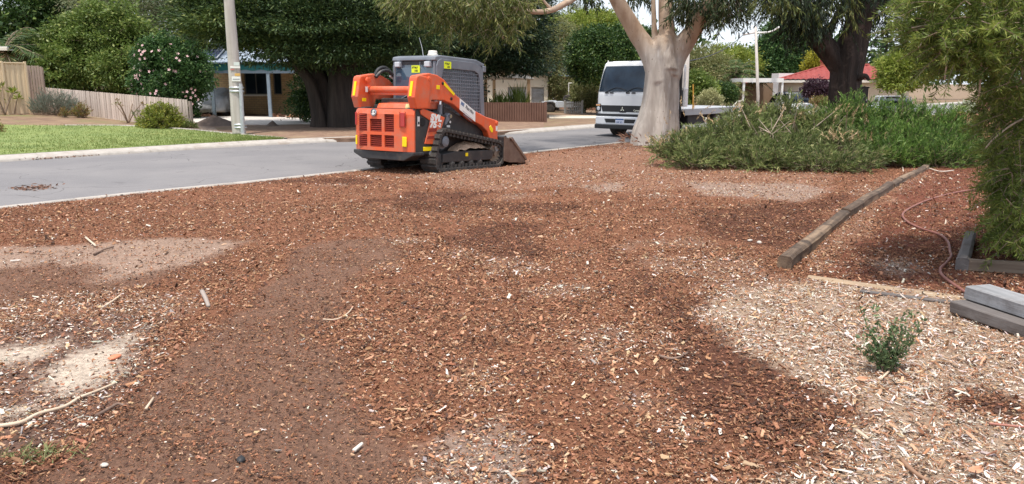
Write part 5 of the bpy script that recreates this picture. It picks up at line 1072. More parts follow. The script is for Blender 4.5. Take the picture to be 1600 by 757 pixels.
# small plants on the right
sb_ = Vector((*G(1383,582), zn(*G(1383,582)))); t = thing('seedling_shrub', 'small leafy green shrub growing out of the pale wood chips', 'shrub', sb_)
lv = Leaves(); mb = MB(); wl = D(1383,582,sb_.y)
for (u, v, dy) in ((1347,480,.03),(1366,478,.05),(1350,530,-.04),(1345,545,.06),(1360,515,.0),(1372,530,-.03),(1398,500,.04),(1412,492,.0),(1425,490,.05),(1440,500,-.02),(1432,515,.03),(1408,520,-.05),(1390,530,.05),(1416,540,-.04),(1378,545,-.06),(1400,550,.02),(1358,552,.02),(1392,512,.0),(1424,528,.06)):
    e = np.array(D(u, v, sb_.y+dy)-sb_)*np.array([1.08,1,.99]); bse = np.array([rng.normal(0,.012), rng.normal(0,.012), -.01]); tt_ = np.linspace(0,1,9)[:,None]; mid = (bse+e)/2*np.array([.72,.72,1])+rng.normal(size=3)*.008
    P = (1-tt_)**2*bse+2*tt_*(1-tt_)*mid+tt_**2*e; mb.tube([tuple(p) for p in P], [.0032*(1-.7*k/8) for k in range(9)], 5)
    k = 52; q = rng.uniform(.18,1.03,k); C = (1-q[:,None])**2*bse+2*q[:,None]*(1-q[:,None])*mid+q[:,None]**2*e+rng.normal(size=(k,3))*.010; lv.add(C, unit(rdir(k,-.5)+np.array([0,0,.45])), rng.uniform(.020,.040,k), rng.uniform(.011,.018,k), .10)
mb.build('stems', M_twig, t); lv.build('leaves', leafmat('seedling_leaf', (0.085,0.140,0.060), (0.165,0.230,0.100), (0.27,0.34,0.16), trans=.3), t)
# pale succulent with pink flower in the shade, and the grass tuft
so = D(1508,170,16.9); t = thing('succulent', 'pale leaved succulent with one pink flower head under the bottlebrush', 'plant', (so.x,16.9,0)); lv = Leaves(); d_ = rdir(70,.1); lv.add(d_*.10+np.array([0,0,so.z-.1]), d_, .22, .07, .1); lv.build('leaves', mat('pale_succulent', (0.48,0.52,0.36), (0.60,0.60,0.46), 6), t)
lv = Leaves(); d_ = rdir(40,0); lv.add(d_*.05+np.array([.36,-.1,so.z-.02]), d_, .17, .06, .1); lv.build('flower', mat('pink_flower', (0.66,0.30,0.29), (0.75,0.45,0.42), 6), t); MB().tube([(0,0,-.1),(.05,0,so.z-.1)], [.02,.02], 8).build('stem', M_barkdark, t); MB().tube([(.05,0,so.z*.3),(.3,-.05,so.z*.5),(.36,-.1,so.z)], [.03,.02,.02], 6, smooth=3).build('stem', M_barkdark, t)
tx, ty = G(52,712); lv = Leaves(); n_ = 130; lv.add(np.stack([rng.normal(0,.10,n_), rng.normal(0,.05,n_), np.zeros(n_)],1), unit(np.stack([rng.normal(0,.8,n_), rng.normal(0,.8,n_), np.ones(n_)*.55],1)), rng.uniform(.03,.09,n_), .006, .1)
o = lv.build('weed_tuft', leafmat('dry_weed', (0.16,0.19,0.07), (0.28,0.28,0.11), trans=.2)); o.location = (tx,ty,zn(tx,ty)); tag(o, 'flat dry green weed tuft on the soil at lower left', 'weed')

# ================================================================== POLES AND WIRE
M_pole = mat('weathered_pole', (0.42,0.37,0.33), (0.58,0.53,0.49), 5, stretch=(1,1,.08), rough=0.9, bump=0.4, bscale=22, bdist=0.02, dirt=((0.30,0.26,0.23), 2, 0.55, 0.75))
YP = 23.8
pb = Vector((D(376,207,YP).x, YP, .06)); up_ = thing('utility_pole', 'weathered timber power pole with steel splint and tags beside the lawn', 'pole', pb)
def pp(u, v, y=YP): p = D(u, v, y)-pb; return (p.x, p.y, p.z)
limb([(*pp(374,212),.205),(*pp(371,180),.195),(*pp(368,135),.185),(*pp(364,80),.165),(*pp(358,0),.15),(*pp(351,-110),.13),(*pp(340,-300),.12)], M_pole, up_, 'trunk', 20, lambda a,p,f: 1+.02*math.sin(5*a+p.z), 4)
bpy.data.objects['utility_pole'].children[0].name = 'shaft'
sx_, sz_ = pp(377,160)[0], pp(377,160)[2]
t0, t1 = pp(375.5,131), pp(381,209); mb = MB(); mb.tube([(t0[0]+.06,-.15,t0[2]),(t1[0]+.02,-.15,-.05)], [.055,.07], 8); mb.build('steel_splint', M_steel, up_)
for v in (137.5,143,195,199.5):
    c = pp(368.5+(v-137)*.085, v); MB().lathe((c[0]+.02,0,c[2]), [(.212,-.028),(.218,0),(.212,.028)], 22).build('steel_band', M_steel, up_, smooth=True)
def tagplate(u0, u1, v0, v1, m, nm, y=YP-.185): a, b = pp(u0,v1,y), pp(u1,v0,y); return MB().box(a[0],b[0],a[1]-.006,a[1]+.012,a[2],b[2]).build(nm, m, up_, bevel=.003)
tagplate(365.5,374,97.5,103,mat('pale_tag', (0.62,0.66,0.62)),'number_tag'); tagplate(360,375,104,107,M_whitep,'white_band'); tagplate(367,375,115,119.2,mat('amber_tag', (0.66,0.40,0.12)),'amber_tag')
wl = tagplate(362.5,375.5,120,127.5,M_whitep,'white_label'); a = pp(364,124.6,YP-.193); b_ = pp(374.5,123.4,YP-.193); MB().box(a[0],b_[0],a[1]-.003,a[1],a[2],b_[2]).build('printed_line', M_printg, wl)
tagplate(360,366,108,110,mat('red_tag', (0.55,0.2,0.18)),'red_tag')
def plainpole(name, label, u0, v0, u1, v1, y, r, m, z0): 
    p0, p1 = D(u0,v0,y), D(u1,v1,y); b = Vector((p0.x,y,z0)); t = thing(name, label, 'pole', b); MB().tube([(0,0,-.1),tuple(p0-b) if (p0-b).z > .1 else (0,0,.1),tuple(p1-b)], [r*1.1,r,r*.8], 12).build('shaft', m, t, smooth=True); return t, b
t, b = plainpole('utility_pole', 'grey timber pole half hidden behind the gum trunk and truck headboard', 1069,175,1076,20,31, .13, M_pole, -.1)
t, b = plainpole('street_pole', 'slim grey street pole with crossarm and lamp arm by white carport', 1184.5,152,1180.5,42,55, .11, M_pole, -.55)
q = lambda u, v: tuple(D(u,v,55)-b)
MB().tube([q(1160.5,55),q(1181,51)], .06, 6).build('crossarm', M_pole, t); MB().tube([q(1181,51.5),q(1200,50.5),q(1208,48),q(1214,44.5)], .055, 7, smooth=3).build('lamp_arm', M_whitep, t); MB().lathe(q(1217,44), [(.02,-.08),(.2,-.05),(.22,.02),(.1,.1)], 12).build('lamp', M_whitep, t, smooth=True)
for uu in (1161,1169): MB().lathe(q(uu,53.5), [(.04,0),(.07,.04),(.05,.12),(.02,.16)], 8).build('insulator', M_grey, t)
wire = MB(); A = D(1072,96,31); Bq = D(1161,54.5,55); wire.tube([A.lerp(Bq,k/16)-Vector((0,0,.9*(1-(2*k/16-1)**2)*.35)) for k in range(17)], .022, 5); tag(wire.build('power_wire', M_print), 'thin power wire between the hidden pole and the street pole', 'wire')

# ================================================================== LOOSE THINGS ON THE GROUND
M_sleeper = mat('brown_sleeper', (0.10,0.065,0.044), (0.27,0.185,0.12), 9, stretch=(.06,1,1), rough=0.9, bump=0.7, bscale=16, bdist=0.015, dirt=((0.06,0.04,0.028), 4.5, 0.46, 0.62), lo=.42, hi=.58)
M_greytimber = mat('silver_grey_timber', (0.18,0.18,0.187), (0.32,0.32,0.327), 6, stretch=(.09,1,1), rough=0.9, bump=0.6, bscale=18, bdist=0.012, dirt=((0.19,0.18,0.18), 3.5, 0.52, 0.70), lo=.40, hi=.60)
M_darktimber = mat('dark_grey_timber', (0.095,0.082,0.08), (0.18,0.16,0.15), 6, stretch=(.1,1,1), rough=0.9, bump=0.6, bscale=18, dirt=((0.10,0.08,0.07), 2.5, 0.5, 0.72))  # darker than the silver grey timber
M_tantimber = mat('tan_timber', (0.28,0.195,0.125), (0.42,0.31,0.205), 6, stretch=(.1,1,1), rough=0.9, bump=0.6, bscale=18, dirt=((0.26,0.19,0.14), 2.0, 0.52, 0.75))
def timber(name, label, a, b, w, h, m, z=0.0, cat='timber', group=None, warp=.012, chamfer=.02, part=None, parent=None, roll=0, z1=None):
    """a sawn or split length, its ends at a and b"""
    a, b = Vector((*a, z)), Vector((*b, z if z1 is None else z1)); d = b-a; Ln = d.length; n = max(6, int(Ln/.18)); sd = random.random()*50; mb = MB()
    prof = [(-w/2+chamfer,0),(w/2-chamfer,0),(w/2,chamfer),(w/2,h-chamfer),(w/2-chamfer,h),(-w/2+chamfer,h),(-w/2,h-chamfer),(-w/2,chamfer)]; V = []
    for i in range(n+1):
        x = Ln*i/n
        for (p, q_) in prof: V.append((x+(.012*mnoise.noise(Vector((p*20,q_*20,sd))) if i in (0,n) else 0), p+warp*mnoise.noise(Vector((x*.8,sd,1)))+.006*mnoise.noise(Vector((x*5,p*30,q_*30+sd))), q_+warp*mnoise.noise(Vector((x*.7,sd,5)))+.006*mnoise.noise(Vector((x*5+9,p*30,q_*30+sd)))))
    k = 8; mb.v = V; mb.f = [(i*k+j, i*k+(j+1)%k, (i+1)*k+(j+1)%k, (i+1)*k+j) for i in range(n) for j in range(k)] + [tuple(range(k))[::-1], tuple(n*k+j for j in range(k))]
    o = mb.build(name, m, parent); o.location = a; o.rotation_euler = Euler((roll, -math.asin(d.z/Ln), math.atan2(d.y,d.x)))
    if not parent: tag(o, label, cat, group)
    return o
timber('garden_sleeper', 'nearest length of the brown split timber edging, its cut end showing', G(1226,420), G(1318,343), .125, .13, M_sleeper, z=-.02, group='brown timber edging in line', roll=.05, warp=.03, chamfer=.022)
timber('garden_sleeper', 'middle length of the brown timber edging line in the mulch', G(1320,341), G(1390,297), .115, .165, M_sleeper, z=-.04, group='brown timber edging in line', warp=.035, chamfer=.02)
timber('garden_sleeper', 'far length of the brown timber edging ending below the bushes', G(1391,296), G(1446,266), .11, .13, M_sleeper, z=-.03, group='brown timber edging in line', warp=.035, chamfer=.02)
timber('edging_plank', 'long tan plank laid flat between pale chips and red mulch', G(1262,433), G(1612,481), .09, .045, M_tantimber, z=-.032)
timber('edging_plank', 'short grey weathered plank sunk beside the long tan plank', G(1345,455), G(1492,473), .05, .03, M_darktimber, z=-.018)
s1 = timber('sleeper', 'dark lower sleeper of the stack at the right edge', (3.22,5.28), (3.62,3.75), .22, .085, M_darktimber, z=.005, group='two stacked sleepers', chamfer=.007)
s2 = timber('sleeper', 'silver grey upper sleeper of the stack at the right edge', (3.33,5.31), (3.72,3.75), .22, .095, M_greytimber, z=.094, group='two stacked sleepers', warp=.010, chamfer=.007)
timber('bed_edging', 'short dark grey edging board pointing away beside the hose', G(1502,424), (4.72,7.75), .10, .125, M_darktimber, z=-.01, cat='edging')
timber('bed_edging', 'dark edging board under the hanging bottlebrush foliage', (3.97,6.52), (5.6,6.05), .07, .115, mat('dark_brown_timber', (0.14,0.10,0.075), (0.24,0.18,0.13), 6, stretch=(.1,1,1), rough=.9, bump=.5, bscale=18), z=-.01, cat='edging')
M_hose = mat('red_brown_hose', (0.20,0.075,0.055), (0.27,0.11,0.085), 6, rough=0.6, dirt=((0.36,0.22,0.17), 4, 0.55, 0.8))
hp = [(1530,297),(1490,304),(1450,314),(1422,326),(1410,338),(1418,350),(1440,361),(1468,370),(1481,382),(1484,396),(1486,403),(1478,414),(1469,424),(1471,435),(1485,446),(1505,459),(1516,466)]
tag(MB().tube([(*G(u,v), zn(*G(u,v))+.016) for u, v in hp], .0125, 10, smooth=5).build('garden_hose', M_hose, smooth=True), 'dull red garden hose winding over the red mulch', 'hose')
# sticks and leaves big enough to tell apart
M_stickpale = mat('pale_stick', (0.50,0.38,0.27), (0.62,0.50,0.38), 9, rough=.85); M_stickdark = mat('dark_stick', (0.13,0.08,0.06), (0.24,0.16,0.12), 9, rough=.9)
def stick(label, px, r, m, lift=.012):
    P = [(*G(u,v), zn(*G(u,v))+lift) for u, v in px]; o = MB().tube(P, [r*(1-.4*i/len(P)) for i in range(len(P))], 6, smooth=4).build('fallen_stick', m, smooth=True); tag(o, label, 'stick', 'sticks lying on the mulch')
stick('long pale curved root lying along the lower edge of the sand patch', [(-20,672),(30,664),(60,648),(100,636),(125,622),(150,612),(180,598)], .011, M_stickpale)
stick('straight pale stick on the tan soil at upper left', [(134,373),(150,387)], .012, M_stickpale)
stick('dark bent stick on the tan soil right of the straight pale stick', [(147,400),(163,393),(178,389)], .012, M_stickdark)
stick('grey split stick standing out from the mulch left of centre', [(316,458),(322,470),(326,482)], .020, mat('grey_stick', (0.33,0.27,0.23)))
stick('pale thin stick crossing the litter above the sand patch', [(160,484),(176,474),(188,464)], .009, M_stickpale)
stick('small upright pale stick on the dark soil right of the sand', [(228,640),(240,622)], .007, M_stickpale)
stick('forked brown twig right of the long pale root', [(150,650),(172,638),(184,632),(194,634)], .010, M_stickdark)
stick('thin arched brown twig in the middle of the dark soil', [(505,503),(525,503),(542,493),(550,484)], .006, M_stickpale)
stick('white stick on the dusty patch at bottom centre', [(553,706),(566,696)], .010, mat('white_stick', (0.66,0.60,0.52)))
stick('brown curved bark strip in the middle of the mulch', [(1030,560),(1048,564),(1062,562),(1074,556)], .010, M_stickdark)
stick('long brown stick low in the pale chips at bottom right', [(1408,722),(1428,740),(1450,752)], .012, mat('brown_stick', (0.27,0.15,0.09)))
stick('thin reddish stick at the right edge of the pale chips', [(1545,668),(1580,669),(1615,671)], .007, mat('red_stick', (0.36,0.15,0.11)))
stick('pale split stick beside the seedling shrub base', [(1375,596),(1388,584),(1396,574)], .007, M_stickpale)
stick('pale stick pointing out of the pale chip edge', [(1338,678),(1356,690)], .010, M_stickpale)
stick('white bent twig standing by the far end of the timber edging', [(1410,262),(1411,272)], .012, mat('bleached_twig', (0.60,0.50,0.42)))
stick('long pale twig lying right of the far end of the edging', [(1445,264),(1468,270),(1490,268)], .014, bpy.data.materials['bleached_twig'])
M_dryleaf = mat('dry_leaf', (0.42,0.20,0.11), (0.55,0.32,0.20), 9, rough=.7)
for lab, (u, v), s_, a in (('large dry leaf curled in the pale chips at the bottom right corner',(1522,742),.045,.5),('dry brown leaf on the mulch below centre',(722,525),.028,1.6),('orange dry leaf at the foot of the seedling shrub',(1345,598),.035,.2),('second dry leaf just right of the seedling base',(1410,590),.03,2.4),('curled tan leaf on the mulch left of centre',(578,570),.035,.9)):
    x, y = G(u, v); mb = MB()
    mb.grid(lambda s, t: ((s-.5)*s_*2*1.0, (t-.5)*s_*math.sin(math.pi*min(max(s,.03),.97))**.7*.9, .25*s_*abs(t-.5)*2*(.5+s)+.3*s_*(s-.5)**2*2), 9, 5)
    o = mb.build('dry_leaf', M_dryleaf, None, smooth=True, solid=.0015); o.location = (x, y, zn(x,y)+.02); o.rotation_euler = (rng.normal(0,.3), rng.normal(0,.25), a); tag(o, lab, 'leaf', 'dry leaves on the ground')
def stone(name, label, p, s_, m, cat, group=None, z=None):
    mb = MB(); sd = random.random()*90
    mb.grid(lambda s, t: tuple(np.array([math.cos(2*math.pi*s)*math.sin(math.pi*max(.02,min(.98,t)))*s_[0], math.sin(2*math.pi*s)*math.sin(math.pi*max(.02,min(.98,t)))*s_[1], -math.cos(math.pi*t)*s_[2]])*(1+.35*mnoise.noise(Vector((math.cos(2*math.pi*s)*1.3+sd, math.sin(2*math.pi*s)*1.3, t*2.5))))), 10, 7, True)
    o = mb.build(name, m, None, smooth=True); o.location = (p[0], p[1], (zn(*p) if z is None else z)+s_[2]*.45); o.rotation_euler = (0,0,rng.uniform(0,6)); return tag(o, label, cat, group)
stone('terracotta_shard', 'orange terracotta shard lying on the pale sand patch', G(179,560), (.045,.03,.013), mat('terracotta', (0.62,0.20,0.10)), 'shard')
for lab, (u, v), s_ in (('white stone at the bottom left on the dark soil',(163,727),.020),('dark clod on the bare soil at bottom left',(376,718),.028),('pale stone beside the red mulch edge near the timber end',(1186,383),.035),('white chip stone left of the timber edging',(1172,379),.03)):
    stone('loose_stone', lab, G(u,v), (s_,s_*.7,s_*.45), M_print if 'dark clod' in lab else mat('white_stone_'+str(u), (0.50,0.44,0.38)), 'stone')
M_rockp = mat('pale_rock', (0.55,0.40,0.32), (0.62,0.5,0.42), 5, rough=.95)
M_rock = mat('red_rock', (0.36,0.16,0.085), (0.50,0.26,0.15), 5, rough=.95, bump=.6, bscale=20)
for k in range(17):
    u = 428+k*5.2+rng.normal(0,1); v = 185+rng.normal(0,.7)-(1.4 if k % 3 == 0 else 0)+.15*k*.3; p = GF(u, v)
    stone('border_rock', ('paler rock in the border row before the brick house' if k in (4,) else ['leftmost reddish rock of the border row by the carport post','tall reddish rock near the left end of the border row','flat reddish rock left of the pale rock in the border row','rock just left of the pale rock in the border row','','rock just right of the pale rock in the border row','raised rock second right of the pale border rock','low rock third right of the pale border rock','rock left of the middle of the border row','raised rock at the middle of the border row','rock just right of the middle of the border row','rock below the understorey shrub in the border row','raised rock left of four low border rocks','fourth border rock from the conifer trunk','third border rock from the conifer trunk','second border rock from the conifer trunk','rightmost border rock beside the conifer trunk'][k]), (p.x,p.y), (rng.uniform(.10,.2),rng.uniform(.09,.14),rng.uniform(.08,.14)), (M_rockp if k == 4 else M_rock), 'rock', 'rocks bordering the driveway', z=p.z)
for k, u in enumerate((310,318,326)):
    p = GF(u, 184); stone('border_rock', ['leftmost rock under the hibiscus beside the covered car','middle rock under the hibiscus beside the covered car','rock touching the left carport post under the hibiscus'][k], (p.x,p.y), (.15,.12,.11), M_rock, 'rock', 'rocks under the hibiscus', z=p.z)
M_soil = mat('dark_soil_heap', (0.105,0.075,0.060), (0.17,0.125,0.10), 6, rough=.95, bump=.8, bscale=22)
def heap(label, u, v, rx, ry, hz):
    p = GF(u, v); mb = MB(); n = 26; m_ = 9
    mb.grid(lambda s, t: ((1-t)*rx*math.cos(2*math.pi*s)*(1+.12*math.sin(3*2*math.pi*s+u)), (1-t)*ry*math.sin(2*math.pi*s), hz*(t**1.25)*(1+.1*mnoise.noise(Vector((s*6,t*4,u))))), n, m_, True)
    o = mb.build('soil_heap', M_soil, None, smooth=True); o.location = p - Vector((0,0,.02)); tag(o, label, 'heap')
heap('low dark conical soil heap left of the utility pole', 334, 196, 1.05, .8, .42)
heap('small dark soil heap right of the utility pole', 426, 197, .30, .25, .22)
for lab, (u, v), r_ in (('flat scatter of reddish bark on the near side of the road',(55,297.5),.32),('dark line of wet bark litter against the far gutter',(95,247.3),.9)):
    x, y = G(u, v, RZ); n_ = 170 if r_ < .5 else 220; lv = Leaves(); hd = np.array([.66,.75]) if r_ > .5 else np.array([.8,.6]); q = rng.normal(size=(n_,2))*np.array([r_*.5, .07 if r_ > .5 else .16])
    lv.add(np.stack([q[:,0]*hd[0]-q[:,1]*hd[1], q[:,0]*hd[1]+q[:,1]*hd[0], rng.uniform(0,.02,n_)],1), unit(np.stack([rng.normal(size=n_), rng.normal(size=n_), rng.uniform(0,.2,n_)],1)), rng.uniform(.04,.10,n_), .022, .1)
    o = lv.build('bark_litter', mat('bark_litter_'+str(u), (0.26,0.12,0.07), (0.16,0.09,0.06), 9)); o.location = (x, y, RZ+.03 if r_ < .5 else RZ+.015); tag(o, lab, 'litter', kind='stuff')

# ================================================================== COMPACT TRACK LOADER (x right, y forward, z up)
lo = thing('track_loader', 'orange and black compact track loader parked on the mulch, bucket down', 'loader', (-1.56,15.2,-.02))
lo.rotation_euler = (R(-2.2), 0, R(-33))
body = MB().prism([(-1.36,.30),(-1.1,.20),(.85,.22),(1.0,.45),(.98,.75),(.6,.95),(-1.36,1.10)], -.50, .50, 'x').build('chassis', M_black, lo, bevel=.02)
bm_ = MB().prism([(-.72,.37),(-.72,.31),(-.50,.21),(.50,.21),(.72,.31),(.72,.37)], -1.47, -1.15, 'y'); bm_.build('rear_bumper', M_black, lo, bevel=.015)
def curv(x): return .085*abs(x/.70)**4
holes = []
for (a, b, t) in ((-.565,-.345,1.03),(-.270,.015,.94),(.080,.305,1.03)): holes += [(a,b,.715,t),(a,b,.44,.655)]
lamp_h = [(.44,.56,.80,1.06)]
def subdiv_curve(o):
    import bmesh
    bm = bmesh.new(); bm.from_mesh(o.data); bmesh.ops.remove_doubles(bm, verts=bm.verts, dist=1e-4)
    for v in bm.verts:
        v.co.y += curv(v.co.x)
        if v.co.z > 1.1: v.co.y += .03
    bm.normal_update(); bm.to_mesh(o.data); bm.free()
# extra columns so the door can curve at its edges
dm = MB(); wall_holes(dm, -.70, .70, -1.50, -1.46, .375, 1.125, holes+[(.6401,.6402,.376,.3761),(-.6402,-.6401,.376,.3761),(.5401,.5402,.376,.3761)])
door = dm.build('rear_door', M_orange, lo, bevel=.010); subdiv_curve(door)
MB().box(-.60,.34,-1.452,-1.44,.42,1.06).build('grille_back', M_orange_dk, door)
for (a, b, c, d) in holes:
    g_ = MB(); k = int((d-c)/.034)
    for q in range(k): z = c+(d-c)*(q+.5)/k; g_.prism([(-1.485,z-.012),(-1.458,z+.004),(-1.458,z+.012),(-1.485,z-.005)], a-.004, b+.004, 'x')
    g_.build('grille_slats', M_orange_dk, door)
MB().lathe((-.155,-1.506,1.055), [(.0,-.010),(.040,-.018),(.062,-.012),(.066,.006)], 28, 'y').build('emblem', M_chrome, door, smooth=True)
em = MB(); em.prism([(-.205,1.025),(-.16,1.005),(-.118,1.03),(-.15,1.045),(-.135,1.085),(-.155,1.105),(-.175,1.08),(-.17,1.05)], -1.534, -1.524, 'y'); em.build('emblem', M_whitep, door, bevel=.003)
rg = MB()
for k in range(28):
    a0, a1 = 2*math.pi*k/28, 2*math.pi*(k+1)/28
    rg.prism([(-.155+.057*math.cos(a0),1.055+.057*math.sin(a0)),(-.155+.068*math.cos(a0),1.055+.068*math.sin(a0)),(-.155+.068*math.cos(a1),1.055+.068*math.sin(a1)),(-.155+.057*math.cos(a1),1.055+.057*math.sin(a1))], -1.532, -1.520, 'y')
rg.build('emblem', M_grey, door)
def plate(parent, name, m, x0, x1, z0, z1, y, t=.012, bev=.012, dy=0.0): return MB().box(x0,x1,y-t+dy,y+dy,z0,z1).build(name, m, parent, bevel=bev, segs=3)
plate(door, 'tail_lamp', M_redlens, .455,.555,.815,1.06,-1.490,.016); plate(door, 'yellow_reflector', M_yellow, .495,.595,.465,.64,-1.485,.016)
plate(door, 'yellow_reflector', M_yellow, -.672,-.632,.46,.63,-1.450,.012); plate(door, 'tail_lamp', M_redlens, -.680,-.640,.82,1.05,-1.446,.012); plate(door, 'lamp_surround', M_orange_dk, .435,.452,.80,1.075,-1.496,.004,.002); plate(door, 'lamp_surround', M_orange_dk, .558,.575,.80,1.075,-1.49,.004,.002)
for s_ in (-1,1):
    MB().prism([(-1.40,.37),(-.86,.30),(-.66,.46),(-.46,1.02),(-1.25,1.16),(-1.40,1.14)], .50*s_ if s_ > 0 else -.70, .70 if s_ > 0 else -.50, 'x').build('side_cover', M_black, lo, bevel=.018)
sc = MB().prism([(-1.27,1.11),(-1.18,1.14),(-.56,.985),(-.80,.50),(-1.14,.515),(-.985,.93),(-1.25,1.04)], .701, .722, 'x').build('side_panel', M_orange, lo, bevel=.008)
MB().prism([(-1.05,.72),(-.82,.735),(-.79,.80),(-1.02,.785)], .7221, .726, 'x').build('panel_recess', M_orange_dk, sc); MB().prism([(-1.09,.60),(-.86,.61),(-.83,.66),(-1.06,.65)], .7221, .726, 'x').build('panel_recess', M_orange_dk, sc)
text('SVL', .155, M_whitep, sc, frame((.7235,-.985,.945),(0,1,-.10),(0,0,1)), off=.011, shear=.12, sx=1.3); text('75', .155, M_whitep, sc, frame((.7235,-1.01,.815),(0,1,-.06),(0,0,1)), off=.011, shear=.12, sx=1.25); text('-2', .10, M_whitep, sc, frame((.7235,-.785,.815),(0,1,-.06),(0,0,1)), off=.004, shear=.12, sx=1.2)
yr = MB().box(.701,.716,-1.17,-.86,.385,.46).build('yellow_reflector', M_yellow, lo, bevel=.02, segs=3)
st = MB().box(.701,.706,-1.325,-1.265,.83,1.0).build('warning_sticker', M_whitep, lo); MB().box(.7061,.708,-1.315,-1.275,.86,.91).build('printed_line', M_print, st)
MB().lathe((.701,-1.19,.90), [(.075,0),(.075,.012),(.05,.014)], 18, 'x').build('fuel_cap', M_dark, lo); MB().lathe((.701,-.95,.34), [(.05,0),(.05,.012)], 14, 'x').build('drain_cap', M_steel, lo)
MB().prism([(-1.30,1.13),(-1.24,1.22),(-.70,1.27),(-.52,1.27),(-.52,1.13)], -.30, .58, 'x').build('hood', M_orange, lo, bevel=.02)
MB().box(-.46,-.31,-1.2,-.6,1.10,1.20).build('engine_cover', M_black, lo, bevel=.02); MB().box(-.5,.5,-.95,-.53,1.18,1.32).build('radiator_top', M_black, lo, bevel=.02)
for k in range(4): MB().tube([(-.35+.05*k,-.7,1.30),(.0+.04*k,-.66,1.37+.02*k),(.42,-.62,1.33)], .018, 7, smooth=5).build('hydraulic_hose', M_grey if k == 2 else M_print, lo, smooth=True)
bl = MB().lathe((.47,-1.30,1.135), [(.055,0),(.055,.03),(.045,.08),(.0,.085)], 16).build('rear_beacon', mat('cream_lens', (0.85,0.68,0.30), rough=.25, coat=.5), lo, smooth=False)
# lift arms
ARM = [(-1.46,1.30),(-1.40,1.70),(-1.26,1.73),(-1.04,1.765),(-.80,1.74),(-.60,1.665),(-.24,1.40),(.37,1.115),(.75,1.0),(1.13,.935),(1.165,.905),(1.18,.40),(1.08,.37),(.94,.44),(.80,.71),(.60,.83),(.27,.935),(-.32,1.225),(-.62,1.295),(-.97,1.295),(-1.03,1.14),(-1.36,1.15)]
def arm(s_):
    a, b = (.60,.74) if s_ > 0 else (-.74,-.60)
    o = MB().prism(ARM, a, b, 'x').build('lift_arm', M_orange, lo, bevel=.018, segs=3)
    t0, t1 = (.585,.755) if s_ > 0 else (-.765,-.595)
    MB().prism([(-1.40,1.13),(-1.475,1.33),(-1.415,1.66),(-1.39,1.70),(-1.33,1.72),(-1.12,1.70),(-1.02,1.58),(-1.05,1.30),(-1.10,1.14)], t0, t1, 'x').build('arm_tower', M_orange, o, bevel=.022, segs=3)
    yy = MB().prism([(t0+.05,1.35),(t0+.105,1.35),(t0+.115,1.61),(t0+.06,1.61)], 0, .012, 'y'); yo = yy.build('yellow_reflector', M_yellow, o); yo.rotation_euler = (R(-9),0,0); yo.location = (0,-1.692,.018)
    xs = b if s_ > 0 else a; e = .006*s_
    def dec(name, m, poly, t=.008): lo_, hi_ = sorted((xs+.0005*s_, xs+t*s_)); return MB().prism(poly, lo_, hi_, 'x').build(name, m, o, bevel=.002)
    dec('yellow_reflector', M_yellow, [(-.64,1.575),(-.615,1.625),(-.30,1.43),(-.325,1.385)]); dec('yellow_square', M_yellow, [(-.84,1.49),(-.75,1.49),(-.75,1.56),(-.84,1.56)])
    dec('yellow_reflector', M_yellow, [(.86,.80),(.90,.84),(.985,.76),(.975,.70),(.94,.69),(.87,.75)]); dec('warning_sticker', M_whitep, [(1.09,.72),(1.145,.72),(1.145,.82),(1.09,.82)])
    for (y, z, r) in ((-1.06,1.66,.045),(-.66,1.60,.028),(-.40,1.33,.03),(1.12,.88,.045),(1.12,.45,.04)):
        MB().lathe((xs,y,z), [(r,-.01*s_),(r,.012*s_),(r*.6,.020*s_)], 14, 'x').build('pin', M_orange if r > .04 else M_dark, o)
    MB().prism([(1.02,.42),(1.18,.44),(1.19,.34),(1.10,.30)], min(xs-.02*s_,xs+.02*s_), max(xs-.02*s_,xs+.02*s_)+.001, 'x').build('arm_tip', M_steel, o)
    return o
aR, aL = arm(1), arm(-1)
il = -.55; MB().lathe((il,-1.26,1.63), [(.055,0),(.055,.035),(.03,.04)], 16, 'x').build('pin', M_orange, aL); s2_ = MB().box(il,il+.006,-1.31,-1.25,1.42,1.52).build('warning_sticker', M_whitep, aL); MB().box(il,il+.006,-1.40,-1.30,1.25,1.31).build('yellow_square', M_yellow, aL)
sd = MB().prism([(-.08,1.53),(.40,1.285),(.40,1.06),(-.08,1.255)], 0, .006, 'x')
sd = MB().prism([(-.14,1.345),(.365,1.105),(.365,.905),(-.14,1.13)], .7425, .7475, 'x').build('company_sign', M_whitep, aR)
sx, sz = 1, -.478
text('BBE', .082, M_printb, sd, frame((.748,-.115,1.238),(0,1,sz),(0,0,1)), off=.003, sx=.8); text('Plant Hire', .088, M_print, sd, frame((.748,.035,1.168),(0,1,sz),(0,0,1)), off=.0015, sx=.78)
for k, (a, b, dz) in enumerate(((-.04,.30,-.055),(.03,.2,-.085),(-.02,.26,-.115))):
    z = lambda y: 1.195+sz*(y+.115)+dz
    for q in range(int((b-a)/.03)):
        y = a+q*.03; MB().prism([(y,z(y)),(y+.021,z(y+.021)),(y+.021,z(y+.021)+.014),(y,z(y)+.014)], .7476, .7486, 'x').build('printed_line', M_printg, sd)
MB().tube([(-.62,-1.17,1.47),(.62,-1.17,1.47)], [.060,.060], 14).build('cross_tube', M_orange, lo, smooth=False); MB().box(-.56,.56,-1.18,-1.15,1.37,1.46).build('cross_plate', M_orange, lo, bevel=.01)
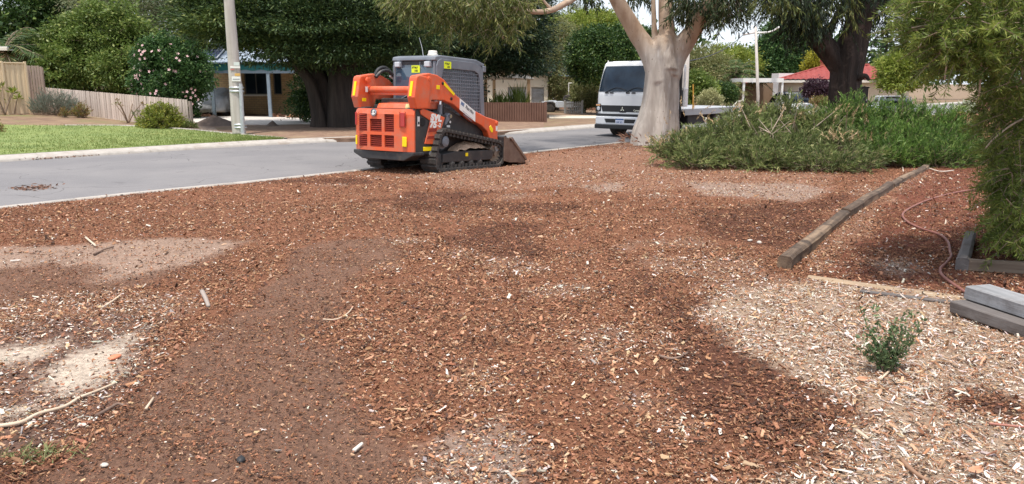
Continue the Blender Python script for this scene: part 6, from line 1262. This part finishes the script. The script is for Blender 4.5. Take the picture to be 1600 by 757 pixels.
for s_ in (-1,1):
    MB().tube([(.635*s_,-.60,.92),(.635*s_,-.60,1.22)], [.045,.045], 12).build('lift_cylinder', M_grey, lo); MB().tube([(.635*s_,-.60,1.22),(.64*s_,-.58,1.42)], [.028,.028], 10).build('cylinder_rod', M_chrome, lo)
    MB().prism([(-.56,.88),(-.50,.84),(-.36,.97),(-.33,1.04),(-.40,1.07),(-.50,1.0)], min(.60*s_,.70*s_), max(.60*s_,.70*s_), 'x').build('cylinder_bracket', M_grey, lo, bevel=.01); MB().lathe((.72*s_,-.39,1.01), [(.035,-.005*s_),(.035,.012*s_)], 12, 'x').build('pin', M_chrome, lo)
    MB().prism([(-.46,1.20),(-.40,.78),(.30,.62),(.88,.50),(1.02,.62),(.75,.80),(.25,.95)], min(.50*s_,.598*s_), max(.50*s_,.598*s_), 'x').build('side_frame', M_black, lo, bevel=.012)
for (y, z) in ((-.25,.90),): MB().lathe((.5985,y,z), [(.025,0),(.025,.01)], 10, 'x').build('white_cap', M_whitep, lo)
MB().box(.5985,.602,-.35,-.25,.80,.84).build('warning_sticker', M_whitep, lo)
MB().tube([(-.62,-1.0,1.70),(-.60,-.9,1.85),(-.58,-.72,1.88),(-.55,-.5,1.72),(-.52,-.35,1.55)], .035, 8, smooth=6).build('hydraulic_hose', M_print, lo, smooth=True); MB().tube([(-.58,-1.0,1.70),(-.55,-.88,1.81),(-.53,-.7,1.83),(-.50,-.5,1.68),(-.48,-.3,1.52)], .03, 8, smooth=6).build('hydraulic_hose', M_black, lo, smooth=True)
MB().tube([(-.57,-.62,1.74),(-.53,-.3,1.58)], .018, 7).build('hose_fitting', M_whitep, lo)
# cab
cab = MB().prism([(-.55,1.0),(-.55,2.0),(-.50,2.06),(.70,2.06),(.92,1.96),(.98,1.40),(1.0,.95)], -.44, .44, 'x').build('cab', mat('cab_interior', (0.03,0.035,0.04), rough=.6), lo)
MB().prism([(-.62,2.02),(-.60,2.09),(-.45,2.12),(.70,2.11),(.98,2.04),(.96,1.99),(-.5,2.0)], -.52, .52, 'x').build('roof', M_grey, cab, bevel=.02, segs=3)
for s_ in (-1,1):
    MB().box(.46*s_-.025+.02*s_, .46*s_+.025+.02*s_, -.60, -.53, 1.0, 2.01).build('rear_post', M_grey, cab, bevel=.015)
    MB().box(.36*s_-.06, .36*s_+.06, -.665, -.60, 1.90, 2.00).build('work_lamp', M_lens, cab, bevel=.015); MB().box(.36*s_-.07, .36*s_+.07, -.60, -.55, 1.89, 2.015).build('lamp_housing', M_grey, cab, bevel=.012)
MB().box(-.45,.45,-.575,-.56,1.12,1.99).build('rear_glass', M_glassb, cab); MB().box(-.435,.435,-.585,-.54,1.945,2.005).build('rear_rail', M_black, cab)
yt = MB().box(-.06,.14,-.585,-.577,1.80,1.935).build('yellow_tag', M_lime, cab); text('PT967', .052, M_print, yt, frame((-.045,-.5865,1.875),(1,0,0),(0,0,1)), off=.001); text('1/02', .05, M_print, yt, frame((.005,-.5865,1.82),(1,0,0),(0,0,1)), off=.001)
for s_ in (-1,1):
    x0 = .502*s_ if s_ > 0 else -.538; x1 = x0+.036
    out = [(-.56,1.02),(-.57,1.93),(-.53,2.02),(-.44,2.055),(.60,2.045),(.84,1.98),(.90,1.90),(.98,1.02)]; inn = [(-.40,1.06),(-.42,1.74),(-.38,1.86),(-.30,1.895),(.62,1.885),(.74,1.84),(.79,1.74),(.86,1.06)]
    mb = MB(); n = len(out)
    for x in (x0, x1): mb.v += [(x,*p) for p in out] + [(x,*p) for p in inn]
    for i in range(n):
        j = (i+1) % n
        mb.f += [(i,j,n+j,n+i),(2*n+j,2*n+i,3*n+i,3*n+j),(i,2*n+i,2*n+j,j),(n+j,3*n+j,3*n+i,n+i)]
    sf = mb.build('side_frame', M_grey, cab, bevel=.006)
    gr = MB(); xm = (x0+x1)/2
    for k in range(21):
        y = -.38+1.2*k/20; top = 1.89 if y < .62 else 1.89-(y-.62)*.85; gr.box(xm-.006,xm+.006,y-.006,y+.006,1.05,top)
    for k in range(12): z = 1.10+.066*k; gr.box(xm-.0065,xm+.0065,-.41,.83-(.02*max(0,z-1.7)*10),z-.007,z+.007)
    gr.build('window_grille', M_grey, cab); MB().prism(inn, (x0+.002 if s_ < 0 else x0-.03), (x0+.004 if s_ < 0 else x0-.028), 'x').build('side_glass', mat('grey_glass', (0.22,0.27,0.31), rough=.08, coat=1.0) if 'grey_glass' not in bpy.data.materials else bpy.data.materials['grey_glass'], cab)  # grey-blue glass colour stands in for reflected sky
    if s_ > 0:
        yt = MB().box(x1,x1+.006,-.36,-.15,1.885,2.015).build('yellow_tag', M_lime, cab); text('PT967', .055, M_print, yt, frame((x1+.0065,-.345,1.955),(0,1,0),(0,0,1)), off=.001); text('1/02', .05, M_print, yt, frame((x1+.0065,-.28,1.90),(0,1,0),(0,0,1)), off=.001)
    MB().box(.50*s_-.05,.50*s_+.05,.90,.99,1.88,2.0).build('front_lamp', M_grey, cab, bevel=.012)
MB().prism([(.99,1.0),(.93,1.95),(.945,1.95),(1.005,1.0)], -.42, .42, 'x').build('front_glass', M_glass, cab)
MB().lathe((.30,-.40,2.115), [(.10,0),(.10,.03),(.085,.035),(.085,.08),(.075,.092),(.0,.096)], 20).build('beacon', mat('beacon_white', (0.85,0.80,0.72), rough=.3, coat=.4), cab)
MB().tube([(.17,-.52,2.10),(.15,-.53,2.25),(.09,-.54,2.44)], [.008,.006,.003], 6, smooth=3).build('antenna', M_steel, cab)
MB().tube([(.16,-.60,2.0),(.17,-.62,1.92),(.22,-.62,1.86)], .006, 5, smooth=3).build('cable', M_grey, cab)
# tracks
circ = lambda cy, cz, r: [(cy+r*math.cos(2*math.pi*k/40), cz+r*math.sin(2*math.pi*k/40)) for k in range(40)]
pts_ = circ(-.66,.56,.20)+circ(1.03,.27,.25)+circ(-.80,.20,.18)
def hull(P):
    P = sorted(set(P)); cr = lambda o, a, b: (a[0]-o[0])*(b[1]-o[1])-(a[1]-o[1])*(b[0]-o[0])
    def half(P):
        h = []
        for p in P:
            while len(h) >= 2 and cr(h[-2], h[-1], p) <= 0: h.pop()
            h.append(p)
        return h[:-1]
    return half(P)+half(P[::-1])
H = np.array(hull(pts_)); Hc = np.r_[H, H[:1]]; sl_ = np.r_[0, np.cumsum(np.linalg.norm(np.diff(Hc, axis=0), axis=1))]; per = sl_[-1]; NB = 110
tt = np.linspace(0, per, NB+1)[:-1]; bpts = np.stack([np.interp(tt, sl_, Hc[:,0]), np.interp(tt, sl_, Hc[:,1])], 1); tn = unit(np.roll(bpts,-1,0)-np.roll(bpts,1,0)); nr = np.stack([tn[:,1], -tn[:,0]], 1)
for s_ in (-1,1):
    a, b = (.50,.845) if s_ > 0 else (-.845,-.50)
    mb = MB()
    for i in range(NB):
        o_, n_ = bpts[i], nr[i]
        mb.v += [(a,*o_),(b,*o_),(b,*(o_-n_*.035)),(a,*(o_-n_*.035))]
    mb.f = [(i*4+k, i*4+(k+1)%4, ((i+1)%NB)*4+(k+1)%4, ((i+1)%NB)*4+k) for i in range(NB) for k in range(4)]
    tk_ = mb.build('track', M_rubber, lo)
    NL = int(per/.115); lug = MB().prism([(-.046,-.006),(.046,-.006),(.038,.030),(-.038,.030)], a-.004, b+.004, 'x').mesh('track_lug', M_rubber)
    lug2 = MB(); 
    for i in range(NL):
        t_ = per*i/NL; c = np.array([np.interp(t_, sl_, Hc[:,0]), np.interp(t_, sl_, Hc[:,1])]); c2 = np.array([np.interp((t_+.03)%per, sl_, Hc[:,0]), np.interp((t_+.03)%per, sl_, Hc[:,1])]); d = c2-c
        # local z of the lug points outward
        n_ = np.array([d[1], -d[0]]); n_ /= np.linalg.norm(n_); ang = math.atan2(n_[1], n_[0])-math.pi/2
        link('track_lug', lug, tk_, (0, c[0], c[1]), (ang, 0, 0))
    gm = MB()
    for i in range(int(per/.115)):
        t_ = per*(i+.5)/NL; c = np.array([np.interp(t_, sl_, Hc[:,0]), np.interp(t_, sl_, Hc[:,1])])
        k = int(t_/per*NB) % NB; q = c-nr[k]*.065; xa = (a+b)/2; gm.box(xa-.05+.09*s_, xa+.05+.09*s_, q[0]-.03, q[0]+.03, q[1]-.03, q[1]+.03)
    gm.build('guide_teeth', M_rubber, tk_)
    xo = .80*s_; mm = lambda p, q: (min(p,q), max(p,q))
    MB().prism([(-.72,.16),(.86,.16),(.92,.22),(.92,.35),(-.30,.36),(-.72,.32)], *mm(.56*s_,.80*s_), 'x').build('track_frame', M_black, lo, bevel=.012)
    MB().box(*mm(.801*s_,.808*s_), -.02,.06,.255,.32).build('yellow_square', M_yellow, lo)
    for y in (-.42,-.12,.18,.48): MB().lathe((.60*s_,y,.125), [(.085,0),(.085,.19*s_),(.05,.20*s_),(.03,.215*s_)], 18, 'x').build('track_roller', M_rubber, lo)
    MB().lathe((.60*s_,1.03,.27), [(.20,0),(.20,.17*s_),(.165,.18*s_),(.14,.13*s_),(.05,.13*s_),(.05,.19*s_)], 24, 'x').build('idler_wheel', mat('dusty_steel', (0.28,0.21,0.15), (0.17,0.13,0.10), 6, rough=.8) if 'dusty_steel' not in bpy.data.materials else bpy.data.materials['dusty_steel'], lo)
    MB().lathe((.60*s_,-.80,.20), [(.14,0),(.14,.17*s_),(.06,.18*s_)], 22, 'x').build('idler_wheel', M_black, lo)
    sp = MB().lathe((.60*s_,-.62,.55), [(.15,0),(.15,.10*s_),(.10,.12*s_),(.10,.19*s_),(.06,.21*s_)], 24, 'x').build('drive_sprocket', M_grey, lo)
    mb = MB(); mb.grid(lambda s, t: (.58*s_+.24*s_*t, -.30+1.15*s, .36+(.17*math.sin(math.pi*s)**.8*(1-.75*t**2)+.03*mnoise.noise(Vector((s*7,t*3,s_*5))))*(1 if 0.02 < s < .98 else .2)), 34, 9)
    ho_ = mb.build('sand_heap', M_sandheap, lo, smooth=True)
# bucket
bk = MB()
prof = [(1.22,.16),(1.20,.60),(1.30,.63),(1.36,.56),(1.34,.30),(1.44,.14),(2.02,.08),(2.02,.055),(1.40,.08),(1.27,.12)]
bk.prism(prof, -.86, .86, 'x'); bu = bk.build('bucket', M_black, lo, bevel=.008)
for s_ in (-1,1):
    MB().prism([(1.20,.12),(1.21,.61),(1.44,.56),(2.00,.14),(2.02,.06),(1.42,.075)], *mm(.862*s_,.885*s_), 'x').build('side_plate', M_rust, bu, bevel=.004)
    MB().prism([(1.40,.575),(1.46,.60),(2.06,.13),(2.03,.09)], *mm(.84*s_,.91*s_), 'x').build('side_cutter', M_rust, bu, bevel=.004)
    MB().lathe((.912*s_,1.45,.55), [(.028,0),(.028,.012*s_)], 12, 'x').build('bolt', M_chrome, bu)
MB().prism([(1.95,.05),(1.95,.075),(2.14,.055),(2.14,.048)], -.88, .88, 'x').build('cutting_edge', M_rust, bu)
for x in (-.5,.5): MB().box(x-.12,x+.12,1.12,1.198,.25,.58).build('coupler_plate', M_black, bu, bevel=.01)

# ================================================================== WHITE TRUCK (x to the right in the photo, y back along the truck)
tr = thing('flatbed_truck', 'white forward control flatbed truck parked facing the camera behind the gum', 'truck', (3.36,23.6,RZ)); tr.rotation_euler = (0,0,R(-41))
def cabshape(s, t):
    # closed outline of the cab in plan, by height
    z = .55+1.78*t; a = 2*math.pi*s
    lean = .26*max(0,(z-1.30)/1.0)**1.2; w = 1.0-.10*max(0,(z-1.15)/1.2)**1.4; yf = lean; yb = 1.75
    c, s2 = math.cos(a), math.sin(a); e = .16
    x = w*math.copysign(abs(c)**e, c); y = (yf+yb)/2 + (yb-yf)/2*math.copysign(abs(s2)**e, s2)
    if t > .93: k = (t-.93)/.07; x *= 1-.07*k*k; y = y*(1-.06*k)+.055*k
    return (x, y, z-.035*(k*k if t > .93 else 0))
mb = MB(); mb.grid(cabshape, 72, 40, True); n0 = len(mb.v); mb.f.append(tuple(range(39*72, 40*72))); mb.f.append(tuple(range(72))[::-1])
tc_ = mb.build('cab', M_white, tr); smooth_by_angle(tc_, 30)
def lean(z): return .26*max(0,(z-1.30)/1.0)**1.2
def face(poly, m, name, parent=tc_, off=.012, th=.010, bev=.004):
    """a flat-ish panel that follows the cab's front"""
    mb = MB(); n = len(poly); mb.v = [(x, lean(z)-off, z) for x, z in poly]+[(x, lean(z)-off+th+.03, z) for x, z in poly]; mb.f = [tuple(range(n)), tuple(range(n,2*n))[::-1]]+[(i, n+i, n+(i+1)%n, (i+1)%n) for i in range(n)]
    return mb.build(name, m, parent, bevel=bev)
zz = [1.12,1.3,1.5,1.7,1.9,2.06,2.12]; wl_ = lambda z: .915-.105*max(0,(z-1.15)/1.2)**1.4-.03*max(0,(z-2.0)/.12)
ws = MB(); ws.grid(lambda s, t: ((2*s-1)*wl_(1.40+.76*t), lean(1.40+.76*t)-.014+.03*abs(2*s-1)**6, 1.40+.76*t), 22, 16); wso = ws.build('windscreen', mat('windscreen_glass', (0.010,0.016,0.026), (0.028,0.048,0.075), 1.6, rough=.05, spec=.4), tc_, solid=.012)  # mottled blue in the glass colour stands in for reflections
face([(-.80,.99),(.80,.99),(.74,.795),(.14,.795),(.10,.775),(-.10,.775),(-.14,.795),(-.74,.795)], M_print, 'grille', bev=.01)
gl = face([(-.99,.66),(.99,.66),(.97,.735),(-.97,.735)], M_print, 'bumper_gap', off=.006)
for s_ in (-1,1):
    hl = MB().box(*mm(.80*s_,.995*s_), -.018,.05,.80,1.03).build('headlight', M_glass, tc_, bevel=.02); MB().lathe((.885*s_,-.019,.89), [(.06,0),(.05,-.008),(.0,-.012)], 18, 'y').build('lamp_lens', M_lens, hl); MB().box(*mm(.82*s_,.97*s_),-.026,-.0181,.975,1.015).build('indicator', mat('amber_lens', (0.8,0.42,0.2), rough=.2) if 'amber_lens' not in bpy.data.materials else bpy.data.materials['amber_lens'], hl)
bmp = MB(); bmp.prism([(-1.02,.07),(-.93,-.10),(-.6,-.155),(.6,-.155),(.93,-.10),(1.02,.07),(1.02,.55),(-1.02,.55)], .41, .655, 'z'); bpo = bmp.build('bumper', M_white, tr, bevel=.03, segs=3)
bv = MB(); bv.prism([(-1.04,.05),(-.95,-.12),(-.6,-.175),(.6,-.175),(.95,-.12),(1.04,.05),(1.04,.5),(-1.04,.5)], .285, .408, 'z').build('valance', M_print, tr, bevel=.02)
for s_ in (-1,1): MB().prism([(.16*s_,.59),(.56*s_,.59),(.50*s_,.475),(.16*s_,.475)], -.166, -.14, 'y').build('lower_grille', M_print, bpo, bevel=.008)
npl = MB().box(-.145,.145,-.172,-.156,.450,.600).build('number_plate', mat('plate_white', (0.70,0.72,0.84)), bpo, bevel=.004); MB().box(-.145,.145,-.1745,-.1721,.560,.600).build('plate_band', M_printb, npl); text('1GMF 870', .066, M_printb, npl, frame((-.135,-.1735,.477),(1,0,0),(0,0,1)), off=.001, sx=.86)
def diamond(cx_, cz2, a_, r): 
    c, s_ = math.cos(a_), math.sin(a_); w = .577*r/2
    return [(cx_,cz2),(cx_+c*r/2-s_*w, cz2+s_*r/2+c*w),(cx_+c*r, cz2+s_*r),(cx_+c*r/2+s_*w, cz2+s_*r/2-c*w)]
for a_ in (90,210,330): MB().prism(diamond(0,.875,R(a_),.085), -.034, -.0125, 'y').build('emblem', M_chrome, tc_, bevel=.002)
text('Canter', .075, M_chrome, tc_, frame((.38,-.0135,.825),(1,0,0),(0,0,1)), off=.002, sx=1.1)
for x in (-.66,-.48,.10,.30): MB().box(x,x+.12,lean(1.37)-.03,lean(1.37)+.01,1.345,1.385).build('wiper_mount', M_print, tc_)
for x in (-.62,.10): MB().tube([(x,lean(1.39)-.035,1.38),(x+.35,lean(1.53)-.035,1.52),(x+.72,lean(1.46)-.03,1.44)], .010, 6, smooth=3).build('wiper', M_print, tc_)
for s_ in (-1,1):
    MB().prism([(.42,1.38),(.50,2.0),(1.35,2.02),(1.40,1.32)], *mm(1.0*s_-.09*s_,.93*s_-.0*s_), 'x').xf(Matrix.Identity(4)).build('side_window', M_glass, tc_)
for x in (-.3,.3): MB().box(x-.35,x+.35,.36,.50,2.285,2.31).build('roof_rib', M_white, tc_, bevel=.01)
MB().tube([(-.86,.42,2.25),(-.86,.42,2.34)], .02, 6).build('marker_lamp', M_whitep, tc_)
for s_ in (-1,1):
    for y in (.95,4.6):
        w_ = MB().lathe((.62*s_,y,.39), [(.20,0),(.36,.0),(.385,.04*s_),(.385,.22*s_),(.36,.26*s_),(.21,.255*s_),(.20,.20*s_)], 28, 'x').build('wheel', M_rubber, tr); MB().lathe((.62*s_,y,.39), [(.205,.06*s_),(.205,.23*s_),(.15,.20*s_),(.06,.21*s_),(.05,.26*s_)], 20, 'x').build('rim', M_whitep, w_)
    MB().box(*mm(.38*s_,.46*s_), .3,6.2,.50,.68).build('chassis_rail', M_print, tr)
tray = MB().box(-1.04,1.04,1.90,6.35,.78,.85).build('tray', mat('tray_grey', (0.30,0.31,0.33), (0.40,0.40,0.41), 4, rough=.5), tr, bevel=.01)
for s_ in (-1,1): MB().box(*mm(1.041*s_,1.075*s_),1.90,6.35,.66,.865).build('side_rail', mat('rail_grey', (0.34,0.36,0.38), rough=.5) if 'rail_grey' not in bpy.data.materials else bpy.data.materials['rail_grey'], tray, bevel=.01)
hbm = MB()
for x in (-.98,-.5,0,.5,.98): hbm.box(x-.03,x+.03,1.92,1.98,.931,2.16)
hbm.box(-1.0,1.0,1.925,1.975,2.16,2.22); hbm.box(-1.0,1.0,1.925,1.975,1.45,1.51); hbm.build('headboard', M_white, tr, bevel=.01)
MB().box(-.95,.95,1.94,1.955,.935,1.44).build('headboard_mesh', M_grey, tr); MB().box(.98,1.06,1.9,2.05,.93,1.5).build('corner_post', M_white, tr, bevel=.01)
MB().tube([(1.06,2.35,1.62),(1.085,2.35,1.2),(1.085,2.36,.86)], .025, 6, smooth=2).build('tie_strap', mat('orange_strap', (0.62,0.33,0.05)), tr)
MB().box(-.9,.9,2.4,3.6,.35,.70).build('side_tank', M_print, tr, bevel=.03)
MB().box(-.95,.95,1.78,1.86,.6,2.0).build('cab_back', M_print, tr)

# ================================================================== PARKED CARS, COVERED CAR, TRAILER
def car(name, label, loc, rotz, paint, L_=4.4, W_=1.75, H_=1.5, tall=False):
    t = thing(name, label, 'car', loc, rotz)
    def shell(s, tt):
        y = -L_/2+L_*tt; e = abs(2*tt-1); w = W_/2*(1-.16*e**4); base = .32; belt = .92 if not tall else 1.05; top = belt - .12*e**3
        a = math.pi*s; c, s2 = math.cos(a), math.sin(a); q = min(1, (1-e)/.10)**.5; return (w*math.copysign(abs(c)**.35, c)*(.4+.6*q), y, base+(top-base)*abs(s2)**.35*q)
    b = MB().grid(shell, 22, 26).build('body', paint, t, smooth=True, solid=.02)
    def roof(s, tt):
        k = tt; y = -L_*.36+L_*(.62 if not tall else .72)*k; h = (H_-.9)*min(1, math.sin(math.pi*min(max(k,.0),1))**.5*1.05); w = W_/2*(.86-.10*h/(H_-.9)); a = math.pi*s; c, s2 = math.cos(a), math.sin(a)
        return (w*math.copysign(abs(c)**.3, c), y, (.86 if not tall else 1.0)+h*abs(s2)**.3)
    MB().grid(roof, 22, 22).build('cabin', M_glass, t, smooth=True, solid=.015); MB().box(-W_*.36,W_*.36,-L_*.20,L_*.13,H_-.06,H_+.0).build('roof', paint, t, bevel=.03)
    for s_ in (-1,1):
        for k in (-.32,-.06,.16): MB().tube([(s_*W_*.405,L_*k+.05*k,.9),(s_*W_*.36,L_*(k*.8-.02),H_-.03)], .04, 6).build('pillar', paint, t)
        for y in (-L_*.32,L_*.31):
            w_ = MB().lathe((s_*(W_/2-.2),y,.31), [(.16,0),(.29,0),(.31,.03*s_),(.31,.17*s_),(.28,.2*s_),(.17,.2*s_)], 22, 'x').build('wheel', M_rubber, t); MB().lathe((s_*(W_/2-.2),y,.31), [(.19,.08*s_),(.19,.19*s_),(.06,.17*s_)], 16, 'x').build('rim', M_steel, w_)
        MB().box(*mm(s_*W_*.28,s_*W_*.44), -L_/2+.10,-L_/2+.24,.62,.76).build('headlight', M_lens, t, bevel=.02); MB().box(*mm(s_*W_*.32,s_*W_*.44), L_/2-.2,L_/2-.08,.66,.82).build('tail_lamp', M_redlens, t, bevel=.02)
    MB().box(-W_*.25,W_*.25,-L_/2-.01,-L_/2+.2,.45,.6).build('grille', M_print, t); return t
car('parked_car', 'pale silver white four wheel drive seen through the bush before the red roof house', (X(1234,57), 57, -.75), R(8), M_white, 4.5, 1.8, 1.7, True)
car('parked_car', 'white car mostly hidden by the green bush below the yellow green bush', (X(1392,40), 40, -.36), R(-10), M_white, 4.2, 1.6, 1.35)
M_cover = mat('silver_car_cover', (0.44,0.46,0.49), (0.58,0.60,0.63), 3, stretch=(1.6,1,.4), rough=.42, metal=.25, bump=.6, bscale=6, bdist=.05)
cc = thing('covered_car', 'car under a creased silver cover in the carport behind the post', 'car', (X(334,37.3),37.6,.06), R(6))
def cover(s, t):
    y = -2.1+4.2*t; e = abs(2*t-1); a = math.pi*s; c, s2 = math.cos(a), math.sin(a); h = .92+.42*max(0,math.sin(math.pi*min(max((t-.06)/.8,0),1)))**.8*(1-.2*e)
    q = min(1, (1-e)/.14)**.5; x = .92*(1-.12*e**4)*math.copysign(abs(c)**.42, c)*(.35+.65*q); z = .25+(h-.25)*abs(s2)**.55*q
    return (x*(1+.025*math.sin(t*40+s*7)), y, z+.022*math.sin(s*31+t*13)*abs(s2)+.02*mnoise.noise(Vector((s*9,t*9,0))))
MB().grid(cover, 46, 46).build('cover', M_cover, cc, smooth=True, solid=.01)
for s_ in (-1,1):
    for y in (-1.35,1.35): MB().lathe((s_*.62,y,.30), [(.16,0),(.28,0),(.30,.03*s_),(.30,.17*s_),(.17,.2*s_)], 20, 'x').build('wheel', M_rubber, cc)
tl = thing('box_trailer', 'small galvanised box trailer with white wheel by the garage drive', 'trailer', (X(876,44),44.0,.0), R(-8))
MB().box(-1.0,.75,-.6,.6,.36,.40).build('deck', M_steel, tl)
for (a, b, c, d) in ((-1.0,.75,-.62,-.59),(-1.0,.75,.59,.62)): MB().box(a,b,c,d,.30,.62).build('side_panel', mat('trailer_grey', (0.55,0.58,0.62), rough=.45) if 'trailer_grey' not in bpy.data.materials else bpy.data.materials['trailer_grey'], tl, bevel=.01)
for x in (-1.0,.74): MB().box(x-.01,x+.02,-.588,.588,.30,.60).build('end_panel', bpy.data.materials['trailer_grey'], tl, bevel=.01)
for s_ in (-1,1):
    w_ = MB().lathe((-.55,s_*.64,.29), [(.17,0),(.27,0),(.29,.03*s_),(.29,.14*s_),(.17,.17*s_)], 22, 'y').build('wheel', M_rubber, tl); MB().lathe((-.55,s_*.64,.29), [(.185,.05*s_),(.185,.165*s_),(.08,.15*s_),(.0,.17*s_)], 16, 'y').build('rim', M_whitep, w_)
    MB().prism([(-.95,.34),(-.90,.56),(-.75,.66),(-.35,.66),(-.20,.56),(-.15,.34),(-.19,.34),(-.24,.54),(-.37,.62),(-.73,.62),(-.86,.54),(-.91,.34)], *mm(s_*.63,s_*.85), 'y').build('mudguard', bpy.data.materials['trailer_grey'], tl); MB().tube([(.74,s_*.5,.34),(1.5,0,.36)], .035, 6).build('drawbar', M_steel, tl)
MB().tube([(1.35,.0,.36),(1.35,.0,.02)], .03, 8).build('jockey_stand', M_steel, tl); MB().tube([(.45,0,.4),(.45,.02,1.65)], .03, 8).build('upright_post', M_whitep, tl); MB().tube([(.45,0,1.62),(.75,0,1.64)], .025, 6).build('post_arm', M_whitep, tl)
sw = MB().lathe((.4,-.1,.72), [(.10,-.08),(.24,-.08),(.27,-.05),(.27,.05),(.24,.08),(.10,.08)], 20, 'y').build('spare_wheel', M_rubber, tl)
